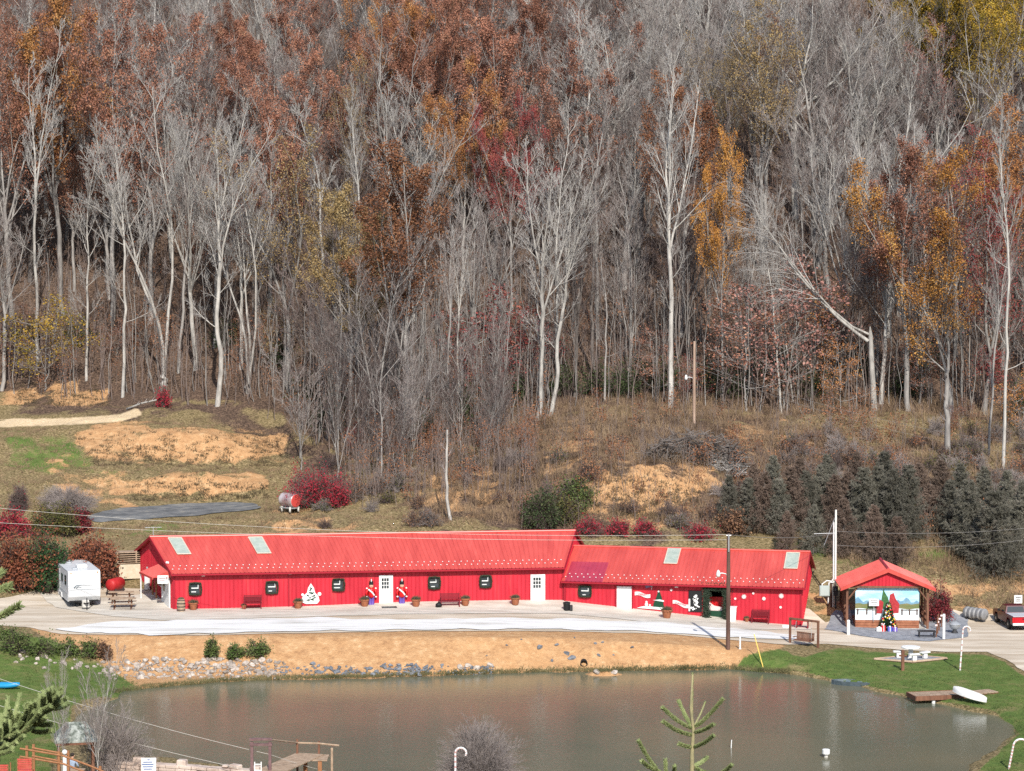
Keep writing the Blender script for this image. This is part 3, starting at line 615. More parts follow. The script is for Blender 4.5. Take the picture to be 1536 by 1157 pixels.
# ---- the broken tree
def broken_tree():
    y = 221.5; rs = np.random.RandomState(5); base = at(1312, 605, y); zb = tz(base.x, y)-.2
    o = thing('broken_tree', 'broken tree with snapped stump and pale top fallen to the left', 'tree', (base.x, y, zb))
    rel = lambda px, row, dy=0: np.array(at(px, row, y+dy))-np.array([base.x, y, zb])
    st = np.array([[0, 0, 0], rel(1309, 570), rel(1307, 535), rel(1306, 505), rel(1305, 490)])[None]; sr = np.array([[.34, .27, .25, .22, .06]])
    c0 = [rel(1302, 512), rel(1285, 500), rel(1258, 478), rel(1225, 445), rel(1195, 410), rel(1168, 370), rel(1140, 330), rel(1126, 308)]
    c1 = [rel(1304, 502), rel(1278, 490), rel(1248, 465), rel(1212, 425, -.6), rel(1180, 385, -.8), rel(1155, 350, -1), rel(1135, 318, -1), rel(1128, 300, -1)]
    LP = np.array([c0, c1]); LR = np.array([np.linspace(.2, .04, 8), np.linspace(.13, .03, 8)])
    A, Ar = grow(rs, LP, LR, 14, .3, 1, .5, .42, -.5, 6, .5, .02); B_, Br = grow(rs, A, Ar, 8, .2, 1, .5, .5, -.35, 4, .55, .012); C_, Cr = grow(rs, B_, Br, 5, .2, 1, .5, .55, -.2, 3, .6, .01)
    link('trunk', np_mesh('trunk', *join([tubes(st, sr, 9), tubes(LP, LR, 7)])), BARK['pale'], o); link('crown', np_mesh('crown', *join([tubes(A, Ar, 4), tubes(B_, Br, 3), tubes(C_, Cr, 3)])), TWIG['pale'], o)
broken_tree()
# snapped birch-like stem in front of the gully and dark broken trunk at right
def snag(px, row, y, top, r, bark, label, crook=.1, seed=1, twigs=5):
    rs = np.random.RandomState(seed); b0 = at(px, row, y); zb = tz(b0.x, y)-.1; h = zrow(top, y)-zb
    o = thing('tree_snag', label, 'tree', (b0.x, y, zb)); K = 9
    w = np.cumsum(rs.randn(K, 2)*crook, 0); P0 = np.column_stack([w-w[0], np.linspace(0, h, K)])[None]; R0 = np.linspace(r, r*.55, K)[None]
    link('trunk', np_mesh('trunk', *tubes(P0, R0, 8)), BARK[bark], o)
    A, Ar = grow(rs, P0, R0, twigs, .4, 1, .9, .16, .2, 4, .4, .015); B_, Br = grow(rs, A, Ar, 5, .3, 1, .6, .5, .1, 3, .6, .01)
    link('crown', np_mesh('crown', *join([tubes(A, Ar, 4), tubes(B_, Br, 3)])), TWIG['grey'], o)
snag(676, 795, 186, 645, .14, 'pale', 'white broken-topped birch trunk rising from behind the red barn roof', .08, 2)
snag(1420, 712, 205, 560, .3, 'grey', 'thick pale-patched broken trunk above the spruces at right', .12, 3, 7)
# ---- undergrowth of the wood: thin stems nobody could count
def undergrowth():
    rs = np.random.RandomState(9); N = 2300
    y = rs.uniform(207, 275, N); x = rs.uniform(-.265, .265, N)*y; px = np.clip(768+F*x/y, 0, 1536); k = y > edge_y(px)-1; x, y = x[k], y[k]
    xg = np.concatenate([rs.uniform(-14, 2, 420), rs.uniform(0, 48, 620)]); yg = np.concatenate([rs.uniform(190, 214, 420), rs.uniform(183, 216, 620)]); x = np.concatenate([x, xg]); y = np.concatenate([y, yg]); z = terrain(x, y); n = n0 = len(x)
    h = rs.uniform(2, 9, n); h[-1040:-620] *= .55; h[-620:] *= .34; K = 5; t = np.linspace(0, 1, K)
    w = np.cumsum(rs.randn(n, K, 2)*.07*h[:, None, None]/3, 1); w -= w[:, :1]
    P0 = np.stack([x[:, None]+w[..., 0], y[:, None]+w[..., 1], z[:, None]-.1+t[None]*h[:, None]], -1); R0 = (.012+.0045*h)[:, None]*np.linspace(1, .3, K)[None]
    A, Ar = grow(rs, P0, R0, 6, .35, 1, .7, .35, .3, 3, .6, .008); B_, Br = grow(rs, A, Ar, 3, .3, 1, .6, .5, .2, 2, .7, .007)
    tag(link('undergrowth', np_mesh('undergrowth', *join([tubes(P0, R0, 4), tubes(A, Ar, 3), tubes(B_, Br, 3)])), TWIG['haze']), 'brown thicket of thin stems on the floor of the wood', 'undergrowth', kind='stuff')
    M_ = 620; y = rs.uniform(207, 241, M_); x = rs.uniform(-.24, .24, M_)*y; k = y > edge_y(np.clip(768+F*x/y, 0, 1536)); x, y = x[k], y[k]; n = len(x); h = rs.uniform(6, 15, n); K = 7; t = np.linspace(0, 1, K)
    w = np.cumsum(rs.randn(n, K, 2)*.16, 1); w -= w[:, :1]; w += (rs.randn(n, 1, 2)*.35)*t[None, :, None]
    P1 = np.stack([x[:, None]+w[..., 0], y[:, None]+w[..., 1], terrain(x, y)[:, None]-.1+t[None]*h[:, None]], -1); R1 = (.02+.0035*h)[:, None]*np.linspace(1, .3, K)[None]
    A1, A1r = grow(rs, P1, R1, 6, .5, 1, .6, .25, .4, 3, .5, .011)
    tag(link('pole_stage_saplings', np_mesh('saplings', *join([tubes(P1, R1, 5), tubes(A1, A1r, 3)])), BARK['grey']), 'close-set thin grey sapling stems filling the wood', 'saplings', kind='stuff')
    # withered leaves still hanging low in the wood
    sel = np.repeat(rs.rand(n0) < .16, 6); pts = np.concatenate([A[sel][:, -1], A[sel][:, 1]]); V, Q = leaves(rs, pts, 60000, .32, .15)
    tag(link('withered_leaves', np_mesh('withered_leaves', V, Q), LEAF['brown']), 'brown withered leaves hanging low among the trunks', 'leaves', kind='stuff')
undergrowth()
# dry grass, weeds and brush on the open slopes
def dry_brush():
    rs = np.random.RandomState(12); N = 21000
    y = rs.uniform(171, 226, N); x = rs.uniform(-.27, .27, N)*y; z = terrain(x, y); px, row = to_px(x, y, z)
    bad = in_poly(px, row, [(100,785),(130,765),(300,750),(400,750),(395,770),(240,785)]) | in_poly(px, row, [(0,600),(180,600),(220,640),(0,645)]) | in_poly(px, row, [(190,720),(270,708),(400,712),(400,745),(195,752)]) | in_poly(px, row, [(110,650),(165,636),(290,642),(430,655),(425,690),(140,690)]) \
        | ((y < 184) & (px > 180) & (px < 1245)) | ((y < 176) & ((px < 200) | (px < 1440)))
    bad |= in_poly(px, row, [(890,765),(900,718),(930,698),(990,698),(1050,712),(1050,740),(960,785)]) & (rs.rand(N) < .6)
    k = ~bad; x, y, z = x[k], y[k], z[k]; n = len(x); tall = np.where((768+F*x/y > 640), rs.uniform(.3, 1.3, n)**1.3, rs.uniform(.12, .4, n))
    c = np.repeat(np.stack([x, y, z-.03], 1), 6, 0)+rs.randn(n*6, 3)*np.array([.18, .18, 0]); d = rs.randn(n*6, 3)*.42+np.array([0, 0, 1]); d /= np.linalg.norm(d, axis=1, keepdims=True)
    ln = np.repeat(tall, 6)*rs.uniform(.5, 1.2, n*6)
    V, Q = blades(rs, c, d, ln, np.full(n*6, .016))
    tag(link('dry_brush', np_mesh('dry_brush', V, Q), M('dry_brush', (.075,.048,.03), (.28,.19,.115), scale=.45, c3=(.34,.25,.15), detail=8, lo=.36, hi=.56)), 'dry weeds and brown grass on the open slopes', 'dry grass', kind='stuff')
    # green turf by the pond
    N = 16000; y = rs.uniform(118, 156, N); x = rs.uniform(-.24, .24, N)*y; z = terrain(x, y); px, row = to_px(x, y, z)
    k = (in_poly(px, row, [(1100,1008),(1118,982),(1150,974),(1205,990),(1262,975),(1300,982),(1400,1004),(1478,986),(1505,996),(1560,1040),(1560,1190),(1450,1190),(1525,1100),(1490,1070),(1370,1047),(1190,1010)]) | in_poly(px, row, [(-20,960),(70,958),(130,990),(205,1026),(105,1056),(100,1100),(60,1190),(-20,1190)])) & (z > ZW+.05) & ~in_poly(px, row, [(1300,985),(1380,980),(1425,997),(1330,1005)])
    x, y, z = x[k], y[k], z[k]; n = len(x)
    c = np.repeat(np.stack([x, y, z-.02], 1), 8, 0)+rs.randn(n*8, 3)*np.array([.14, .14, 0]); d = rs.randn(n*8, 3)*.5+np.array([0, 0, 1]); d /= np.linalg.norm(d, axis=1, keepdims=True)
    V, Q = blades(rs, c, d, rs.uniform(.06, .2, n*8), np.full(n*8, .012))
    tag(link('turf', np_mesh('turf', V, Q), M('turf_blades', (.055,.085,.022), (.13,.16,.045), scale=.8, c3=(.25,.22,.09))), 'green grass of the pond bank lawns', 'grass', kind='stuff')
def bank_weeds():
    rs = np.random.RandomState(31); px = []; row = []
    for poly, n_, top, bot in (([(105,650),(165,636),(290,642),(430,655),(425,700),(140,700)], 1300, 640, 700), ([(195,722),(270,711),(395,715),(404,748),(195,756)], 650, 712, 752), ([(885,775),(898,718),(930,696),(1060,708),(1064,745),(960,795)], 1500, 690, 790), ([(20,575),(175,568),(165,610),(20,610)], 500, 568, 610)):
        a = rs.uniform(min(q[0] for q in poly), max(q[0] for q in poly), n_); b_ = top+(bot-top)*rs.rand(n_)**.55; k = in_poly(a, b_, poly) & (vnoise(a/16, b_/9)+.25*rs.rand(n_) > .06); px += list(a[k]); row += list(b_[k])
    cc = np.array([G(a, b_) for a, b_ in zip(px, row)]); n = len(cc); c = np.repeat(cc, 9, 0)+rs.randn(n*9, 3)*np.array([.16, .16, .02]); d = rs.randn(n*9, 3)*.6+np.array([0, 0, .8]); d /= np.linalg.norm(d, axis=1, keepdims=True)
    tag(link('bank_weeds', np_mesh('bank_weeds', *blades(rs, c, d, rs.uniform(.06, .3, n*9), np.full(n*9, .018))), M('bank_weeds', (.05,.04,.022), (.17,.12,.065), scale=.6, c3=(.12,.11,.045), detail=7)), 'small brown weeds and clods on the bare earth cuts', 'weeds', kind='stuff')
dry_brush(); bank_weeds()
print('trees', TREE_N)
# ------------------------------------------------------------------ the red metal building
m_rwall = M('red_siding', (.38,.012,.026), (.52,.02,.038), scale=1.6, rough=.5, spec=.35, stretch=(1,1,.12), c3=(.5,.045,.05), detail=8, lo=.34, hi=.56)
m_rroof = M('red_metal_roof', (.44,.055,.043), (.57,.085,.067), c3=(.61,.125,.095), scale=1.4, detail=8, stretch=(1,.15,.15), rough=.42, spec=.5)
m_rroofd = M('maroon_roof_panel', (.33,.03,.06), (.42,.045,.07), scale=.9, rough=.4, spec=.5)
m_trim = M('dark_red_trim', (.30,.01,.022), rough=.5)
m_wht = M('white_paint', (.64,.64,.62), (.74,.74,.73), scale=3, rough=.5)
m_glass = M('dark_window_glass', (.03,.04,.045), rough=.05, spec=.6)
m_blk = M('black', (.012,.012,.013), rough=.6)
m_blind = M('pale_blind', (.6,.62,.6), rough=.7)
m_sky = M('milky_skylight', (.30,.35,.30), (.4,.44,.38), scale=2, rough=.4)
m_garl = M('garland_green', (.025,.045,.028), (.06,.08,.05), scale=14, rough=.8)
m_grn = M('dark_green_paint', (.008,.05,.025), rough=.5)
m_terr = M('terracotta', (.26,.085,.04), (.34,.13,.065), scale=5)
m_plant = M('dry_plant', (.05,.05,.03), (.12,.1,.06), scale=9)
m_steel = M('galvanised_steel', (.42,.43,.43), (.55,.56,.56), scale=3, rough=.4, metal=.5)
m_red = M('bright_red_paint', (.55,.012,.015), rough=.4)
m_pink = M('pale_pink_white', (.75,.6,.58), rough=.6)
m_purple = M('violet_paint', (.12,.07,.32), rough=.5)
m_skin = M('skin', (.55,.32,.22), rough=.6)
m_brwood = M('brown_stained_wood', (.12,.055,.035), (.21,.1,.06), scale=4, stretch=(1,1,.2), bump=.2)
m_wood = M('weathered_boards', (.26,.18,.12), (.42,.31,.22), scale=3, bump=.2)
m_cedar = M('orange_cedar', (.22,.095,.04), (.34,.16,.075), scale=4, stretch=(1,1,.25))
m_conc = M('concrete', (.42,.4,.36), (.56,.54,.5), scale=3, bump=.15)
m_dmetal = M('dark_metal', (.03,.03,.033), rough=.5)
m_dkred = M('dark_red_bench_paint', (.17,.012,.02), rough=.5)
class Frame:
    def __init__(s, o, rz): s.o = Vector(o); s.rz = rz; s.u = Vector((math.cos(rz), math.sin(rz), 0)); s.v = Vector((-math.sin(rz), math.cos(rz), 0))
    skew = None
    def hit(s, px, row, v=0):
        """(u, z) where the photo's pixel meets the wall plane at depth v, relative to s.o"""
        r = ray(px, row); b0 = s.o+s.v*v
        t = (b0.x*s.v.x+b0.y*s.v.y)/(r.x*s.v.x+r.y*s.v.y); p = Vector((r.x*t, r.y*t, ZC+r.z*t)); return (p-s.o).dot(s.u), p.z-s.o.z
    def w(s, u, v, z): return s.o+s.u*(u+(v*s.skew(u) if s.skew else 0))+s.v*v+Vector((0, 0, z))
def ribs(mb, P0, P1, nrm, m=0, pitch=.3, h=.032, rw=.07):
    """a ribbed sheet between the edges a(u)=P0[0]->P0[1] and b(u)=P1[0]->P1[1]; nrm is the outward direction"""
    a0, a1 = Vector(P0[0]), Vector(P0[1]); b0, b1 = Vector(P1[0]), Vector(P1[1]); L = (a1-a0).length; k = max(1, round(L/pitch)); nrm = Vector(nrm)
    st = []
    for i in range(k):
        u0 = i*L/k; pw = L/k
        for du, hh in ((0, 0), ((pw-rw)/2, 0), ((pw-rw)/2+.018, h), ((pw+rw)/2-.018, h), ((pw+rw)/2, 0)): st.append(((u0+du)/L, hh))
    st.append((1, 0)); b = len(mb.v)
    for f, hh in st: mb.v.append(tuple(a0.lerp(a1, f)+nrm*hh)); mb.v.append(tuple(b0.lerp(b1, f)+nrm*hh))
    for i in range(len(st)-1): mb.f.append([b+2*i, b+2*i+2, b+2*i+3, b+2*i+1]); mb.m.append(m)
def sheet(name, P0, P1, nrm, mat, par, pitch=.3): 
    mb = MB(); ribs(mb, P0, P1, nrm, 0, pitch); return mb.build(name, mat, par)
W = 10.0
class Barn:
    def __init__(s, name, label, px0, row0, L, rz, ze, zr, zb0, zb1):
        p = on_z(px0, row0, zb0) if not isinstance(px0, Vector) else px0
        s.F = Frame((p[0], p[1], 0), rz); s.L = L; s.ze, s.zr = ze, zr; s.zb = lambda u: zb0+(zb1-zb0)*u/L-.15
        s.root = thing(name, label, 'building', s.F.o, rz, 'red metal buildings by the pond')
        s.root['group'] = 'red metal buildings by the pond'
    def roof_z(s, v): return s.zr-(s.zr-s.ze)*abs(v-W/2)/(W/2)
    def front(s, spans):
        mb = MB()
        for u0, u1, z0 in spans: ribs(mb, ((u0,0,s.zb(u0) if z0 is None else z0),(u1,0,s.zb(u1) if z0 is None else z0)), ((u0,0,s.ze),(u1,0,s.ze)), (0,-1,0))
        mb.build('front_wall', m_rwall, s.root)
        mb = MB(); ribs(mb, ((s.L,W,s.zb(s.L)),(0,W,s.zb(0))), ((s.L,W,s.ze),(0,W,s.ze)), (0,1,0)); mb.build('back_wall', m_rwall, s.root)
    def gable(s, u, sgn):
        mb = MB(); zb = s.zb(u)
        for v0, v1 in ((0, W/2), (W/2, W)):
            a = (v0, v1) if sgn > 0 else (v0, v1)
            ribs(mb, ((u,a[0],zb),(u,a[1],zb)), ((u,a[0],s.roof_z(a[0])),(u,a[1],s.roof_z(a[1]))), (sgn,0,0))
        mb.build('gable_wall', m_rwall, s.root)
    def roof(s, o0, o1, ov=.42, panels=()):
        sl = (s.zr-s.ze)/(W/2); ny = Vector((0, -sl, 1)).normalized()
        mb = MB(); t = .05
        def P(u, v, dz=0): return (u, v, s.zr-sl*abs(v-W/2)+.06+dz)
        segs = []; cuts = sorted({-o0, s.L+o1, *[a for p in panels for a in p]})
        for a, c in zip(cuts, cuts[1:]):
            dark = any(p0 <= a and c <= p1 for p0, p1 in panels)
            if dark:
                ribs(mb, (P(a,-ov),P(c,-ov)), (P(a,W*.26),P(c,W*.26)), ny, 1); ribs(mb, (P(a,W*.26),P(c,W*.26)), (P(a,W/2),P(c,W/2)), ny)
            else: ribs(mb, (P(a,-ov),P(c,-ov)), (P(a,W/2),P(c,W/2)), ny)
        ribs(mb, (P(s.L+o1,W+ov),P(-o0,W+ov)), (P(s.L+o1,W/2),P(-o0,W/2)), Vector((0, sl, 1)).normalized())
        # underside
        for v0, v1 in ((-ov, W/2), (W+ov, W/2)): mb.add([P(-o0,v0,-.05),P(s.L+o1,v0,-.05),P(s.L+o1,v1,-.05),P(-o0,v1,-.05)], [(0,1,2,3)])
        rf = mb.build('roof', [m_rroof, m_rroofd], s.root); s.rf = rf
        for u in (-o0, s.L+o1):
            mb = MB()
            for v0, v1 in ((-ov, W/2), (W/2, W+ov)):
                a, c = Vector(P(u,v0)), Vector(P(u,v1)); d = .03 if u < 0 else -.03
                mb.add([a+Vector((-d,0,.05)), c+Vector((-d,0,.05)), c+Vector((-d,0,-.17)), a+Vector((-d,0,-.17)), a+Vector((d,0,.05)), c+Vector((d,0,.05)), c+Vector((d,0,-.17)), a+Vector((d,0,-.17))], [(0,1,2,3),(4,5,6,7),(0,1,5,4),(3,2,6,7),(0,3,7,4),(1,2,6,5)])
            mb.build('rake_trim', m_trim, rf)
        mb = MB(); mb.box(((s.L+o1-o0)/2,-ov-.05,s.ze-sl*ov-.02), (s.L+o0+o1+.02,.1,.13), bev=.02); mb.build('gutter', m_trim, rf)
        mb = MB(); mb.tube([P(-o0,W/2,.03),P(s.L+o1,W/2,.03)], .09, 8); mb.build('ridge_cap', m_rroof, rf)
        mb = MB(); k = int((s.L+o0+o1)/.45)
        for i in range(k):
            u = -o0+.25+i*.45
            for v in (.12, .58): q = Vector(P(u+(.22 if v > .3 else 0), v, .03)); mb.box(q+ny*.05, (.07,.07,.07), bev=.015)
        mb.build('snow_guards', m_wht, rf)
        s.P = P; s.ny = ny
    def skylight(s, px, row):
        # centre of the panel on the front roof slope
        best = None
        for i in range(160):
            v = -.3+i*.033; u, z = s.F.hit(px, row, v); u -= v*s.F.skew(u) if s.F.skew else 0; zz = s.P(u, v)[2]
            if best is None or abs(z-zz) < best[0]: best = (abs(z-zz), u, v)
        u, v = best[1], best[2]; mb = MB(); h = 1.35
        a, b_, c, d = [Vector(s.P(uu, vv, .05)) for uu, vv in ((u-.48,v-h),(u+.48,v-h),(u+.48,v+h*.8),(u-.48,v+h*.8))]
        mb.add([a,b_,c,d,a+s.ny*.03,b_+s.ny*.03,c+s.ny*.03,d+s.ny*.03], [(4,5,6,7),(0,1,5,4),(1,2,6,5),(2,3,7,6),(3,0,4,7)]); sk = mb.build('skylight', m_sky, s.rf)
        mb = MB()
        for p, q in ((a,b_),(b_,c),(c,d),(d,a)): mb.tube([p+s.ny*.03, q+s.ny*.03], .035, 4)
        mb.build('flashing', M('cream_flashing', (.6,.5,.4)), s.rf)
    def window(s, px, row, w=.74, h=.76, garland_label=None, blind=.45, seed=0):
        u, z = s.F.hit(px, row); mb = MB(); y = -.05
        for c, d in (((u,y,z+h/2-.03),(w,.08,.06)), ((u,y,z-h/2+.03),(w,.08,.06)), ((u-w/2+.03,y,z),(.06,.08,h-.12)), ((u+w/2-.03,y,z),(.06,.08,h-.12)), ((u,y-.01,z),(w-.12,.06,.05))): mb.box(c, d)
        wn_ = mb.build('window', m_dmetal, s.root)
        mb = MB(); mb.box((u,-.035,z), (w-.11,.02,h-.11)); mb.build('pane', m_glass, wn_)
        mb = MB(); r3 = random.Random(seed*7+1); e1, e2 = r3.uniform(.3, .42), r3.uniform(.2, .4); mb.prism([(u-w*e1,z),(u+w*e2,z),(u+w*e2,z+r3.uniform(.1, .34)),(u+w*(e2-.07),z+.3),(u+w*(e2-.07),z+.08),(u-w*e1,z+.08)], 'y', -.105, -.095); mb.box((u-w*.1,-.05,z-h*r3.uniform(.28, .38)), (w*r3.uniform(.3, .6),.01,.07)); mb.build('blind', m_blind, wn_)
        if garland_label:
            rs = np.random.RandomState(seed); n = 72; pth = []
            for i in range(n):
                a = 2*math.pi*i/n; ca, sa = math.cos(a), math.sin(a); k_ = 1/max(abs(ca), abs(sa)); k_ = 1+(k_-1)*.75
                pth.append((ca*k_*(w/2+.05), 0, sa*k_*(h/2+.05)))
            pp = np.array(pth); c = np.repeat(pp, 34, 0)+rs.randn(n*34, 3)*.022; d = rs.randn(n*34, 3); d /= np.linalg.norm(d, axis=1, keepdims=True)
            V, Q = blades(rs, c, d, rs.uniform(.03, .075, n*34), np.full(n*34, .012))
            o = link('garland', np_mesh('garland', V, Q), m_garl, None, s.F.w(u, -.17, z)); o.rotation_euler = (0, 0, s.F.rz)
            tag(o, garland_label, 'garland', 'garlands round the windows')
    def door(s, px, row_t, row_b, pxl, pxr, panes=True):
        u0, _ = s.F.hit(pxl, row_b); u1, _ = s.F.hit(pxr, row_b); uc = (u0+u1)/2; w = u1-u0; zt = s.F.hit(px, row_t)[1]; zb = s.F.hit(px, row_b)[1]; h = zt-zb
        mb = MB(); mb.box((uc,-.06,(zt+zb)/2), (w-.12,.05,h-.06), bev=.01)
        if not panes: pass
        else:
            for dx in (-.2, .2): mb.box((uc+dx*w,-.09,zb+h*.27), (w*.28,.015,h*.26), bev=.005)
        d = mb.build('door', m_wht, s.root)
        mb = MB()
        for sx in (u0+.02, u1-.02): mb.box((sx,-.07,(zt+zb)/2), (.08,.1,h))
        mb.box((uc,-.07,zt+.02), (w+.04,.1,.08)); mb.build('door_frame', m_wht if panes else m_trim, d)
        if panes:
            mb = MB()
            for i in range(3):
                for j in range(3): mb.box((uc+(i-1)*w*.19-w*.06,-.092,zb+h*.75+(j-1)*h*.125), (w*.15,.012,h*.1))
            mb.build('pane', m_glass, d)
        mb = MB(); mb.ball((uc+w*.36,-.13,zb+h*.45), .04); mb.build('handle', m_steel, d)
    def lamp(s, px, row):
        u, z = s.F.hit(px, row); mb = MB(); mb.box((u,-.06,z), (.1,.08,.14), bev=.02); mb.ball((u-.06,-.15,z), .075); mb.ball((u+.06,-.15,z), .075); mb.build('floodlight', m_wht, s.root)
    def trim(s, us):
        mb = MB()
        for u in us: mb.box((u,-.045,(s.ze+s.zb(u))/2-.1), (.12,.05,s.ze-s.zb(u)-.2))
        mb.build('corner_trim', m_trim, s.root)
a1 = R(7.1); BA = Barn('red_barn', 'long bright red metal building with taller roof, white doors and wreathed windows', 260, 915, 28.4, a1, 2.75, 4.62, 0.0, -.2)
BA.F.skew = lambda u: float(np.interp(u, [-1, 0, 6.3, 24.5, 26, 28.4, 30], [-.32, -.31, -.27, -.03, .05, .30, .34]))
BA.front([(0, BA.L, None)]); BA.gable(0, -1); BA.gable(BA.L, 1); BA.roof(.25, .12)
BA.trim([.06, BA.F.hit(433, 885)[0], BA.L-.06])
for p in ((268,819),(388,818)): BA.skylight(*p)
for k, (px, row, lab) in enumerate(((292,883,'dark green garland round the window nearest the left corner of the red building'), (407,881,'dark green garland round the second window from the left end of the red building'), (507,877,'dark green garland round the window between the white wall tree and the soldiers'),
    (651,874,'dark green garland round the window right of the soldiers'), (728,872,'dark green garland round the window left of the right-hand glazed door'))): BA.window(px, row, garland_label=lab, seed=k)
BA.door(579, 864, 908, 569, 589); BA.door(806, 863, 907, 796, 817)
for p in ((305,863),(435,860),(567,857),(698,854),(826,853)): BA.lamp(*p)
o2 = BA.F.w(BA.L, 0, 0)+BA.F.v*0.02
a2 = R(-11.4); BB = Barn('red_barn', 'lower red metal building with a maroon roof patch and dark open doorway', Vector((o2.x+.02, o2.y-.15, 0)), 0, 17.36, a2, 1.75, 3.5, -.38, -1.21)
dl, dr = BB.F.hit(1060, 900)[0], BB.F.hit(1090, 900)[0]; DZ = BB.F.hit(1075, 880)[1]
BB.front([(0, dl, None), (dr, BB.L, None), (dl, dr, DZ)]); BB.gable(0, -1); BB.gable(BB.L, 1); BB.roof(.15, .25, panels=[(.1, 2.9)])
BB.trim([.06, dl-.05, dr+.05, BB.L-.06])
for p in ((1009,834),(1188,841)): BB.skylight(*p)
BB.window(878, 887, .8, .7, 'dark green garland round the only window of the lower building', seed=9)
BB.door(936, 879, 921, 924, 949, panes=False); BB.lamp(1015, 880)
# the open doorway: a small unlit room behind it
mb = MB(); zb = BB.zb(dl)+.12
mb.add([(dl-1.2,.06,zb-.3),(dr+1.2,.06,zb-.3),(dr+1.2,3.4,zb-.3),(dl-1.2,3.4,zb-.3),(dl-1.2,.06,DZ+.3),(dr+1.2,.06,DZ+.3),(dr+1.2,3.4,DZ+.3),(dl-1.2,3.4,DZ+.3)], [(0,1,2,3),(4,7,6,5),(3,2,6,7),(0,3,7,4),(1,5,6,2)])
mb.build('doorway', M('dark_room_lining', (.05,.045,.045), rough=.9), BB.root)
def wall_thing(B, name, label, cat, px, row, group=None, v=-.06):
    u, z = B.F.hit(px, row); return thing(name, label, cat, B.F.w(u, v, z), B.F.rz, group)
def text_mesh(body, size):
    c = bpy.data.curves.new('letters', 'FONT'); c.body = body; c.size = size; c.extrude = .006; c.align_x = 'CENTER'; c.align_y = 'CENTER'
    o = bpy.data.objects.new('letters', c); COL.objects.link(o); dg = bpy.context.evaluated_depsgraph_get(); me = bpy.data.meshes.new_from_object(o.evaluated_get(dg)); bpy.data.objects.remove(o); bpy.data.curves.remove(c); return me
def letters(body, size, mat, parent, loc, tilt=0):
    me = text_mesh(body, size); o = link('lettering', me, mat, parent, loc); o.rotation_euler = (math.pi/2, tilt, 0); return o
# garland arch and things round the doorway
rs = np.random.RandomState(4); th = wall_thing(BB, 'doorway_garland', 'thick dark green garland arched round the open doorway', 'garland', 1075, 905); th.location.z = (DZ+zb)/2-.12
wd, hh = dr-dl, DZ-zb; pth = [(-wd/2, 0, -hh/2+i*hh/14) for i in range(15)]+[(-wd/2+i*wd/9, 0, hh/2) for i in range(10)]+[(wd/2, 0, hh/2-i*hh/14) for i in range(15)]
pp = np.array(pth); c = np.repeat(pp, 110, 0)+rs.randn(len(pp)*110, 3)*np.array([.12, .07, .12]); d = rs.randn(len(c), 3); d /= np.linalg.norm(d, axis=1, keepdims=True)
link('needles', np_mesh('needles', *blades(rs, c, d, rs.uniform(.1, .22, len(c)), np.full(len(c), .02))), m_garl, th, (0, -.1, .1))
# green striped counter inside the doorway
u, z = BB.F.hit(1073, 932); t = thing('display_counter', 'green counter with pale and red top inside the open doorway', 'counter', BB.F.w(u, .45, BB.zb(u)+.15), BB.F.rz)
mb = MB(); mb.box((0,0,.3), (wd-.25,.4,.6), bev=.02); mb.build('base', m_grn, t)
mb = MB(); mb.prism([(-wd*.38,.6),(wd*.3,.6),(wd*.3,.86),(-wd*.1,.95),(-wd*.38,1.25)], 'y', .06, .1); mb.build('sign_board', m_pink, t)
mb = MB(); mb.box((.0,.5,.9), (wd-.3,.05,1.3), bev=.01); mb.build('back_panel', m_red, t)
# snow-covered tree picture left of the doorway
t = wall_thing(BB, 'winter_picture', 'dark panel with a snowy tree picture left of the open doorway', 'picture', 1043, 902)
mb = MB(); mb.box((0,0,0), (.98,.05,1.55), bev=.01); mb.build('board', m_blk, t)
mb = MB(); rr = random.Random(3)
for i in range(26):
    f = i/26; mb.ball(((rr.uniform(-1, 1)*.3*(1-f*.5)), -.035, -.6+f*1.05), rr.uniform(.03, .085), sq=(1.2,.2,1), rough=.2, seed=i)
mb.box((-.42,-.035,-.28), (.12,.02,.9)); mb.build('snow', m_wht, t)
# Merry Christmas banners and wall tree
for px, row, body, tilt, lab in ((964,892,'MERRY',.12,'small pale pink Merry banner on the red wall left of the green wall tree'), (1021,906,'CHRISTMAS',.25,'small pale pink Christmas banner on the red wall right of the green wall tree')):
    t = wall_thing(BB, 'banner', lab, 'banner', px, row); mb = MB(); n = 12; w_ = 1.15
    top = [(-w_/2+w_*i/n, .12+.06*math.sin(i/n*6.28)-math.tan(tilt)*(-w_/2+w_*i/n)) for i in range(n+1)]; mb.prism(top+[(x, zz-.26) for x, zz in top[::-1]], 'y', -.012, .012); mb.build('ribbon', m_pink, t)
    letters(body, .2 if body == 'MERRY' else .165, M('banner_red', (.4,.02,.04)), t, (0, -.022, -.01), tilt)
t = wall_thing(BB, 'wall_tree', 'flat dark green tree decoration on the red wall above a white snow strip', 'decoration', 988, 900)
mb = MB(); mb.prism([(-.5,-.62),(.5,-.62),(.34,-.3),(.38,-.28),(.22,.1),(.26,.12),(.02,.78),(-.2,.12),(-.17,.1),(-.38,-.28),(-.33,-.3)], 'y', -.02, .02); mb.build('tree_board', m_grn, t)
mb = MB(); mb.prism([(-.42,-.02),(.1,.05),(.4,-.02),(.4,-.13),(-.1,-.06)], 'y', -.035, -.02); mb.prism([(-.46,-.5),(.5,-.55),(.5,-.64),(-.46,-.6)], 'y', -.035, -.02); mb.ball((0,-.03,.62), .07, sq=(1,.3,1)); mb.build('snow_band', m_blind, t)
t = wall_thing(BB, 'snow_board', 'white cut-out snow strip with a small snowman on the red wall', 'decoration', 979, 912)
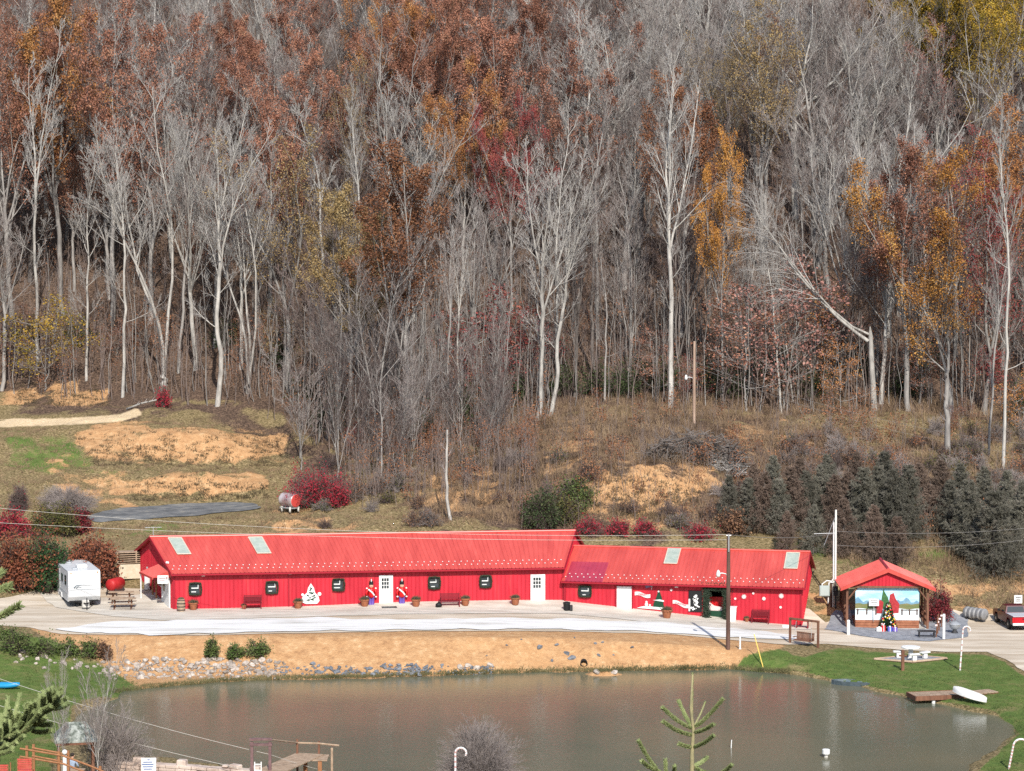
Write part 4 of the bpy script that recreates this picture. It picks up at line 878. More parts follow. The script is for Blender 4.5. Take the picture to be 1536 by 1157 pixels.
mb = MB(); mb.prism([(-1.15,-.03),(-.9,.06),(-.5,.14),(.1,.1),(.7,.06),(1.15,-.05),(1.1,-.14),(.3,-.1),(-.4,-.06)], 'y', -.02, .02); mb.build('snow_bank', m_wht, t)
mb = MB(); mb.ball((-.45,0,.24), .13, sq=(1,.25,1)); mb.ball((-.45,0,.42), .09, sq=(1,.25,1)); mb.ball((-.2,0,.2), .08, sq=(1,.25,1)); mb.build('snowman', m_pink, t)
# white star flakes on the wall at right
for i, (px, row, r_) in enumerate(((1116,895,.17),(1146,898,.13),(1172,894,.18),(1130,890,.08),(1103,898,.08),(1171,911,.09),(1007,885,.09))):
    mb = MB()
    for k in range(6): a = k*math.pi/6; mb.box((0,-.01*(k % 2),0), (2*r_,.012+.002*k,.045 if r_ > .1 else .06), ry=a)
    mb.ball((0,-.01,0), r_*.28, sq=(1,.2,1)); u, z = BB.F.hit(px, row)
    tag(mb.build('snowflake', m_pink, None, BB.F.w(u, -.06, z), BB.F.rz), ['large pale flake decoration upper left of the dark bench at right', 'middle-sized flake straight above the dark bench', 'large flake nearest the right corner of the red wall', 'small white dot flake between the two left flakes', 'small flake right beside the brown lamp pole', 'small flake low on the wall right of the dark bench', 'small flake high on the wall right of the green wall tree'][i], 'decoration', 'flakes on the red wall')
t = wall_thing(BB, 'wall_flag', 'small dark blue flag decoration under the eave above the green wall tree', 'flag', 973, 878)
mb = MB(); mb.box((0,0,0), (.5,.02,.34), ry=-.25, bev=.004); mb.build('flag_cloth', M('flag_blue', (.06,.06,.16), (.28,.2,.3), scale=6), t); mb = MB(); mb.tube([(.22,-.02,-.3),(.3,-.02,.28)], .018, 6); mb.build('staff', m_wht, t)
# white wall tree on the long building
t = wall_thing(BA, 'wall_tree', 'flat white tree decoration with dark swirls on the long red wall', 'decoration', 466, 891)
mb = MB(); mb.prism([(-.75,-.55),(-.35,-.72),(.45,-.72),(.62,-.5),(.55,-.2),(.3,.1),(.22,.45),(0,.78),(-.2,.45),(-.28,.1),(-.58,-.15)], 'y', -.02, .02); mb.ball((.62,0,-.02), .14, sq=(1,.2,1)); mb.ball((-.6,0,-.05), .1, sq=(1,.2,1)); mb.build('tree_board', m_wht, t)
mb = MB(); rr = random.Random(8)
for i in range(24):
    f = rr.random(); x = rr.uniform(-.42, .42)*(1-f*.75); mb.box((x,-.03,-.5+f*1.0), (rr.uniform(.12, .26),.015,.055), ry=rr.uniform(-.6, .6))
mb.build('swirls', m_grn, t)
# toy soldiers beside the door
for px, lab in ((556,'toy soldier cut-out left of the glazed white door'), (602,'toy soldier cut-out right of the glazed white door')):
    u, z = BA.F.hit(px, 908); t = thing('toy_soldier', lab, 'decoration', BA.F.w(u, -.22, BA.zb(u)+.12), BA.F.rz, 'toy soldiers by the door')
    mb = MB(); mb.lathe([(.19,.0),(.2,.12),(.13,.16),(.12,.75),(.16,.85)], (-.09,0,0), 10); mb.lathe([(.19,.0),(.2,.12),(.13,.16),(.12,.75),(.16,.85)], (.09,0,0), 10); mb.build('trousers', m_purple, t, smooth=True)
    mb = MB(); mb.lathe([(.2,.8),(.24,.95),(.22,1.25),(.26,1.45),(.12,1.52)], (0,0,0), 12)
    for sx in (-1, 1): mb.tube([(sx*.25,0,1.42),(sx*.35,-.02,1.15),(sx*.33,-.05,.9)], [.09,.08,.07], 8)
    mb.build('coat', m_red, t, smooth=True)
    mb = MB(); mb.tube([(-.22,-.18,1.42),(.05,-.26,1.2),(.2,-.2,.98)], .06, 6)
    for sx in (-1, 1): mb.ball((sx*.33,-.06,.86), .075); mb.ball((sx*.32,0,1.46), .07)
    mb.build('sash', m_wht, t)
    mb = MB(); mb.lathe([(.1,1.5),(.15,1.58),(.15,1.72),(.1,1.78)], (0,0,0), 12); mb.ball((0,-.15,1.65), .03); mb.build('head', m_skin, t, smooth=True)
    mb = MB(); mb.lathe([(.16,1.74),(.15,1.8),(.15,1.98),(.05,2.02),(.04,2.14),(.01,2.16)], (0,0,0), 12); mb.build('hat', m_blk, t)
    mb = MB(); mb.tube([(0,-.12,1.95),(0,-.1,2.16)], .035, 6); mb.build('plume', m_wht, t)
# awning, door and small things at the left gable
GL = Frame(BA.F.o, a1)
u_ = lambda v, x, z: (x, v, z)
mb = MB(); mb.box((-.06,1.55,1.02), (.05,1.7,2.1), bev=.01); d = mb.build('gable_door', m_wht, BA.root)
mb = MB()
for v in (.66, 2.44): mb.box((-.08,v,1.05), (.1,.09,2.2))
mb.box((-.08,1.55,2.15), (.1,1.87,.1)); mb.build('door_frame', m_wht, d)
mb = MB(); mb.box((-.095,2.0,1.45), (.02,.5,.7)); mb.build('pane', m_glass, d)
mb = MB(); mb.ball((-.14,.95,1.0), .045); mb.build('handle', m_steel, d)
mb = MB(); ribs(mb, ((-1.35,.3,2.3),(-1.35,3.6,2.3)), ((-.03,.3,2.85),(-.03,3.6,2.85)), Vector((-.4,0,1)).normalized()); mb.box((-1.36,1.95,2.24), (.05,3.3,.14)); mb.add([(-1.35,.3,2.3),(-.03,.3,2.85),(-.03,.3,2.3)], [(0,1,2)]); mb.add([(-1.35,3.6,2.3),(-.03,3.6,2.85),(-.03,3.6,2.3)], [(0,1,2)])
aw = mb.build('porch_roof', m_rroof, BA.root)
mb = MB(); mb.tube([(-1.3,3.5,0),(-1.3,3.5,2.25)], .05, 6); mb.build('porch_post', m_wht, BA.root)
mb = MB(); mb.box((-.05,2.9,1.75), (.05,.8,.9)); wn_ = mb.build('gable_window', m_wht, BA.root); mb = MB(); mb.box((-.085,2.9,1.75), (.02,.68,.78)); mb.build('pane', m_glass, wn_)
mb = MB(); mb.box((-.06,1.0,3.3), (.08,.1,.14)); mb.ball((-.15,1.0,3.3), .09); mb.build('floodlight', m_wht, BA.root)
def place_on(B, u, v, z=None): p = B.F.w(u, v, 0); return (p.x, p.y, (tz(p.x, p.y)+.05) if z is None else z)
q = BA.F.w(-.75, -.1, 2.22); t = thing('porch_sign', 'small white sign hanging at the porch corner of the left gable', 'sign', q, a1)
mb = MB(); mb.box((0,0,0), (.78,.04,.6), bev=.008); mb.build('board', m_wht, t); mb = MB()
for i, w_ in enumerate((.5,.36)): mb.box((-.05,-.025,.08-i*.16), (w_,.01,.05))
mb.box((.28,-.025,.1), (.1,.01,.2)); mb.build('lettering', M('faded_ink', (.25,.16,.16)), t)
t = thing('gas_cylinder', 'tall white gas cylinder standing against the left gable wall', 'cylinder', place_on(BA, -.3, 5.5), a1)
mb = MB(); mb.lathe([(.2,0),(.22,.05),(.22,1.3),(.16,1.45),(.06,1.5)], (0,0,0), 14); mb.build('tank', m_wht, t, smooth=True); mb = MB(); mb.lathe([(.05,1.48),(.05,1.6),(.08,1.62),(.08,1.7)], (0,0,0), 8); mb.build('valve', m_steel, t)
for v, lab, hh_ in ((3.9,'rusty orange post leaning by the porch of the left gable',1.25), (3.0,'rusty orange post nearest the gable door',1.35)):
    t = thing('rusty_post', lab, 'post', place_on(BA, -.35, v), a1); mb = MB(); mb.tube([(0,0,0),(0,.1,hh_*.7),(0,.02,hh_)], .07, 7); mb.build('shaft', m_cedar, t); mb = MB(); mb.box((0,0,.03), (.25,.25,.06)); mb.build('foot', m_steel, t)
# planters, benches, bins along the walls
def planter(x, y, z, label, s=1, dry=True, rzv=0):
    t = thing('planter', label, 'planter', (x, y, z), rzv, 'terracotta planters along the wall'); t.scale = (s, s, s)
    mb = MB(); mb.lathe([(.2,0),(.22,.03),(.31,.44),(.35,.44),(.35,.54),(.3,.54),(.28,.48)], (0,0,0), 18); mb.build('pot', m_terr, t, smooth=True, smooth_angle=40)
    r2 = np.random.RandomState(int(abs(x*100)) % 997); c = np.repeat(np.array([[0, 0, .48]]), 420, 0)+r2.randn(420, 3)*np.array([.12, .12, .03]); d = r2.randn(420, 3)*np.array([.8, .8, .5])+np.array([0, 0, .8]); d /= np.linalg.norm(d, axis=1, keepdims=True)
    link('plant', np_mesh('plant', *blades(r2, c, d, r2.uniform(.12, .34, 420), np.full(420, .016))), m_plant, t)
for px, row, lab in ((290,916,'terracotta planter under the leftmost window beside the barrel'), (447,914,'terracotta planter in front of the white wall tree'), (547,911,'terracotta planter left of the left toy soldier'), (624,911,'terracotta planter right of the right toy soldier'), (698,910,'terracotta planter right of the bench on the long wall'), (773,909,'terracotta planter left of the right-hand glazed door')):
    g = G(px, row); planter(g.x, g.y, g.z+.05, lab)
g = G(1000, 928); planter(g.x, g.y-.1, g.z+.05, 'wide brown tub under the white snow strip', 1.15)
g = G(1120, 934); planter(g.x, g.y, g.z+.05, 'small dark planter left of the dark bench at right', .55)
g = G(366, 915); planter(g.x, g.y, g.z+.05, 'small planter beside the bench under the second window', .55)
def bench(px, row, label, rz, mat=m_dkred, w=1.45):
    g = G(px, row); t = thing('garden_bench', label, 'bench', (g.x, g.y+.15, g.z+.05), rz, 'benches along the red walls')
    mb = MB()
    for k in range(4): mb.box((0,-.02+k*.12-.2,.43), (w,.09,.035))
    mb.build('seat', mat, t); mb = MB()
    for k in range(5): mb.box((0,.24+k*.012,.55+k*.09), (w,.03,.065))
    for sx in (-1, 1): mb.tube([(sx*(w/2-.05),.24,.42),(sx*(w/2-.05),.3,.98)], .025, 6)
    mb.build('backrest', mat, t)
    for sx in (-1, 1):
        for sy in (-.22, .2): mb = MB(); mb.box((sx*(w/2-.06),sy,.21), (.06,.06,.42)); mb.build('leg', mat, t)
        mb = MB(); mb.box((sx*(w/2-.06),0,.64), (.06,.5,.04)); mb.box((sx*(w/2-.06),-.22,.53), (.05,.05,.2)); mb.build('armrest', mat, t)
bench(379, 915, 'dark red bench under the second window from the left', a1, w=1.3)
bench(675, 912, 'dark red bench between two planters on the long wall', a1)
bench(1141, 937, 'dark maroon bench against the wall right of the open doorway', a2, w=1.3)
g = G(272, 918); t = thing('barrel', 'grey barrel with dark hoops at the left corner of the long building', 'barrel', (g.x, g.y-.1, g.z+.05))
mb = MB(); mb.lathe([(.24,0),(.3,.25),(.31,.45),(.29,.7),(.25,.88)], (0,0,0), 18); mb.build('staves', m_wood, t, smooth=True, smooth_angle=50)
mb = MB()
for zz, r_ in ((.12,.275),(.35,.315),(.58,.312),(.8,.272)): mb.lathe([(r_,zz-.03),(r_+.008,zz-.03),(r_+.008,zz+.03),(r_,zz+.03)], (0,0,0), 18)
mb.build('hoop', m_dmetal, t); mb = MB(); mb.ball((0,0,.92), .2, sq=(1,1,.5), rough=.15); mb.build('contents', m_plant, t)
g = G(850, 917); t = thing('rubbish_bin', 'black bin standing where the two red buildings meet', 'bin', (g.x, g.y, g.z+.05)); mb = MB(); mb.lathe([(.2,0),(.26,.5),(.28,.52),(.27,.58),(.1,.64)], (0,0,0), 14); mb.build('body', m_blk, t); mb = MB(); mb.box((.32,-.1,.2), (.22,.25,.4), bev=.02); mb.build('crate', m_dmetal, t)
g = G(658, 913); t = thing('black_bag', 'black sack lying beside the bench on the long wall', 'bag', (g.x, g.y, g.z+.05)); mb = MB(); mb.ball((0,0,.17), .24, sq=(1,.8,.8), rough=.12, seed=4); mb.build('sack', m_blk, t, smooth=True); mb = MB(); mb.tube([(0,0,.32),(.02,0,.42)], [.05,.09], 7); mb.build('knot', m_blk, t)
u, z = BB.F.hit(1099, 933); t = thing('white_chest', 'white upright box standing right of the lamp pole', 'box', place_on(BB, u, -.45), a2); mb = MB(); mb.prism([(-.26,0),(.26,0),(.32,1.0),(-.22,1.0)], 'y', -.25, .25); mb.build('body', m_wht, t); mb = MB(); mb.box((.05,0,1.03), (.6,.56,.06), bev=.015); mb.build('lid', m_wht, t)
g = G(1180, 943); t = thing('low_white_board', 'low white board lying at the foot of the red wall near the right corner', 'board', (g.x, g.y, g.z+.05), a2); mb = MB(); mb.box((0,0,.1), (.6,.12,.2), rx=-.2, bev=.02); mb.build('board', m_wht, t)
g = G(1199, 944); t = thing('red_table', 'small red table at the right corner of the lower building, behind the swing', 'table', (g.x+.25, g.y+.3, g.z+.05), a2)
mb = MB(); mb.box((0,0,.52), (1.25,.75,.06), bev=.02); mb.build('tabletop', m_red, t)
for sx in (-.4, .4): mb = MB(); mb.box((sx,0,.25), (.08,.5,.5)); mb.build('leg', m_dkred, t)
g = G(584, 912.5); t = tag(MB().box((0,0,.03), (1.1,.6,.04), bev=.01).build('doormat', m_dmetal, None, (g.x, g.y-.1, g.z+.05), a1), 'dark doormat before the glazed door between the soldiers', 'doormat')
# the long building follows the bend of the yard: its cross-walls fan out in plan
def fan_plan(o):
    for c in o.children:
        if c.type == 'MESH':
            for v in c.data.vertices:
                if v.co.y > .02 or v.co.y < -.3: v.co.x += v.co.y*BA.F.skew(v.co.x)
        fan_plan(c)
fan_plan(BA.root)
# roof antenna
p = at(232, 810, 170.2); t = thing('roof_antenna', 'thin metal aerial on a mast at the left end of the long roof', 'antenna', (p.x-.1, 170.2, 4.0)); mb = MB(); mb.tube([(0,0,-.6),(0,0,1.4)], .03, 6); mb.build('mast', m_steel, t)
mb = MB(); mb.tube([(-.6,-.1,1.35),(.6,.1,1.35)], .02, 5)
for k in range(7): x = -.55+k*.18; mb.tube([(x,-.45-.03*k+.2,1.36),(x,.45,1.36)], .012, 4)
mb.build('boom', m_steel, t)
# ------------------------------------------------------------------ poles, wires
def pole(px, row, top, r, mat, label, name='utility_pole', y=None):
    g = G(px, row) if y is None else Vector((at(px, row, y).x, y, tz(at(px, row, y).x, y)))
    h = zrow(top, g.y)-g.z; t = thing(name, label, 'pole', g)
    mb = MB(); mb.tube([(0,0,-.2),(0,0,h*.5),(0,0,h)], [r, r*.92, r*.75], 10); mb.build('shaft', mat, t, smooth=True, smooth_angle=60); return t, g, h
def lamp_arm(t, z, L, sgn=-1):
    mb = MB(); mb.tube([(0,0,z-.35),(sgn*L*.25,0,z-.05),(sgn*L*.6,0,z),(sgn*L,0,z-.02)], .035, 6); a = mb.build('lamp_arm', m_steel, t)
    mb = MB(); mb.lathe([(.02,.28),(.09,.2),(.13,.05),(.15,-.06),(.11,-.18),(.02,-.24)], (sgn*L,0,z-.05), 10); mb.build('lamp_head', m_wht, a, smooth=True)
m_pole = M('dark_pole_wood', (.075,.04,.032), (.14,.08,.062), scale=3, stretch=(1,1,.15))
m_pole2 = M('pale_pole_wood', (.28,.19,.14), (.4,.29,.22), scale=3, stretch=(1,1,.15))
t1, g1, h1 = pole(1092, 973, 801, .15, m_pole, 'dark brown pole with lamp arm before the open doorway of the red building')
lamp_arm(t1, zrow(860, g1.y)-g1.z, .68); mb = MB(); mb.tube([(-.16,-.1,h1-.1),(.16,-.1,h1-.1)], .04, 6); mb.tube([(0,-.16,h1-1.2),(0,-.16,h1)], .05, 6); mb.build('insulator', m_steel, t1)
t2, g2, h2 = pole(1041, 641, 512, .15, m_pole2, 'thin bare wooden pole with small lamp on the hillside before the wood', y=212)
lamp_arm(t2, zrow(566, 212)-g2.z, .75)
# service mast with meter boxes
g3 = G(1250, 925); yb = 169.5; pm = at(1253, 880, yb); gz3 = tz(pm.x, yb); t3 = thing('service_mast', 'tall white double service mast with grey meter boxes beside the pavilion', 'mast', (pm.x, yb, gz3)); ht = zrow(765, yb)-gz3; hb = zrow(868, yb)-gz3
mb = MB(); mb.tube([(0,0,0),(0,0,ht)], .075, 8); mb.tube([(-.17,0,0),(-.17,0,ht-.9)], .045, 6); mb.build('mast', M('white_mast', (.62,.62,.58), (.72,.72,.68), scale=2), t3)
mb = MB(); zc = lambda row: zrow(row, yb)-gz3; xx = lambda px: at(px, 880, yb).x-pm.x
mb.tube([(-.16,-.08,ht-.9),(-.16,-.08,zc(868)),(-.3,-.08,zc(872)),(xx(1240),-.08,zc(871)),(xx(1233),-.08,zc(876)),(xx(1232),-.08,zc(884))], .05, 7); mb.tube([(-.05,-.14,zc(868)),(-.05,-.14,zc(873)),(xx(1243),-.14,zc(874)),(xx(1242),-.14,zc(905))], .05, 7); mb.build('conduit', m_wht, t3)
mb = MB(); mb.box((xx(1236),-.2,zc(886)), (.75,.3,.78), bev=.03); bx_ = mb.build('meter_box', M('grey_green_box', (.36,.42,.40)), t3); mb = MB(); mb.box((xx(1236)+.02,-.362,zc(886)), (.62,.02,.64), bev=.008); mb.build('lid', M('grey_green_lid', (.4,.46,.44)), bx_)
mb = MB(); mb.box((xx(1253),-.2,zc(886)), (.35,.22,.7), bev=.02); mb.box((xx(1253),-.16,zc(902)), (.12,.1,1.0)); mb.build('switch_box', m_dmetal, t3); mb = MB(); mb.ball((xx(1253),-.33,zc(884)), .12, sq=(1,.5,1)); mb.build('meter', m_glass, t3)
mb = MB(); mb.tube([(xx(1247),.0,zc(868)),(xx(1247),0,0)], .08, 6); mb.build('stub_post', m_pole, t3)
mb = MB(); mb.tube([(-1.6,0,zc(801)),(-.02,0,zc(800))], .03, 5); mb.tube([(-.1,0,zc(778)),(-.85,.0,zc(818))], .018, 5); mb.build('stay', m_steel, t3)
def wire(a, b_, sag, r, mat, label, group=None, name='overhead_wire'):
    a, b_ = Vector(a), Vector(b_); pts_ = [a.lerp(b_, i/24)-Vector((0,0,sag*4*(i/24)*(1-i/24))) for i in range(25)]
    mb = MB(); o = mb.tube(pts_, r, 5).build(name, mat); return tag(o, label, 'wire', group)
m_wire = M('pale_wire', (.5,.47,.42), rough=.5); m_wired = M('dark_wire', (.2,.19,.18), rough=.6)
top1 = Vector((g1.x, g1.y, g1.z+h1-.05)); gw = 'overhead wires'
wire(at(-60, 757, 158), top1, .75, .012, m_wire, 'upper pale overhead wire running from the left edge across the long roof', gw)
wire(at(-60, 781, 157), top1-Vector((0,0,.35)), .45, .012, m_wire, 'lower pale overhead wire running from the left edge across the long roof', gw)
wire(top1, (pm.x-.1, yb, gz3+zc(801)), .25, .015, m_wired, 'short wire between the brown lamp pole and the service mast', gw)
wire((pm.x, yb, gz3+zc(797)), at(1600, 786, 176), .4, .013, m_wired, 'upper thin wire from the service mast to the right edge', gw)
wire((pm.x, yb, gz3+zc(818)), at(1600, 801, 176), .5, .013, m_wired, 'lower thin wire from the service mast to the right edge', gw)
wire((g2.x, 212, g2.z+h2*.75), at(1600, 672, 206), 1.3, .01, m_wired, 'upper wire from the hillside lamp pole to the right through the trees', gw)
wire((g2.x, 212, g2.z+h2*.7), at(1600, 690, 206), 1.3, .01, m_wired, 'lower wire from the hillside lamp pole to the right through the trees', gw)
# ------------------------------------------------------------------ pavilion
PVF = 165.0; pc = at(1331, 940, PVF); pz = tz(pc.x, PVF)+.06
pv = thing('pavilion', 'open red-roofed pavilion with a painted winter mural across its front', 'pavilion', (pc.x, PVF, pz), R(-3))
hw = 2.98; zt = zrow(881, PVF)-pz; zr_ = zrow(855, PVF)-pz; dep = 5.2
m_proof = m_rroof
mb = MB(); ov = .42; sl = (zr_-zt)/hw
for sx in (-1, 1):
    n_ = Vector((sx*sl, 0, 1)).normalized(); e = hw+ov
    ribs(mb, ((sx*e,-.35,zr_-sl*e+.1),(sx*e,dep,zr_-sl*e+.1)), ((0,-.35,zr_+.1),(0,dep,zr_+.1)), n_); mb.add([(sx*e,-.35,zr_-sl*e+.04),(sx*e,dep,zr_-sl*e+.04),(0,dep,zr_+.04),(0,-.35,zr_+.04)], [(0,1,2,3)])
prf = mb.build('roof', m_proof, pv)
mb = MB()
for sx in (-1, 1):
    e = hw+ov; mb.add([(0,-.37,zr_+.16),(sx*e,-.37,zr_-sl*e+.16),(sx*e,-.37,zr_-sl*e-.08),(0,-.37,zr_-.14),(0,-.3,zr_+.16),(sx*e,-.3,zr_-sl*e+.16),(sx*e,-.3,zr_-sl*e-.08),(0,-.3,zr_-.14)], [(0,1,2,3),(4,5,6,7),(0,1,5,4),(3,2,6,7),(1,2,6,5)])
mb.build('rake_trim', m_rroof, prf)
mb = MB(); mb.tube([(0,-.36,zr_+.13),(0,dep,zr_+.13)], .09, 7); mb.build('ridge_cap', m_rroofd, prf)
mb = MB()
for sx in (-1, 1): ribs(mb, ((0,-.05,zt),(sx*hw,-.05,zt)), ((0,-.05,zr_-.02),(sx*hw,-.05,zr_-sl*hw-.02)), (0,-1,0), pitch=.25)
mb.build('gable_wall', m_rwall, pv)
mb = MB(); mb.box((0,-.03,zt+.02), (2*hw,.12,.14)); mb.build('header_beam', m_brwood, pv)
for sx in (-1, 1):
    for y_ in (.1, 1.8, 3.5, 5.1): mb = MB(); mb.box((sx*(hw-.1),y_,zt/2), (.16,.16,zt)); mb.build('post', m_brwood, pv)
    mb = MB(); mb.tube([(sx*(hw-.18),.1,zt-.9),(sx*(hw-.8),.1,zt-.08)], .06, 5); mb.build('brace', m_brwood, pv)
    mb = MB()
    for k in range(2): mb.box((sx*(hw-.1),2.6,.5+k*.45), (.05,5.0,.1))
    for k in range(18): mb.box((sx*(hw-.1),.35+k*.26,.5), (.035,.05,.9))
    mb.build('railing', m_brwood, pv)
mb = MB(); mb.box((0,2.6,-.02), (2*hw,5.1,.06)); mb.build('floor_slab', m_conc, pv)
# stage with plank front and mural board
mx = 2.28; mb = MB()
for k in range(3): mb.box((0,.12,.1+k*.19), (2*mx,.08,.175), bev=.015)
mb.box((0,1.45,.28), (2*mx,2.5,.5)); mb.build('stage', M('stage_boards', (.24,.09,.05), (.36,.15,.08), scale=3), pv)
for sx in (-1, 1): mb = MB(); mb.prism([(.0,0),(1.0,.0),(4.6,1.0),(0+4.6,0)], 'x', sx*mx+sx*.02, sx*(hw-.25)); mb.build('ramp', m_conc, pv)
mz0, mz1 = .58, zt-.05; mh = mz1-mz0
mu = thing('mural_board', 'large painted board of blue sky, hills and snowy field in the pavilion', 'mural', pv.location+Vector((0,0,0)), R(-3))
mb = MB(); mb.box((0,.22,(mz0+mz1)/2), (2*mx,.05,mh)); mb.build('board', M('mural_sky', (.27,.57,.75), (.58,.76,.84), scale=.9, stretch=(.5,1,2)), mu)
def mur(name, poly, dy, mat): mb = MB(); mb.prism([(x*mx, mz0+z*mh) for x, z in poly], 'y', .195-dy, .2-dy); return mb.build(name, mat, mu)
rr = random.Random(5)
mur('painted_hills', [(-1,.35)]+[(-1+i/12, .6+.06*math.sin(i*1.7)+.05*math.sin(i*.7+1)) for i in range(25)]+[(1,.35)], .004, M('mural_hills', (.12,.25,.37), (.2,.34,.43), scale=2))
mur('painted_fields', [(-1,.2)]+[(-1+i/8, .5+.02*math.sin(i*2.1)) for i in range(17)]+[(1,.2)], .008, M('mural_fields', (.12,.16,.06), (.22,.19,.09), scale=2, stretch=(.4,1,3)))
mur('painted_snow', [(-1,0)]+[(-1+i/8, .345+.015*math.sin(i*1.3)) for i in range(17)]+[(1,0)], .012, M('mural_snow', (.62,.74,.78), (.78,.82,.83), scale=1.5))
mb = MB()
for x0, x1 in ((-.98,-.3),(.42,.98)):
    mb.box(((x0+x1)/2*mx,.175,mz0+.31*mh), ((x1-x0)*mx,.01,.07))
    for k in range(3): mb.box((mx*(x0+(x1-x0)*(.08+.42*k)),.172,mz0+.25*mh), (.11,.01,.42))
mb.build('painted_fence', M('mural_fence', (.1,.07,.06)), mu)
mur('painted_tree', [(-.22,.35),(.1,.35),(.02,.7),(-.06,.82),(-.13,.95),(-.17,.72)], .02, M('mural_tree', (.03,.09,.03), (.06,.16,.06), scale=5))
mur('painted_poinsettia', [(-.36,.2),(-.16,.2),(-.12,.55),(-.22,.62),(-.36,.52)], .024, M('mural_red', (.3,.02,.03), (.45,.05,.05), scale=6))
mur('painted_bow', [(.12,.2),(.36,.22),(.38,.5),(.26,.66),(.2,.84),(.08,.78),(.06,.55)], .024, bpy.data.materials['mural_red'])
t = thing('white_notice', 'small white notice standing before the mural, left of the decorated tree', 'sign', pv.location+Vector((-.99,-.08,0)), 0)
mb = MB(); mb.box((0,0,1.9), (.72,.03,.52), bev=.005); mb.build('board', m_wht, t); mb = MB(); mb.tube([(0,.03,.5),(0,.03,1.7)], .025, 6); mb.build('stake', m_steel, t)
mb = MB()
for i, w_ in enumerate((.5,.42,.3)): mb.box((0,-.02,2.02-i*.12), (w_,.008,.035))
mb.build('lettering', m_dmetal, t)
# decorated tree
g = G(1330, 944); ct = thing('decorated_tree', 'decorated green tree with baubles, bows and parcels in front of the mural', 'tree', (g.x, PVF-.55, pz)); ct.scale = (.86, .86, .86)
rs = np.random.RandomState(8); n_ = 5200; hh_ = rs.rand(n_)**1.3; rad = (1-hh_)*.68+.03; az = rs.rand(n_)*6.283; rr_ = rad*np.sqrt(rs.uniform(.25, 1, n_))
c = np.stack([rr_*np.cos(az), rr_*np.sin(az), .12+hh_*2.15], 1); d = np.stack([np.cos(az), np.sin(az), rs.randn(n_)*.35-.1], 1); d /= np.linalg.norm(d, axis=1, keepdims=True)
link('crown', np_mesh('crown', *blades(rs, c, d, rs.uniform(.1, .22, n_), np.full(n_, .016))), M('artificial_green', (.01,.035,.014), (.02,.07,.025), scale=5), ct)
mb = MB(); mb.tube([(0,0,0),(0,0,2.1)], [.06,.02], 7); mb.build('trunk', m_brwood, ct)
cols = {'gold_bauble': M('gold', (.6,.45,.05), rough=.3), 'red_bauble': m_red, 'white_bauble': m_wht}
rr = random.Random(2)
for nm, m_ in cols.items():
    for k in range(22):
        mb = MB(); f = rr.uniform(.03, .95); a = rr.uniform(3.4, 6.0); r_ = (1-f)*.7+.06; mb.ball((r_*math.cos(a), r_*math.sin(a), .15+f*2.1), rr.uniform(.05, .1)); mb.build('bauble', m_, ct)
for px, m_, sz, lab in ((1318,m_wht,(.4,.3,.28),'white parcel at the left foot of the decorated tree'), (1324,m_red,(.26,.3,.42),'red parcel second from the left at the foot of the decorated tree'), (1334,M('blue_paper', (.08,.1,.4)),(.34,.3,.32),'blue parcel right of the middle at the foot of the decorated tree'), (1342,M('violet_paper', (.16,.1,.42)),(.3,.3,.26),'violet parcel at the right foot of the decorated tree')):
    x = at(px, 944, PVF-1.05).x; t = thing('parcel', lab, 'parcel', (x, PVF-1.25, pz), rr.uniform(-.2, .2), 'parcels under the decorated tree'); mb = MB(); mb.box((0,0,sz[2]/2), sz, bev=.012); mb.build('box', m_, t)
    mb = MB(); mb.box((0,0,sz[2]/2), (.05,sz[1]+.012,sz[2]+.012)); mb.ball((0,0,sz[2]+.03), .06, sq=(1.5,1,.7)); mb.build('ribbon', m_wht, t)
# black picnic bench, bollards, fire bowl
g = G(1391, 958); t = thing('low_table', 'low black slatted table at the right front of the pavilion', 'table', (g.x, g.y+.3, g.z+.06), R(-4)); mb = MB()
for k in range(6): mb.box((0,-.3+k*.12,.42), (1.25,.09,.04))
mb.build('tabletop', m_dmetal, t)
for sx in (-.52, .52):
    for sy in (-.26, .26): mb = MB(); mb.box((sx,sy,.2), (.07,.07,.4)); mb.build('leg', m_dmetal, t)
mb = MB(); mb.box((0,-.26,.14), (1.0,.04,.05)); mb.build('stretcher', m_dmetal, t)
for px, row, top, r_, lab in ((1272.5,953,930,.11,'short white bollard at the left of the grey gravel court'), (1415.5,960,921,.1,'taller white bollard at the right of the pavilion'), (1110,974,955,.06,'thin white post on the dirt bank beside the brown lamp pole')):
    g = G(px, row); h = zrow(top, g.y)-g.z; t = thing('bollard', lab, 'bollard', g); mb = MB(); mb.lathe([(r_,-.1),(r_,h-.06),(r_*.8,h-.01),(r_*.3,h)], (0,0,0), 12); mb.build('post', m_wht, t); mb = MB(); mb.lathe([(r_*1.8,-.05),(r_*1.8,.02),(r_*1.2,.05)], (0,0,0), 12); mb.build('footing', m_conc, t)
g = G(1432, 951); t = thing('fire_bowl', 'small galvanised fire bowl on the gravel right of the pavilion', 'fire bowl', (g.x, g.y, g.z+.05)); mb = MB(); mb.lathe([(.12,.22),(.34,.4),(.4,.62),(.44,.64),(.4,.68),(.3,.72),(.15,.84)], (0,0,0), 18); mb.build('bowl', m_steel, t, smooth=True, smooth_angle=40); mb = MB(); mb.lathe([(.26,0),(.2,.1),(.12,.24)], (0,0,0), 12); mb.build('base', m_dmetal, t)
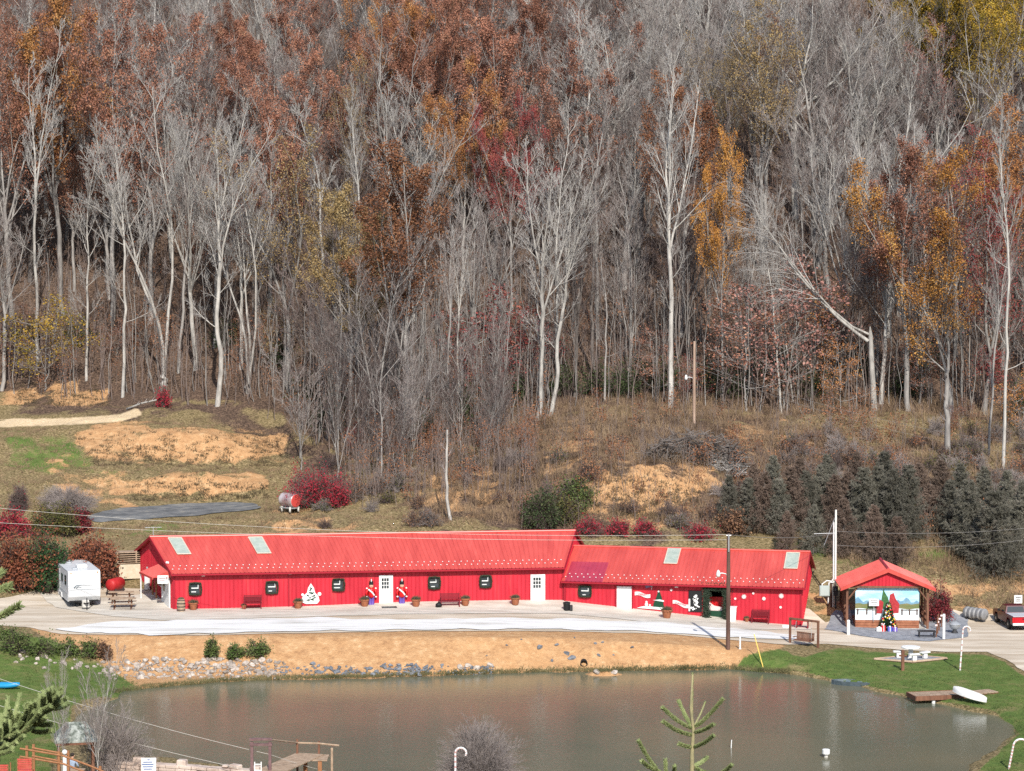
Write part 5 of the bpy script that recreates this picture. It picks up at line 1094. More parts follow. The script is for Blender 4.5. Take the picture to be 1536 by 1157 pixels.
# wooden steps rail by the pavilion right
for i in range(4):
    g = G(1404+i*2.6, 957-i*5); t = thing('stake', ['reddish stake nearest the low black table', 'second reddish stake behind the low black table', 'third reddish stake, beside the taller white bollard', 'fourth reddish stake, nearest the dark red shrub'][i], 'stake', g, 0, 'reddish stakes by the pavilion'); mb = MB(); mb.tube([(0,0,-.1),(rr.uniform(-.1, .1),0,1.25)], .05, 6); mb.build('shaft', m_brwood, t); mb = MB(); mb.box((0,-.06,.9), (.16,.03,.12)); mb.build('tag', m_pink, t)
# ------------------------------------------------------------------ swing
gl, gr = G(1185, 965), G(1227, 972); mid = (gl+gr)/2; ang = math.atan2(gr.y-gl.y, gr.x-gl.x); wS = (gr-gl).length
t = thing('bench_swing', 'brown bench swing hanging in a square frame on the pond bank', 'swing', mid, ang); hS = 1.72
for sx in (-1, 1): mb = MB(); mb.box((sx*wS/2,0,hS/2-.05), (.14,.14,hS+.1), bev=.015); mb.build('post', m_brwood, t)
mb = MB(); mb.box((0,0,hS+.03), (wS+.16,.16,.14), bev=.015); mb.build('crossbeam', m_brwood, t)
for sx in (-1, 1): mb = MB(); mb.tube([(sx*.62,0,hS),(sx*.66,-.1,.75),(sx*.66,-.1,.42)], .014, 5); mb.build('chain', m_steel, t)
mb = MB()
for k in range(5): mb.box((0,-.3+k*.11,.36), (1.4,.09,.035))
mb.build('seat', m_brwood, t); mb = MB()
for k in range(14): mb.box((-.65+k*.1,.2,.62), (.07,.03,.52), rx=-.15)
for zz in (.42, .84): mb.box((0,.2,zz), (1.42,.05,.06))
mb.build('backrest', m_brwood, t)
for sx in (-1, 1): mb = MB(); mb.box((sx*.68,-.08,.55), (.06,.5,.05)); mb.build('armrest', m_brwood, t)
# yellow pole at the bank
a, b_ = G(1146, 1004), at(1131, 951, G(1146, 1004).y+1.2); t = thing('yellow_pole', 'thin yellow pole leaning on the dirt bank right of the brown lamp pole', 'pole', a); mb = MB(); mb.tube([(0,0,-.15), tuple(Vector(b_)-a)], .035, 6); mb.build('shaft', M('yellow_paint', (.7,.5,.12)), t); mb = MB(); mb.ball(tuple(Vector(b_)-a), .05); mb.build('cap', m_wht, t)
# ------------------------------------------------------------------ stone table on its pad
g = G(1366, 990); t = tag(MB().prism([(-2.4,-.1),(-.1,-1.15),(2.4,.15),(.55,1.2)], 'z', -.1, .1).build('picnic_pad', m_blueg, None, (g.x, g.y, g.z)), kind='structure')
t = thing('pad_edging', 'timber edging round the small gravel pad of the white table', 'edging', (g.x, g.y, g.z)); cs = [(-2.45,-.1),(-.1,-1.2),(2.45,.15),(.55,1.25)]
for i in range(4): a, b_ = cs[i], cs[(i+1) % 4]; mb = MB(); mb.tube([(a[0],a[1],.05),(b_[0],b_[1],.05)], .1, 4); mb.build('timber', m_wood, t)
t = thing('stone_table', 'round white concrete table on the gravel pad', 'table', (g.x, g.y, g.z+.1)); mb = MB(); mb.lathe([(.22,0),(.16,.1),(.15,.6),(.3,.68)], (0,0,0), 16); mb.build('pedestal', m_wht, t)
mb = MB(); mb.lathe([(.3,.67),(.62,.7),(.64,.74),(.62,.79),(.02,.8)], (0,0,0), 24); mb.build('tabletop', m_wht, t)
for k, (dx, dy, lab) in enumerate(((-.75,.3,'white stone seat left of the round white table'), (.1,-.8,'white stone seat in front of the round white table'), (.95,.0,'white stone seat right of the round white table'))):
    t = thing('stone_bench', lab, 'bench', (g.x+dx, g.y+dy, g.z+.1), .3*k, 'stone seats round the white table'); mb = MB(); mb.box((0,0,.4), (.75,.34,.1), bev=.025); mb.build('seat', m_wht, t)
    mb = MB(); mb.box((0,0,.17), (.3,.22,.34), bev=.02); mb.build('pedestal', m_wht, t)
g = G(1354, 1006); t = thing('wooden_marker', 'brown wooden grill post standing before the gravel pad', 'post', g); h = zrow(975, g.y)-g.z; mb = MB(); mb.box((0,0,h/2-.1), (.2,.2,h+.2), bev=.02); mb.build('post', m_brwood, t); mb = MB(); mb.box((0,-.03,h*.72), (.5,.1,.12), bev=.02); mb.build('crossbar', m_brwood, t)
# candy canes
def cane(px, row, top, label, r=.055, hook=.28, y=None, lean=.0, sg=1):
    g = G(px, row) if y is None else Vector((at(px, row, y).x, y, tz(at(px, row, y).x, y)))
    h = zrow(top, g.y)-g.z-hook; t = thing('candy_cane', label, 'decoration', g, 0, 'tall candy canes round the pond'); pts_ = [(lean*f, 0, h*f) for f in np.linspace(0, 1, 15)]+[(lean+sg*hook*(1-math.cos(a)), 0, h+hook*math.sin(a)) for a in np.linspace(.25, 3.6, 14)]
    P_ = [Vector(p) for p in pts_]; w_ = MB(); s_ = MB()
    w_.tube(P_, r, 8); w_.build('cane', m_wht, t, smooth=True, smooth_angle=60)
    for i in range(1, len(P_)-1, 2): d = (P_[i+1]-P_[i-1]).normalized()*.035; s_.tube([P_[i]-d+Vector((0,0,-.03)), P_[i]+d], r*1.06, 8)
    s_.build('stripe', M('faded_red_stripe', (.5,.3,.28)), t)
cane(1440, 1006, 940, 'striped white candy cane on the lawn right of the stone table', lean=.16, hook=.24)
cane(1513, 1162, 1109, 'white candy cane at the bottom right corner', y=121, lean=.22, hook=.4)
cane(683, 1180, 1122, 'white candy cane rising before the bare shrub at the bottom', y=113, hook=.27)
# ------------------------------------------------------------------ truck
def truck():
    g = G(1514, 946); t = thing('pickup_truck', 'dark red pickup truck parked on the gravel at the right edge, seen from behind', 'truck', (g.x+.72, g.y+1.9, tz(g.x+.72, g.y+1.6)+.05), R(5)); t.scale = (.88, .88, .84); bd = M('maroon_car_paint', (.085,.006,.012), rough=.3, spec=.5); hw_ = .95
    mb = MB(); mb.prism([(-2.7,.55),(-2.2,.5),(-1.9,.95),(-1.2,.95),(-.95,.48),(1.25,.48),(1.45,.95),(2.15,.95),(2.35,.5),(2.7,.55),(2.72,.95),(2.55,1.12),(1.35,1.2),(1.2,1.22),(-.55,1.22),(-2.68,1.2)], 'x', -hw_, hw_); mb.build('body', bd, t)
    mb = MB(); mb.v = []; lo = [(-.88,-.55,1.22),(.88,-.55,1.22),(.88,1.4,1.2),(-.88,1.4,1.2)]; hi = [(-.72,-.35,1.8),(.72,-.35,1.8),(.72,.75,1.82),(-.72,.75,1.82)]; mb.add(lo+hi, [(0,1,5,4),(1,2,6,5),(2,3,7,6),(3,0,4,7),(4,5,6,7)]); cb = mb.build('cab', bd, t)
    mb = MB(); mb.add([(-.74,-.545,1.27),(.74,-.545,1.27),(.66,-.385,1.74),(-.66,-.385,1.74)], [(0,1,2,3)]); 
    for sx in (-1, 1): mb.add([(sx*.875,-.4,1.27),(sx*.875,1.1,1.27),(sx*.745,.68,1.74),(sx*.745,-.27,1.74)], [(0,1,2,3)])
    mb.build('cab_glass', m_glass, cb)
    mb = MB(); mb.box((0,-1.65,1.2), (1.72,2.0,.08)); mb.build('bed_cover', M('silver_cover', (.5,.5,.52), rough=.35), t)
    mb = MB(); mb.box((0,-2.71,.9), (1.62,.05,.5), bev=.015); tg = mb.build('tailgate', M('red_tailgate', (.42,.012,.02), rough=.25), t); mb = MB(); mb.box((0,-2.745,1.02), (.25,.02,.08)); mb.build('handle', m_blk, tg)
    mb = MB(); mb.box((0,-2.8,.58), (1.9,.16,.2), bev=.03); mb.build('bumper', m_wht, t)
    for sx in (-1, 1):
        mb = MB(); mb.box((sx*.88,-2.71,.93), (.13,.06,.42), bev=.01); mb.build('taillight', m_red, t)
        mb = MB(); mb.box((sx*1.05,.75,1.3), (.18,.1,.2), bev=.02); mb.build('mirror', m_blk, t)
        for y_ in (-1.55, 1.8):
            mb = MB(); mb.lathe([(.26,-.12),(.39,-.12),(.41,-.06),(.41,.06),(.39,.12),(.26,.12)], (sx*.86,y_,.41), 20, axis='x'); w_ = mb.build('wheel', m_blk, t); mb = MB(); mb.lathe([(.05,-.125),(.25,-.11),(.25,.11),(.05,.125)], (sx*.86,y_,.41), 12, axis='x'); mb.build('rim', m_steel, w_)
truck()
# road sign by the truck
g = at(1526, 925, 171.5); gz = tz(g.x, 171.5); t = thing('road_sign', 'white square sign on a white post behind the pickup truck', 'sign', (g.x, 171.5, gz)); zs = zrow(899, 171.5)-gz; mb = MB(); mb.box((0,0,zs/2-.2), (.16,.12,zs), bev=.01); mb.build('post', m_wht, t); mb = MB(); mb.box((.03,-.08,zs), (.62,.04,.62), rz=.1, bev=.01); mb.build('board', m_wht, t)
mb = MB()
for i, w_ in enumerate((.4,.3,.36)): mb.box((.03,-.106,zs+.16-i*.14), (w_,.008,.06), rz=.1)
mb.build('lettering', m_dmetal, t)
# dark tanks
ga, gb = G(1448, 927), G(1476, 935)
for i in range(1): pass
t = thing('storage_tank', 'long grey ribbed tank lying on the slope left of the pickup truck', 'tank', ga, math.atan2(gb.y-ga.y, gb.x-ga.x)); L_ = (gb-ga).length
mb = MB(); pr = [(.02,-.2)]
for k in range(5): x0 = k*L_/4.6; pr += [(.36,x0),(.43,x0+.1),(.43,x0+L_/4.6-.1),(.36,x0+L_/4.6-.02)]
pr += [(.3,L_*1.1),(.02,L_*1.14)]; mb.lathe(pr, (0,0,.42), 18, axis='x'); mb.build('shell', M('dull_grey_tank', (.16,.16,.165), (.3,.3,.3), scale=2, rough=.5), t, smooth=True, smooth_angle=35)
mb = MB()
for x in (.3, L_*.75): mb.box((x,0,.03), (.14,.7,.16)); 
mb.build('cradle', m_dmetal, t)
# ------------------------------------------------------------------ boat, dock, canoe, pond pipes
p0, p1 = on_z(1247, 1026, ZW), on_z(1306, 1029, ZW); ang = math.atan2(p1[1]-p0[1], p1[0]-p0[0]); Lb = math.dist(p0, p1)
t = thing('rowing_boat', 'low blue-grey boat lying in the water at the grassy shore', 'boat', ((p0[0]+p1[0])/2, (p0[1]+p1[1])/2, ZW), ang); mb = MB(); out = []; n_ = 14; V = []
for i in range(n_+1):
    f = i/n_; hwid = .52*min(1, (f*3.2)**.6) if f < .5 else .52; x = -Lb/2+f*Lb
    V += [(x,-hwid,.28),(x,-hwid*.8,-.06),(x,hwid*.8,-.06),(x,hwid,.28),(x,hwid-.06,.28),(x,hwid*.7,.04),(x,-hwid*.7,.04),(x,-hwid+.06,.28)]
Fb = []
for i in range(n_):
    for k in range(8): Fb.append((i*8+k, i*8+(k+1) % 8, i*8+8+(k+1) % 8, i*8+8+k))
Fb += [tuple(range(8)), tuple(n_*8+k for k in range(8))]; mb.add(V, Fb); mb.build('hull', M('slate_hull', (.06,.085,.1), (.11,.14,.16), scale=3, rough=.5), t)
for x in (-.2, .55, 1.1): mb = MB(); mb.box((x,0,.2), (.3,.9,.05), bev=.01); mb.build('thwart', M('slate_seat', (.14,.19,.21)), t)
p0, p1 = on_z(1372, 1056, ZW), on_z(1445, 1053, ZW); ang = math.atan2(p1[1]-p0[1], p1[0]-p0[0]); Lb = math.dist(p0, p1)+.6
t = thing('jetty', 'short brown wooden jetty on white piles at the right of the pond', 'jetty', (p0[0], p0[1], ZW), ang); mb = MB()
for k in range(int(Lb/.16)): mb.box((k*.16+.08,.55,.45), (.145,1.5,.05))
mb.build('deck', m_wood, t); mb = MB(); mb.box((Lb/2,-.2,.36), (Lb+.05,.06,.28)); mb.box((Lb/2,1.3,.36), (Lb,.06,.28)); mb.box((-.01,.55,.36), (.06,1.56,.28)); mb.build('fascia', m_brwood, t)
for x in (1.2, Lb-.5):
    for y_ in (-.05, 1.15): mb = MB(); mb.lathe([(.11,-.9),(.11,.34)], (x,y_,0), 10); mb.build('pile', m_wht, t)
g = G(1470, 1043); t = thing('ramp_boards', 'brown board ramp on the grass beside the white canoe', 'ramp', (g.x+.1, g.y+.4, g.z), ang+.25); mb = MB()
for k in range(8): mb.box((-1.1+k*.28,0,.12), (.25,1.0,.05))
mb.build('deck', m_wood, t); mb = MB(); mb.box((0,-.4,.06), (2.2,.08,.1)); mb.box((0,.4,.06), (2.2,.08,.1)); mb.build('bearer', m_brwood, t)
a, b_ = at(1429, 1040, 140.5), at(1480, 1053, 138.6); ang2 = math.atan2(b_.y-a.y, b_.x-a.x); Lc = (b_-a).length; mz = (tz(a.x, a.y)+tz(b_.x, b_.y))/2
t = thing('canoe', 'white canoe lying upside down across the end of the jetty', 'canoe', ((a.x+b_.x)/2, (a.y+b_.y)/2, max(mz, ZW+.5)+.1), ang2); t.rotation_euler[1] = .14; mb = MB(); n_ = 18; m_ = 9; V = []; Fc = []
for i in range(n_+1):
    f = -1+2*i/n_; wq = .37*(1-abs(f)**2.6)+.02; hq = .4*(1-.3*abs(f)**4)
    for k in range(m_+1): a_ = math.pi*k/m_; V.append((f*Lc/2, wq*math.cos(a_), hq*math.sin(a_)**.8))
for i in range(n_):
    for k in range(m_): q_ = i*(m_+1)+k; Fc.append((q_, q_+1, q_+m_+2, q_+m_+1))
mb.add(V, Fc); mb.build('hull', m_wht, t, smooth=True); mb = MB(); mb.tube([(x*Lc/2, 0, .405*(1-.3*abs(x)**4)) for x in np.linspace(-.96, .96, 15)], .02, 5); mb.build('keel', m_conc, t)
for sx in (-1, 1): mb = MB(); mb.tube([(x*Lc/2, sx*(.37*(1-abs(x)**2.6)+.025), .01) for x in np.linspace(-.98, .98, 15)], .025, 5); mb.build('gunwale', m_conc, t)
x, y = on_z(1239, 1136, ZW); t = thing('standpipe', 'white capped pipe standing in the open water', 'pipe', (x, y, ZW)); mb = MB(); mb.lathe([(.11,-1),(.11,.2)], (0,0,0), 12); mb.build('pipe', m_conc, t); mb = MB(); mb.lathe([(.2,.18),(.21,.2),(.21,.42),(.19,.44)], (0,0,0), 16); mb.build('cap', m_wht, t)
x, y = on_z(1096, 1122, ZW); t = thing('water_stake', 'thin pale stake standing in the water right of the spruce tip', 'stake', (x, y, ZW)); mb = MB(); mb.tube([(0,0,-.5),(.05,0,.45)], .03, 5); mb.build('shaft', m_wht, t)
g = G(876, 999); t = thing('culvert_pipe', 'black culvert pipe end in the dirt bank above the small spit', 'pipe', (g.x, g.y+.2, g.z+.12)); mb = MB(); mb.lathe([(.19,.8),(.24,.8),(.24,-.3),(.19,-.3),(.18,.75)], (0,0,0), 16, axis='y'); mb.build('pipe', m_blk, t)
# ------------------------------------------------------------------ shrubs, spruces, rocks
def LB(name, a, b_, c): return M(name, a, b_, c3=c, scale=1.6, detail=6, rough=.7, lo=.38, hi=.58, spec=.15, world=True)
BL = {'red': LB('scarlet_leaves', (.16,.012,.02), (.36,.03,.05), (.3,.05,.05)), 'russet': LB('russet_leaves', (.12,.04,.022), (.25,.085,.045), (.16,.12,.04)),
      'olive': LB('olive_leaves', (.04,.05,.015), (.11,.1,.03), (.17,.08,.04)), 'green': LB('evergreen_leaves', (.012,.04,.014), (.04,.09,.03), (.06,.1,.04)),
      'maroon': LB('maroon_leaves', (.09,.012,.018), (.2,.03,.035), (.14,.04,.03)), 'grey': LB('grey_twig_tips', (.16,.14,.14), (.27,.24,.24), (.22,.2,.18)),
      'laurel': LB('laurel_leaves', (.018,.035,.014), (.06,.08,.03), (.1,.1,.05)), 'weed': LB('weed_leaves', (.05,.085,.02), (.11,.14,.045), (.17,.16,.07)), 'brown': LB('brown_bush_leaves', (.11,.06,.035), (.22,.12,.07), (.3,.19,.1))}
def bush(px, row, top, wpx, leaf, label, n=2600, stems=260, size=.17, bare=False, group=None, twig='dark', name='shrub', y=None, dep=None):
    g = G(px, row) if y is None else Vector((at(px, row, y).x, y, tz(at(px, row, y).x, y)))
    h = max(zrow(top, g.y)-g.z, .4); wd_ = wpx*g.y/F/2; dp = dep or wd_*.85; o = thing(name, label, 'shrub', (g.x, g.y+dp*.6, tz(g.x, g.y+dp*.6) if y is None else g.z), 0, group)
    rs = np.random.RandomState(int(px*7+row) % 9999)
    az = rs.rand(stems)*6.283; el = np.arccos(rs.uniform(.05, 1, stems)); d = np.stack([np.cos(az)*np.sin(el)*wd_, np.sin(az)*np.sin(el)*dp, np.cos(el)*h], 1)*rs.uniform(.75, 1.05, (stems, 1))
    ph = rs.rand(4)*6.28; lump = 1+.22*np.sin(2*az+ph[0])+.2*np.sin(3*az+ph[1]+el*3)+.16*np.sin(7*az+ph[2]+el*5); d *= np.clip(lump, .55, 1.3)[:, None]
    t = np.linspace(0, 1, 5)[None, :, None]; Pp = d[:, None]*t*np.array([1, 1, 1])+np.array([0, 0, 1])*(np.sin(t*3.14)*.18*h); Pp = Pp+rs.randn(stems, 5, 3)*.03*t; Pp[:, :, :2] += rs.randn(stems, 1, 2)*wd_*.12*(1-t)
    Rr = np.full((stems, 1), .016)*np.linspace(1, .35, 5)[None]*(1 if h > 1 else .7)
    A, Ar = grow(rs, Pp, Rr, 9 if bare else 6, .35, 1, .6, .33, .2, 3, .6, .007); parts = [tubes(Pp, Rr, 4), tubes(A, Ar, 3)]
    if bare: B_, Br = grow(rs, A, Ar, 4, .3, 1, .5, .5, .1, 2, .7, .006); parts.append(tubes(B_, Br, 3))
    link('stems', np_mesh('stems', *join(parts)), TWIG[twig], o)
    if leaf:
        pts = np.concatenate([A[:, -1], A[:, 1], Pp[:, 3]]); lump = rs.rand(len(pts))**.5; V, Q = leaves(rs, pts, n, .07*min(wd_, 1.5)+.05, size); link('foliage', np_mesh('foliage', V, Q), BL[leaf], o)
    return o
bush(28, 892, 812, 120, 'russet', 'big rounded russet and olive shrub left of the dark green one behind the trailer', 9000, 420, .2)
bush(68, 893, 818, 62, 'green', 'dark green evergreen shrub between two russet shrubs behind the trailer', 8000, 300, .16)
bush(132, 884, 820, 96, 'russet', 'wide russet shrub right behind the white trailer', 8000, 400, .2)
bush(12, 815, 778, 60, 'red', 'red shrub at the left edge above the big russet shrub', 3500, 250, .17)
bush(66, 806, 767, 40, 'olive', 'left half of the clipped olive shrub pair below the grey twiggy shrub', 3800, 220, .16)
bush(92, 806, 766, 42, 'olive', 'middle clipped olive shrub below the grey twiggy shrub', 3800, 220, .16)
bush(120, 804, 772, 32, 'maroon', 'maroon-topped shrub at the right end of the clipped olive shrubs', 2600, 180, .16)
bush(97, 768, 737, 76, None, 'wide grey leafless shrub left of the asphalt pad', 0, 520, bare=True, twig='grey')
bush(27, 772, 737, 36, 'maroon', 'small dark leafless shrub with a few red leaves at the left', 160, 240, bare=True, twig='dark')
bush(470, 766, 713, 92, 'red', 'large scarlet burning bush beside the tank cart', 5200, 520, .15)
bush(507, 765, 732, 30, 'red', 'bright scarlet tuft at the right side of the large burning bush', 1500, 120, .15)
bush(244, 611, 587, 26, 'red', 'small scarlet bush at the foot of the white multi-stemmed tree', 900, 90, .17)
bush(815, 800, 746, 76, 'laurel', 'dark green bushy shrub behind the ridge of the long red roof', 4600, 320, .17)
bush(842, 792, 752, 60, 'olive', 'olive shrub leaning against the dark green one behind the ridge of the long red roof', 2400, 200, .16)
bush(865, 775, 735, 60, 'weed', 'lighter green shrub right of the dark green one behind the roof', 3000, 200, .18)
for px, row, top, w_, lab in ((884,808,786,56,'scarlet shrub nearest the step between the two red roofs'), (928,808,784,44,'scarlet shrub second from the step between the red roofs'), (970,808,786,40,'bright scarlet shrub above the left part of the lower roof'), (1050,816,794,44,'small reddish shrub behind the lower roof near the brown pole')): bush(px, row, top, w_, 'red', lab, 1100, 130, .14, group='scarlet shrubs behind the lower roof')
bush(1100, 806, 770, 44, 'brown', 'ochre-brown shrub behind the lower roof beside the brown pole', 1800, 160, .18)
bush(1409, 936, 882, 34, 'maroon', 'dark maroon shrub at the right side of the pavilion', 4800, 240, .13)
bush(718, 1185, 1098, 150, None, 'large grey leafless shrub at the bottom edge behind the candy cane', 0, 330, bare=True, twig='grey', y=114, dep=2.2)
for px, row, top, w_, lf in ((20,985,950,50,'weed'),(60,988,962,50,'weed'),(100,988,965,40,'weed'),(135,990,966,34,'weed'),(155,992,968,26,'brown'),(318,992,965,24,'weed'),(352,993,972,26,'weed'),(386,992,968,36,'weed'),(5,962,946,40,'weed')):
    bush(px, row, top, w_, lf, {'weed': 'leafy weeds above the pale rocks, %s', 'brown': 'browning weeds above the pale rocks, %s'}[lf] % {20:'the left edge below the gravel',60:'the left, second clump',100:'the left, third clump',135:'the left, beside the browning clump',155:'the right end of the left clumps',318:'the lone narrow clump',352:'the low middle clump',386:'the roundest clump',5:'the very corner of the gravel'}[px], 1500, 90, .13, group='weed clumps on the bank', name='weed_clump')
rt = random.Random(33)
for i in range(150):
    px = rt.uniform(640, 1230) if i < 40 else rt.uniform(480, 640) if i < 58 else rt.uniform(1180, 1560); row = rt.uniform(690, 800) if i < 58 else rt.uniform(655, 790)
    if (885 < px < 1060 and 695 < row < 765) or (940 < px < 1150 and 640 < row < 735): continue
    bush(px, row, row-rt.uniform(14, 30), rt.uniform(22, 46), rt.choice(['brown', 'brown', 'olive', 'brown', None, None]), 'low brown and olive scrub on the slope behind the red roofs', 420, 90, .12, bare=rt.random() < .5, group='scrub on the slope behind the roofs', twig=rt.choice(['grey', 'dark']), name='scrub_bush')
for px, y, w_, h_ in ((490,222,60,3.2),(520,226,50,3),(700,216,50,3.4),(716,222,60,4),(940,226,50,3.2),(965,229,60,4),(1100,226,70,3.2),(1130,230,60,3.4),(1060,228,50,3),(1230,226,50,3),(1370,226,60,3.4),(1390,231,60,4),(1545,222,60,3.4),(600,216,60,3),(650,214,60,3),(450,232,50,3),(30,250,60,3),(105,249,50,3),(340,245,60,3),(420,240,50,3),(770,226,50,3),(850,229,60,3),(900,227,60,3),(1010,230,50,3),(1180,230,60,3),(1290,230,50,3)):
    p = at(px, 600, y); bush(px, 0, float(to_px(p.x, y, tz(p.x, y)+h_)[1]), w_, 'laurel', 'dark evergreen thicket added to deepen the shade between the trunks of the wood', 1600, 110, .2, group='dark evergreen thickets added for shade in the wood', y=y, dep=1.4)  # dark shrubs added to stand in for shadow gaps between the trunks
# spruces
m_spr = M('spruce_needles', (.08,.078,.058), (.175,.165,.132), scale=1.2, c3=(.25,.23,.19), rand=.25, lo=.35, hi=.6)
m_sprb = M('browned_spruce_needles', (.12,.085,.065), (.22,.16,.125), scale=1.2, c3=(.26,.2,.16), rand=.2)
def spruce_proto(seed, H=6.0):
    rs = np.random.RandomState(seed); Pm = []; 
    tr = tubes(np.array([[[0,0,0],[0,0,H*.5],[0,0,H]]]), np.array([[.1,.06,.01]]), 7)
    nb = 150; f = (np.floor(np.sort(rs.rand(nb)**.85)*17)+rs.rand(nb)*.45)/17.3; z = .1*H+f*H*.87; L = (1-f)**.8*H*.34*rs.uniform(.5, 1.2, nb)+.1; az = np.arange(nb)*2.4+rs.randn(nb)*.3
    K = 6; t = np.linspace(0, 1, K)[None, :, None]; dr = np.stack([np.cos(az), np.sin(az), np.zeros(nb)], 1)[:, None]
    B0 = np.stack([np.zeros(nb), np.zeros(nb), z], 1)[:, None]+dr*L[:, None, None]*t+np.array([0, 0, 1])*L[:, None, None]*(-.42*t+.5*t**3)+rs.randn(nb, K, 3)*.03*t
    BR = np.full((nb, 1), .018)*np.linspace(1, .3, K)[None]
    A, Ar = grow(rs, B0, BR, 17, .12, 1, .8, .34, -.25, 3, .6, .006, shorten=.5)
    n_ = 17; c = (A[:, None, 0]+(A[:, None, -1]-A[:, None, 0])*rs.rand(len(A), n_, 1)).reshape(-1, 3); d = rs.randn(len(c), 3)*.7+np.repeat((A[:, -1]-A[:, 0])/np.linalg.norm(A[:, -1]-A[:, 0], axis=1, keepdims=True), n_, 0); d /= np.linalg.norm(d, axis=1, keepdims=True)
    nd = blades(rs, c, d, rs.uniform(.07, .17, len(c)), np.full(len(c), .011))
    return np_mesh('trunk', *join([tr, tubes(B0, BR, 4)])), np_mesh('crown', *join([tubes(A, Ar, 3), nd]))
SPR = [spruce_proto(k) for k in (1, 2, 3)]
def spruce(px, row, top, label, brown=False, group='spruces on the slope behind the pavilion', w=1.0):
    g = G(px, row); h = max(zrow(top, g.y)-g.z, 1.5); k = rt.randrange(3); s = h/6.0; o = thing('spruce_tree', label, 'tree', g, rt.uniform(0, 6.28), group); o.scale = (s*w, s*w, s)
    for nm, me, m in (('trunk', SPR[k][0], BARK['dark']), ('crown', SPR[k][1], m_sprb if brown else m_spr)):
        c = bpy.data.objects.new(nm, me); COL.objects.link(c); c.parent = o
        if not len(me.materials): me.materials.append(m)
        c.material_slots[0].link = 'OBJECT'; c.material_slots[0].material = m
spruce(1490, 866, 728, 'largest spruce, nearest the pickup truck at the right', w=1.1); spruce(1535, 852, 712, 'spruce cut by the right picture edge beside the largest one')
spruce(1452, 838, 712, 'second largest spruce, left of the largest one'); spruce(1094, 790, 708, 'bluish spruce at the left end, right of the sandy mound', w=.9)
for px, row, top, br in ((1425,808,715,0),(1395,800,722,1),(1362,812,690,0),(1338,822,696,0),(1318,806,692,0),(1296,815,694,0),(1272,800,702,1),(1252,808,706,1),(1232,796,690,0),(1208,800,700,0),(1186,798,694,1),(1168,806,712,0),(1146,800,702,1),(1122,800,712,0),(1130,770,690,1),
      (1160,764,678,0),(1200,762,682,1),(1240,760,676,0),(1284,756,674,1),(1326,762,672,0),(1378,768,690,1),(1410,772,684,1),(1440,780,690,0),(1475,786,694,0),(1510,796,700,0),(1265,836,742,1),(1310,842,752,1),(1220,832,752,0),(1345,850,770,1),(1180,832,762,1)):
    spruce(px, row, top, 'browned spruce among the grey ones on the slope behind the pavilion' if br else 'grey-green spruce, one of many alike on the slope behind the pavilion', bool(br), w=rt.uniform(.85, 1.1))
# rocks
def rock_mesh(seed):
    bm = bmesh.new(); bmesh.ops.create_icosphere(bm, subdivisions=2, radius=1); rs = random.Random(seed); pl = [(Vector((rs.gauss(0,1),rs.gauss(0,1),rs.gauss(0,1))).normalized(), rs.uniform(.5, .85)) for _ in range(9)]
    for v in bm.verts:
        for n_, d in pl:
            e = v.co.dot(n_)-d
            if e > 0: v.co -= n_*e
    me = bpy.data.meshes.new('boulder'); bm.to_mesh(me); bm.free(); return me
ROCK = [rock_mesh(k) for k in range(7)]
m_rock = M('pale_rock', (.24,.195,.16), (.46,.405,.355), scale=1.2, rand=.3, bump=.4); m_rockd = M('dark_blue_rock', (.10,.11,.125), (.2,.21,.23), scale=1.5, rand=.25, bump=.4)
def rock(px, row, s, m, label, group):
    g = G(px, row); o = bpy.data.objects.new('boulder', rt.choice(ROCK)); COL.objects.link(o); o.location = (g.x, g.y, g.z+s*.15); o.scale = (s*rt.uniform(.8, 1.3), s*rt.uniform(.7, 1.1), s*rt.uniform(.55, .85)); o.rotation_euler = (rt.uniform(-.4, .4), rt.uniform(-.4, .4), rt.uniform(0, 6.28))
    if not len(o.data.materials): o.data.materials.append(m)
    o.material_slots[0].link = 'OBJECT'; o.material_slots[0].material = m; tag(o, label, 'rock', group)
for i in range(185):
    px = rt.uniform(165, 418) if i > 30 else rt.uniform(20, 165); row = np.interp(px, [20,100,165,300,418], [985,1000,1005,1004,1003])+rt.uniform(-1, 1)*np.interp(px, [20,165,250,418], [10,11,16,13])
    rock(px, row, rt.choice([.14,.17,.2,.27]), m_rock, 'pale angular rock, one of many lining the left pond bank', 'pale rocks of the pond bank')
for i in range(80): rock(rt.gauss(540, 75) if i < 45 else rt.gauss(605, 22), rt.uniform(997, 1014), rt.choice([.1,.13,.17,.22]), m_rockd, 'dark bluish rock at the waterline below the long red building', 'dark rocks at the waterline')
for px, row in ((690,1003),(715,1004),(702,1000),(735,1000),(895,1010),(922,1010)): rock(px, row, .26, m_rock, 'lone pale rock at the foot of the bare dirt bank', 'lone rocks below the dirt bank')
for px, row, s in ((809,972,.26),(835,968,.2),(850,982,.22),(857,989,.28),(893,966,.14),(904,965,.14),(898,985,.15),(828,993,.16),(948,972,.16),(920,983,.12),(782,960,.1),(760,970,.1),(730,985,.1),(862,958,.1)): rock(px, row, s, m_rockd, 'dark clod stuck in the bare dirt bank', 'dark clods in the dirt bank')
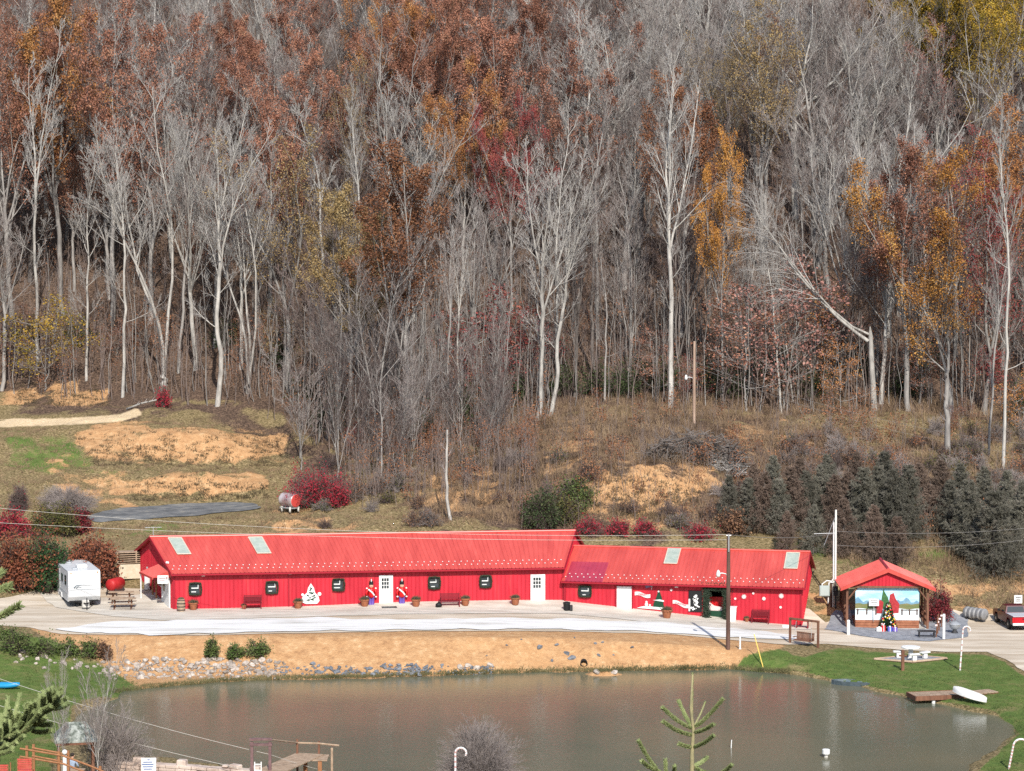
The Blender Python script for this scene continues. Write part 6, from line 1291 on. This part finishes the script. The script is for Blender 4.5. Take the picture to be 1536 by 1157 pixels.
def rubble(n_, f, m, label):
    V = []; Q = []; o_ = 0; rs = np.random.RandomState(n_)
    for i in range(n_):
        px, row = f(); g = G(px, row); me = rt.choice(ROCK); v = np.array([w.co for w in me.vertices]); s = rt.choice([.06,.08,.1,.13]); a = rt.uniform(0, 6.28); v = v*np.array([s*rt.uniform(.8, 1.3), s, s*rt.uniform(.5, .9)])
        v = np.stack([v[:, 0]*math.cos(a)-v[:, 1]*math.sin(a), v[:, 0]*math.sin(a)+v[:, 1]*math.cos(a), v[:, 2]], 1)+np.array([g.x, g.y, g.z+s*.2]); V.append(v); Q.append(np.array([p.vertices[:] for p in me.polygons])+o_); o_ += len(v)
    tag(link('rubble', np_mesh('rubble', np.concatenate(V), None, np.concatenate(Q)), m), label, 'rubble', kind='stuff')
def f1():
    px = rt.uniform(150, 430); return px, np.interp(px, [165,300,430], [1006,1005,1006])+rt.uniform(-1, 1)*14
rubble(420, f1, m_rock, 'small broken stone filling the gaps of the left pond bank'); rubble(200, lambda: (rt.uniform(420, 740), rt.uniform(1001, 1014)), m_rockd, 'small grey rubble along the middle waterline')
# waterline weeds and grass on the bank
rs = np.random.RandomState(44); N = 2600; px = rs.uniform(170, 1190, N); row = np.interp(px, [170,330,420,650,850,1090,1190], [1040,1024,1021,1014,1009,1005,1011])-np.abs(rs.randn(N))*3.2
cc = np.array([G(a, b_) for a, b_ in zip(px[::1], row[::1])]); c = np.repeat(cc, 7, 0)+rs.randn(N*7, 3)*np.array([.15, .15, 0]); d = rs.randn(N*7, 3)*.5+np.array([0, 0, 1]); d /= np.linalg.norm(d, axis=1, keepdims=True)
tag(link('shore_grass', np_mesh('shore_grass', *blades(rs, c, d, rs.uniform(.05, .22, N*7), np.full(N*7, .012))), M('shore_grass', (.06,.065,.025), (.2,.17,.08), scale=.7, c3=(.3,.22,.11))), 'tufts of grass along the waterline of the dirt bank', 'grass', kind='stuff')
# brush pile on the slope and fallen logs
def stick_pile(px, row, top, wpx, n, label, mat, name='brush_pile', seed=1, r=.04, L=(.8, 2.6)):
    g = G(px, row); h = zrow(top, g.y)-g.z; w_ = wpx*g.y/F/2; rs = np.random.RandomState(seed); o = thing(name, label, 'brush pile', g)
    u = rs.uniform(-1, 1, n); base = np.stack([u*w_, rs.uniform(-.6, .9, n), rs.rand(n)*h*np.sqrt(1-u*u)*.9], 1); d = rs.randn(n, 3)*np.array([1, .5, .38]); d /= np.linalg.norm(d, axis=1, keepdims=True); ln = rs.uniform(*L, n)[:, None]
    Pp = np.stack([base-d*ln*.5, base+rs.randn(n, 3)*.06, base+d*ln*.5], 1); Pp[:, :, 2] = np.maximum(Pp[:, :, 2], -.2); Rr = rs.uniform(.4, 1.6, n)[:, None]*r*np.array([[1, .8, .4]])
    A, Ar = grow(rs, Pp, Rr, 4, .3, 1, .7, .4, 0, 3, .5, .01); link('sticks', np_mesh('sticks', *tubes(Pp, Rr, 5)), mat, o); link('twigs', np_mesh('twigs', *tubes(A, Ar, 3)), mat, o)
stick_pile(1040, 698, 645, 150, 420, 'big grey brush pile on the slope below the thin lamp pole', BARK['dark'], seed=3)
stick_pile(1085, 712, 690, 70, 90, 'small scatter of grey branches below the big brush pile', BARK['grey'], seed=4)
for i, (x0, r0, x1, r1, y, lab) in enumerate(((676,735,812,742,196,'long pale fallen log lying in the gully behind the long red roof'), (640,742,760,738,197.5,'second fallen log just behind the long pale one'), (190,614,235,600,231,'thin fallen log at the end of the dirt track'))):
    a, b_ = at(x0, r0, y), at(x1, r1, y-.8); o = thing('fallen_log', lab, 'log', (a.x, a.y, a.z)); mb = MB(); dv = b_-a; mb.tube([(0,0,0), tuple(dv*.5+Vector((0,0,.12))), tuple(dv)], [.22-.05*i,.19-.05*i,.12-.03*i], 9); mb.build('trunk', BARK['pale'], o, smooth=True); mb = MB()
    for k in range(5): f = .3+.13*k; mb.tube([tuple(dv*f), tuple(dv*f+Vector((.3,(-1)**k*.5,.5)))], [.05,.02], 5)
    mb.build('branch_stub', BARK['grey'], o)
# ------------------------------------------------------------------ tank cart, trailer and yard things
g = G(433, 768); t = thing('tank_cart', 'red-ended silver tank on a small wheeled cart beside the burning bush', 'tank', g, R(0)); s_ = 1.0
ax = Vector((.75, -.66, -.02)).normalized(); mb = MB(); c0 = Vector((-.45,.35,1.02)); L_ = 1.5; pts_ = [c0+ax*x for x in (-.1,-.06,.0,L_-.02,L_)]
mb.tube(pts_, [.3,.52,.58,.58,.56], 20); mb.build('tank', M('silver_red_tank', (.34,.2,.2), (.55,.5,.5), scale=1.2, rough=.35, metal=.3), t, smooth=True, smooth_angle=40)
mb = MB(); mb.tube([c0+ax*(L_-.01), c0+ax*(L_+.05)], [.57,.5], 20); mb.build('end_cap', M('faded_red_paint', (.5,.06,.05), rough=.5), t)
mb = MB(); mb.box((.1,-.12,.38), (1.5,.9,.1), rz=-.7); mb.build('frame', m_steel, t)
for x, y_ in ((-.55,.1),(-.1,.6),(.2,-.75),(.85,-.2)): mb = MB(); mb.lathe([(.08,-.07),(.24,-.07),(.26,0),(.24,.07),(.08,.07)], (x,y_,.24), 14, axis='x'); mb.build('wheel', m_conc, t)
def trailer():
    g = G(127, 912); t = thing('camper_trailer', 'white camper trailer with swoosh stripe parked at the left of the gravel yard', 'trailer', (g.x+.1, g.y-.55, g.z+.02), R(19.5)); w_, L_, h0, h1 = 2.3, 6.6, .5, 2.72
    m_rv = M('white_fibreglass', (.55,.56,.57), (.63,.64,.65), scale=.8, rough=.35); m_rvg = M('grey_band', (.4,.42,.44), rough=.4)
    prof = [(0.35,h0),(L_,h0),(L_,h1-.12),(L_-.15,h1),(.25,h1),(.06,h1-.1),(0,h1-.35),(-.02,1.3),(.08,.85)]
    mb = MB(); mb.prism(prof, 'x', -w_/2, w_/2); bd = mb.build('body', m_rv, t)
    mb = MB()
    for sx in (-1, 1):
        e = sx*(w_/2+.006)
        for zz, hh in ((.85,.5),(1.62,.05),(2.7,.04)): mb.box((e,L_/2+.1,zz), (.012,L_-.5,hh))
    mb.build('side_band', m_rvg, bd)
    mb = MB(); mb.box((0,-.028,1.38), (w_-.1,.02,.025)); mb.tube([(-.75,-.03,1.52),(-.6,-.035,1.68),(-.2,-.035,1.72),(.6,-.03,1.66)], [.05,.035,.02,.008], 5); mb.tube([(-.6,-.03,1.5),(-.45,-.035,1.6),(-.2,-.035,1.52)], [.05,.03,.01], 5); mb.build('swoosh_stripe', M('dark_stripe', (.12,.15,.17)), bd)
    for y_, wz in ((1.3,.7),(2.9,.55)):
        mb = MB(); mb.box((-w_/2-.01,y_,1.95), (.03,.75,wz), bev=.008); mb.build('window', m_glass, bd)
    mb = MB(); mb.box((-w_/2-.01,4.35,1.6), (.03,.72,1.95), bev=.008); dr_ = mb.build('door', m_rv, bd); mb = MB(); mb.box((-w_/2-.03,4.1,1.55), (.03,.08,.12)); mb.build('handle', m_blk, dr_)
    mb = MB(); mb.box((.1,1.9,h1+.12), (.75,.95,.26), bev=.06); mb.build('roof_unit', m_wht, t)
    mb = MB()
    for x, y_ in ((-.5,1.2),(.3,3.6),(-.4,4.6)): mb.box((x,y_,h1+.05), (.38,.38,.1), bev=.03)
    mb.build('roof_vent', m_rvg, t)
    for sx in (-1, 1):
        for y_ in (3.4, 4.2): mb = MB(); mb.lathe([(.1,-.1),(.33,-.1),(.35,0),(.33,.1),(.1,.1)], (sx*(w_/2-.12),y_,.35), 16, axis='x'); wh = mb.build('wheel', m_blk, t); mb = MB(); mb.lathe([(.03,-.115),(.2,-.105),(.2,.105),(.03,.115)], (sx*(w_/2-.12),y_,.35), 12, axis='x'); mb.build('rim', m_wht, wh)
        mb = MB(); mb.tube([(sx*(w_/2+.02),2.95,.5),(sx*(w_/2+.02),3.05,.8),(sx*(w_/2+.02),4.5,.8),(sx*(w_/2+.02),4.65,.5)], .04, 5); mb.build('wheel_arch', m_wht, bd)
    mb = MB(); mb.tube([(-.7,.5,.5),(-.05,-1.0,.5)], .05, 5); mb.tube([(.7,.5,.5),(.05,-1.0,.5)], .05, 5); mb.tube([(0,-1.05,.0),(0,-1.05,.9)], .04, 6); mb.build('tow_hitch', m_blk, t)
    mb = MB(); mb.box((-.02,-.55,.42), (.5,.42,.55), bev=.05); mb.build('gas_bottle_cover', m_conc, t); mb = MB(); mb.box((0,3.3,.5), (2.1,6.0,.12)); mb.build('chassis', m_blk, t)
    for sx in (-1, 1): mb = MB(); mb.ball((sx*.95,-.0,2.6), .05); mb.build('marker_light', M('amber', (.6,.3,.05)), bd)
trailer()
g = G(172, 893); t = thing('fuel_tank', 'bright red round-ended fuel tank between the trailer and the long building', 'tank', (g.x+.05, g.y+.2, g.z+.05), R(70)); mb = MB(); mb.lathe([(.05,-.9),(.3,-.87),(.44,-.75),(.46,.6),(.34,.72),(.05,.75)], (0,0,.75), 20, axis='x'); mb.build('shell', M('dull_red_tank', (.33,.012,.015), (.45,.03,.03), scale=2, rough=.5), t, smooth=True, smooth_angle=50); mb = MB()
for x in (-.6, .5):
    for sy in (-.4, .4): mb.tube([(x,sy*1.1,0),(x,sy*.7,.7)], .045, 5)
mb.build('stand', m_dmetal, t)
def picnic(px, row, label, rz):
    g = G(px, row); t = thing('picnic_table', label, 'table', (g.x, g.y+.2, g.z+.05), rz, 'wooden picnic tables beside the trailer'); mb = MB()
    for k in range(5): mb.box((0,-.3+k*.15,.74), (1.8,.13,.04))
    mb.build('tabletop', m_wood, t)
    for sy in (-.72, .72): mb = MB(); mb.box((0,sy,.44), (1.8,.26,.04)); mb.build('seat', m_wood, t)
    for sx in (-.6, .6):
        mb = MB(); mb.tube([(sx,-.55,0),(sx,.28,.72)], .05, 4); mb.tube([(sx,.55,0),(sx,-.28,.72)], .05, 4); mb.box((sx,0,.4), (.05,1.5,.1)); mb.build('leg_frame', m_brwood, t)
picnic(184, 915, 'nearer wooden picnic table between the trailer and the red building', R(4)); picnic(181, 905, 'farther wooden picnic table, before the red fuel tank', R(4))
g = G(190, 888); t = thing('crate_stack', 'stack of grey and cream crates against the back of the left gable', 'crates', (g.x-.35, g.y+3.2, tz(g.x, g.y+3.2)), R(15)); mb = MB(); mb.box((0,0,.55), (1.6,1.2,1.1), bev=.02); mb.build('cream_crate', M('cream_boards', (.5,.42,.3), (.6,.52,.4), scale=3), t)
mb = MB()
for k in range(6): mb.box((-.15,-.02,1.2+k*.16), (1.9,1.2,.05)); mb.box((-.9,-.55,1.27+k*.16), (.1,.1,.1)); mb.box((.5,-.55,1.27+k*.16), (.1,.1,.1))
mb.build('pallet', m_wood, t); mb = MB(); mb.box((-1.5,.3,.9), (.8,.9,1.8), bev=.03); mb.build('dark_locker', m_blk, t)
# ------------------------------------------------------------------ near shore at the bottom left
def yz(px, row, y): return at(px, row, y)
c = at(113, 1095, 115.5); gz = tz(c.x, 115.5); t = thing('gazebo', 'small open gazebo with mossy grey roof at the bottom left shore', 'gazebo', (c.x, 115.5, gz), R(12)); ze = zrow(1113, 114.3)-gz; zp = zrow(1083, 115.5)-gz
m_moss = M('mossy_shingles', (.10,.115,.095), (.3,.32,.29), scale=3.5, c3=(.42,.43,.4), lo=.4, hi=.58, bump=.5, bscale=9)
mb = MB(); hw_, hd = 1.05, 1.0; mb.add([(-hw_,-hd,ze),(hw_,-hd,ze),(hw_,hd,ze),(-hw_,hd,ze),(-.5,0,zp),(.5,0,zp),(-hw_,-hd,ze-.1),(hw_,-hd,ze-.1),(hw_,hd,ze-.1),(-hw_,hd,ze-.1)], [(0,1,5,4),(1,2,5),(2,3,4,5),(3,0,4),(0,6,7,1),(1,7,8,2),(2,8,9,3),(3,9,6,0),(6,9,8,7)]); mb.build('roof', m_moss, t)
for sx in (-.85, .85):
    for sy in (-.8, .8): mb = MB(); mb.box((sx,sy,ze/2), (.13,.13,ze)); mb.build('post', m_brwood, t)
mb = MB(); mb.box((0,-.95,ze-.15), (2.0,.08,.14)); mb.build('fascia', m_brwood, t); mb = MB(); mb.box((.2,.6,.55), (1.6,.4,.08)); mb.build('bench_seat', m_brwood, t)
# person under the gazebo, seen from behind
def person():
    y = 114.2; p = at(108, 1122, y); gz = tz(p.x, y); t = thing('person', 'person in grey-blue shirt and light trousers standing under the gazebo eave, seen from behind', 'person', (p.x, y, gz), R(-20))
    J = [((0,0,.95),.15), ((0,.0,1.12),.145), ((0,.02,1.32),.16), ((0,.01,1.46),.10), ((0,.02,1.53),.055), ((0,.03,1.6),.085), ((0,.04,1.7),.095), ((0,.03,1.79),.06),
         ((-.2,.0,1.42),.07), ((-.29,.08,1.17),.05), ((-.2,.3,1.05),.04), ((-.17,.38,1.04),.035), ((.2,.0,1.42),.07), ((.29,.08,1.17),.05), ((.2,.3,1.05),.04), ((.17,.38,1.04),.035),
         ((-.1,.0,.88),.11), ((-.11,.03,.5),.075), ((-.12,-.02,.1),.05), ((-.12,.13,.04),.04), ((.1,.0,.88),.11), ((.11,.03,.5),.075), ((.12,-.02,.1),.05), ((.12,.13,.04),.04)]
    E = [(0,1),(1,2),(2,3),(3,4),(4,5),(5,6),(6,7),(2,8),(8,9),(9,10),(10,11),(2,12),(12,13),(13,14),(14,15),(0,16),(16,17),(17,18),(18,19),(0,20),(20,21),(21,22),(22,23)]
    for sx, hi in ((-1, 11), (1, 15)):      # five short fingers on each hand
        bx = J[hi][0]
        for q in range(5):
            tip = (bx[0]-sx*.015+(q-2)*.016, bx[1]+(.075 if q else .03), bx[2]-.03+(0 if q else .02)); J.append((tip, .011)); E.append((hi, len(J)-1))
    me = bpy.data.meshes.new('body'); me.from_pydata([j[0] for j in J], E, []); o = bpy.data.objects.new('tmp', me); COL.objects.link(o)
    sk = o.modifiers.new('s', 'SKIN'); 
    for i, j in enumerate(J): me.skin_vertices[0].data[i].radius = (j[1], j[1])
    me.skin_vertices[0].data[0].use_root = True; sb = o.modifiers.new('d', 'SUBSURF'); sb.levels = 1; sb.render_levels = 1
    m2 = bpy.data.meshes.new_from_object(o.evaluated_get(bpy.context.evaluated_depsgraph_get())); bpy.data.objects.remove(o)
    for m in (m_skin, M('grey_blue_shirt', (.25,.31,.4), (.33,.39,.48), scale=6), M('khaki_trousers', (.3,.26,.2)), m_blk): m2.materials.append(m)
    for f in m2.polygons: z = f.center.z; x = abs(f.center.x); f.material_index = 0 if z > 1.5 or (z < 1.14 and x > .14 and f.center.y > .18) else 1 if z > .93 else 2 if z > .1 else 3
    m2.shade_smooth(); link('body', m2, None, t); mb = MB(); mb.ball((0,.015,1.735), .108, sq=(1,1.05,.95)); mb.build('hair', M('dark_hair', (.03,.022,.018)), t, smooth=True)
    mb = MB(); mb.ball((-.1,.04,1.68), .022); mb.ball((.1,.04,1.68), .022); mb.tube([(0,.125,1.7),(0,.155,1.66)], .014, 5); mb.build('face', m_skin, t)
person()
t = thing('wooden_counter', 'pale wooden counter before the person under the gazebo', 'counter', (at(113,1135,112.9).x, 112.9, tz(at(113,1135,112.9).x, 112.9)), R(-8)); mb = MB(); mb.box((0,0,.5), (.75,.35,1.0), bev=.02); mb.build('body', m_wood, t); mb = MB(); mb.box((0,0,1.03), (.9,.45,.06), bev=.015); mb.build('counter_top', m_wood, t)
# stair rail fence
def rail(name, label, pts_, posts, y, r=.05):
    p0 = at(pts_[0][0], pts_[0][1], y); t = thing(name, label, 'fence', (p0.x, y, tz(p0.x, y))); o = Vector(t.location)
    for dr_, y2 in ((0, 0), (12, 0)): mb = MB(); mb.tube([tuple(at(a, b_+dr_, y)-o) for a, b_ in pts_], r, 6); mb.build('rail', m_cedar, t)
    for px in posts:
        row = np.interp(px, [a for a, _ in pts_], [b_ for _, b_ in pts_]); a = at(px, row-4, y); mb = MB(); mb.box((a.x-o.x, .06, (a.z+tz(a.x, y))/2-o.z), (.12,.12,a.z-tz(a.x, y)+.1)); mb.build('post', m_cedar, t)
rail('wooden_fence', 'orange-brown rail fence sloping down to the right in front of the gazebo', [(30,1123),(95,1134),(135,1149),(175,1166)], (40,88,150), 109)
rail('wooden_fence', 'second orange-brown rail fence behind the sloping one, level with the gazebo posts', [(48,1122),(75,1127),(102,1132)], (50,102), 111.5)
p = at(97, 1132, 111); t = thing('white_post', 'slim white post beside the orange-brown fence', 'post', (p.x, 111, tz(p.x, 111))); h = zrow(1126, 111)-tz(p.x, 111); mb = MB(); mb.tube([(0,0,-.1),(0,0,h-.25)], .1, 10); mb.build('post', m_wht, t); mb = MB(); mb.ball((0,0,h-.08), .13); mb.build('globe', m_wht, t)
for px, row, lab in ((37,1138,'red slatted chair back at the bottom left, nearer the fence'), (1,1147,'red slatted chair back cut by the left picture edge')):
    y = 101; p = at(px, row, y); gz = tz(p.x, y); t = thing('red_chair', lab, 'chair', (p.x, y, p.z-1.05), 0, 'red chairs at the bottom left'); mb = MB()
    for k in range(7): mb.box((0,.01*(k % 2),.5+k*.085), (.62,.03,.062))
    mb.build('backrest', M('red_chair_paint', (.45,.05,.04), (.52,.1,.08), scale=4), t); mb = MB(); mb.box((0,.3,.42), (.6,.55,.05)); mb.build('seat', m_red, t)
    for sx in (-.32, .32):
        for y_ in (.02, .52): mb = MB(); mb.box((sx,y_,.28 if y_ > .1 else .4), (.05,.05,1.5 if y_ > .1 else 1.3)); mb.build('leg', m_cedar, t)
# dry stone wall and sign
rs2 = random.Random(6); a, b_ = at(158, 1136, 117.5), at(392, 1152, 114.8); L_ = (b_-a).length; t = thing('stone_wall', 'dry wall of pale flat stones along the near shore at the bottom left', 'wall', (a.x, a.y, 0), math.atan2(b_.y-a.y, b_.x-a.x)); mb = MB()
z1 = zrow(1138, a.y); gzw = tz(a.x, a.y); k = 0
for course in range(8):
    x = -.3+.2*(course % 2); zc_ = z1-.13-course*.17
    while x < L_: w_ = rs2.uniform(.3, .85); mb.box((x+w_/2, rs2.uniform(-.06, .06), zc_-(z1-zrow(1152, b_.y))*x/L_*.35), (w_-.02,.55,.155), rz=rs2.uniform(-.05, .05), bev=.02); x += w_
x = .1
while x < L_: mb.box((x, 0, z1+.05-(z1-zrow(1152, b_.y))*x/L_*.35), (rs2.uniform(.2, .6),.4,rs2.uniform(.12, .34)), bev=.04, rz=rs2.uniform(-.3, .3)); x += rs2.uniform(.5, 2.6)
mb.build('stones', M('pale_flagstone', (.36,.27,.22), (.58,.48,.41), scale=1.3, bump=.3), t)
p = at(223, 1150, 111.5); t = thing('notice_board', 'white notice board with blue lines of writing before the stone wall', 'sign', (p.x, 111.5, tz(p.x, 111.5)), R(3)); h = zrow(1137, 111.5)-tz(p.x, 111.5); mb = MB(); mb.box((0,0,h-.5), (.72,.04,1.0), bev=.008); mb.build('board', m_wht, t)
mb = MB()
for i, w_ in enumerate((.12,.45,.56,.5,.4,.52,.34)): mb.box((0 if i == 0 else -.04,-.024,h-.09-i*.115), (w_,.008,.045))
mb.build('lettering', M('blue_ink', (.06,.12,.3)), t)
for sx in (-.28, .28): mb = MB(); mb.box((sx,.05,h/2-.4), (.08,.06,h-.3)); mb.build('post', m_wood, t)
# dock with frame and rails
y = 116.0; p = at(440, 1140, y); t = thing('fishing_dock', 'weathered dock with purple-brown frame and railing at the bottom edge of the pond', 'dock', (p.x, y, ZW)); X = lambda px, yy=y: at(px, 1140, yy).x-p.x; Zr = lambda row, yy=y: zrow(row, yy)-ZW
m_frame = M('purple_brown_paint', (.13,.075,.075), (.2,.12,.12), scale=4)
zd = Zr(1131, 118.5); mb = MB(); q0, q1 = Vector((X(395,113.5), -2.5, zd)), Vector((X(458,118.5), 2.5, zd)); dv = (q1-q0)/30
for k in range(30): mb.box(q0+dv*(k+.5)+Vector((-.1+k*.012,0,0)), (1.5,.17,.05), rz=-.25)
mb.build('walkway', m_wood, t)
mb = MB()
for k in range(9): mb.box((X(465)+.2,1.2+k*.15,zd-.05), (1.15,.14,.05))
mb.build('platform', m_wood, t)
for px, top, yy in ((378,1113,114.5),(405,1113,114.5)): mb = MB(); zt_ = Zr(top, yy); mb.box((X(px, yy),yy-y,zt_/2-.6), (.14,.14,zt_+1.2)); mb.build('frame_post', m_frame, t)
for row in (1109, 1117): mb = MB(); mb.box((X(391.5,114.5),-1.5,Zr(row,114.5)), (abs(X(405,114.5)-X(377,114.5))+.2,.2,.1)); mb.build('frame_beam', m_frame, t)
for px, top in ((446,1109),(478.5,1112),(498,1122)): mb = MB(); zt_ = Zr(top, 118.5); mb.box((X(px,118.5),2.5,zt_/2-.6), (.11,.11,zt_+1.2)); mb.build('rail_post', m_brwood if px < 490 else m_wood, t)
mb = MB(); mb.tube([(X(407,114.5),-1.5,Zr(1110,114.5)),(X(446,118.5),2.45,Zr(1114,118.5)),(X(478,118.5),2.45,Zr(1115,118.5)),(X(509,118.5),2.4,Zr(1118,118.5))], .05, 6); mb.build('handrail', m_wood, t)
for px, row in ((458,1160),(480,1150)): mb = MB(); mb.box((X(px,117.2),1.2,zd/2-.7), (.2,.2,zd+1.2)); mb.build('pile', m_cedar, t)
p2 = at(387, 1150, 112.8); t = thing('white_ladder', 'small white ladder leaning at the purple-brown frame of the dock', 'ladder', (p2.x, 112.8, ZW+.2)); mb = MB(); h = zrow(1143, 112.8)-ZW-.2
for sx in (-.16, .16): mb.box((sx,0,h/2), (.05,.05,h))
mb.build('rail', m_wht, t); mb = MB()
for k in range(int(h/.3)): mb.box((0,0,h-.12-k*.3), (.3,.04,.05))
mb.build('rungs', m_wht, t)
wire(at(-60, 998, 124), at(405, 1132, 114.5), .25, .014, m_wire, 'upper cable slanting over the near water to the dock frame', 'cables to the dock', 'cable'); wire(at(-60, 1040, 122), at(375, 1156, 114), .2, .014, m_wire, 'lower cable slanting over the near water to the dock frame', 'cables to the dock', 'cable')
wire(at(405, 1132, 114.5), at(500, 1160, 118.5), .05, .012, m_wire, 'short cable end from the dock frame to the railing post', 'cables to the dock', 'cable')
g = G(2, 1033); t = thing('blue_kayak', 'bright blue kayak lying on the grass at the left picture edge', 'kayak', (g.x-.3, g.y, g.z), R(-12)); mb = MB(); n_ = 14; V = []; Fc = []
for i in range(n_+1):
    f = -1+2*i/n_; wq = .38*(1-abs(f)**2.4)+.02
    for k in range(12): a_ = 6.283*k/12; V.append((f*1.55, wq*math.cos(a_), .2+.2*math.sin(a_)*(1-abs(f)**4*.5)+.12*abs(f)**3))
for i in range(n_):
    for k in range(12): Fc.append((i*12+k, i*12+(k+1) % 12, i*12+12+(k+1) % 12, i*12+12+k))
Fc += [tuple(range(12)), tuple(n_*12+k for k in range(12))]; mb.add(V, Fc); mb.build('hull', M('bright_blue_plastic', (.02,.25,.5), rough=.35), t, smooth=True); mb = MB(); mb.lathe([(.24,0),(.28,.04),(.24,.07)], (0,0,.36), 14); mb.build('cockpit_rim', m_blk, t)
# two bare saplings by the gazebo
for key, px, y, top, w_, lab in (('small1',90,113.5,985,.55,'small pale bare tree left of the gazebo at the bottom left'), ('small2',141,114,968,.62,'small pale bare tree right of the gazebo at the bottom left'), ('small2',128,117,1030,.7,'low bare twiggy tree over the gazebo roof')): hero(key, px, y, top, 'pale', w=w_, label=lab, twig='grey')
bush(170, 1150, 1072, 110, None, 'sprawling leafless shrub at the water edge right of the gazebo', 0, 150, bare=True, twig='grey', y=116.5, dep=1.0)
# ------------------------------------------------------------------ fir shoots close to the camera
m_fir = M('fir_needles', (.13,.165,.06), (.28,.33,.14), scale=7, c3=(.42,.45,.24), lo=.3, hi=.65); m_firtw = M('fir_stem', (.22,.2,.11), (.32,.28,.15), scale=20)
def fir(name, label, y, shoots, trunk, nl=.022, dens=3400, seed=1, thick=.007):
    rs = np.random.RandomState(seed); tp = [at(a, b_, y) for a, b_ in trunk]; o = thing(name, label, 'tree', (tp[-1].x, y, tp[-1].z)); org = np.array(o.location); mb = MB(); mb.tube([tuple(p-o.location) for p in tp], list(np.linspace(.006, .02, len(tp))), 8); mb.build('trunk', m_firtw, o, smooth=True)
    Vs = []; tw = []
    for (a, b_, a2, b2, dy0, dy1, k) in shoots:
        p0 = np.array(at(a, b_, y+dy0))-org; p1 = np.array(at(a2, b2, y+dy1))-org; L = np.linalg.norm(p1-p0); n_ = int(L*dens*k); f = rs.rand(n_)[:, None]; c = p0+(p1-p0)*f; ax = (p1-p0)/L
        c = c+np.array([0, 0, -1])*(np.sin(f*3.14)*L*.05); d = rs.randn(n_, 3); d -= (d@ax)[:, None]*ax; d /= np.linalg.norm(d, axis=1, keepdims=True); d = d+ax*.75; d[:, 2] += .35; d /= np.linalg.norm(d, axis=1, keepdims=True)
        Vs.append(blades(rs, c, d, rs.uniform(.7, 1.15, n_)*nl*(1 if k > .5 else .5), np.full(n_, .0028))); tw.append((np.stack([p0, (p0+p1)/2+np.array([0, 0, -L*.05]), p1])[None], np.array([[thick, thick*.8, thick*.5]])))
    link('needles', np_mesh('needles', *join(Vs)), m_fir, o); link('twigs', np_mesh('twigs', *join([tubes(a, b_, 6) for a, b_ in tw])), m_firtw, o)
sh = [(1038,1088,1039,1010,0,0,.42),(1038,1094,994,1062,0,-.1,1),(1037,1090,1018,1052,0,.08,1),(1042,1092,1084,1049,0,-.08,1),(1042,1088,1058,1053,0,.15,.35),(1041,1100,1070,1087,0,-.12,1),(1038,1104,995,1083,0,-.15,1),
      (1038,1122,1019,1116,0,-.05,1),(1040,1122,1070,1104,0,-.14,1),(1041,1150,1060,1137,0,.1,1),(985,1155,958,1112,-.2,-.3,1),(985,1156,963,1142,-.2,-.35,1),(999,1160,998,1140,-.2,-.2,1),(1010,1164,1012,1150,-.2,-.3,1),(1042,1152,1062,1160,0,-.1,1),(1080,1162,1097,1148,-.1,-.2,1),(1000,1172,958,1160,-.2,-.3,1),(1040,1178,985,1156,0,-.2,1),(1040,1180,1085,1160,0,-.1,1)]
fir('fir_tip', 'young fir top with upright leader in the foreground at the bottom', 15, sh, [(1039,1012),(1036,1060),(1040,1095),(1038,1130),(1038,1170),(1040,1420)], seed=2)
rs3 = random.Random(12); sh = []
for k in range(125):
    f = rs3.random(); bx, by = -45+f*122, 1152-f*98+rs3.uniform(-6, 6); L_ = rs3.uniform(22, 40)*(1.15-.4*f); a_ = rs3.uniform(.15, 1.9); sh.append((bx, by, bx+L_*math.cos(a_), by-L_*math.sin(a_), rs3.uniform(-.15, .15), rs3.uniform(-.3, .3), 1))
sh += [(50,1085,77,1087,0,-.1,1),(48,1098,77,1096,0,-.1,1),(62,1070,84,1040,0,-.1,1),(20,1110,62,1066,-.1,-.2,1),(20,1080,30,1042,0,.1,1),(8,1075,12,1046,0,.1,1)]
fir('fir_tip', 'fir branch reaching in from the left edge at the bottom left', 12, sh, [(72,1052),(40,1085),(0,1130),(-45,1175),(-80,1420)], nl=.02, dens=3400, seed=3)
fir('fir_tip', 'tips of a nearer fir at the left edge in front of the gravel', 9, [(-30,935,30,908,0,-.05,1),(-30,885,16,880,0,.05,1),(-30,880,3,858,0,.1,1)], [(-30,860),(-32,935),(-40,1200),(-50,1420)], nl=.026, dens=2600, seed=4)
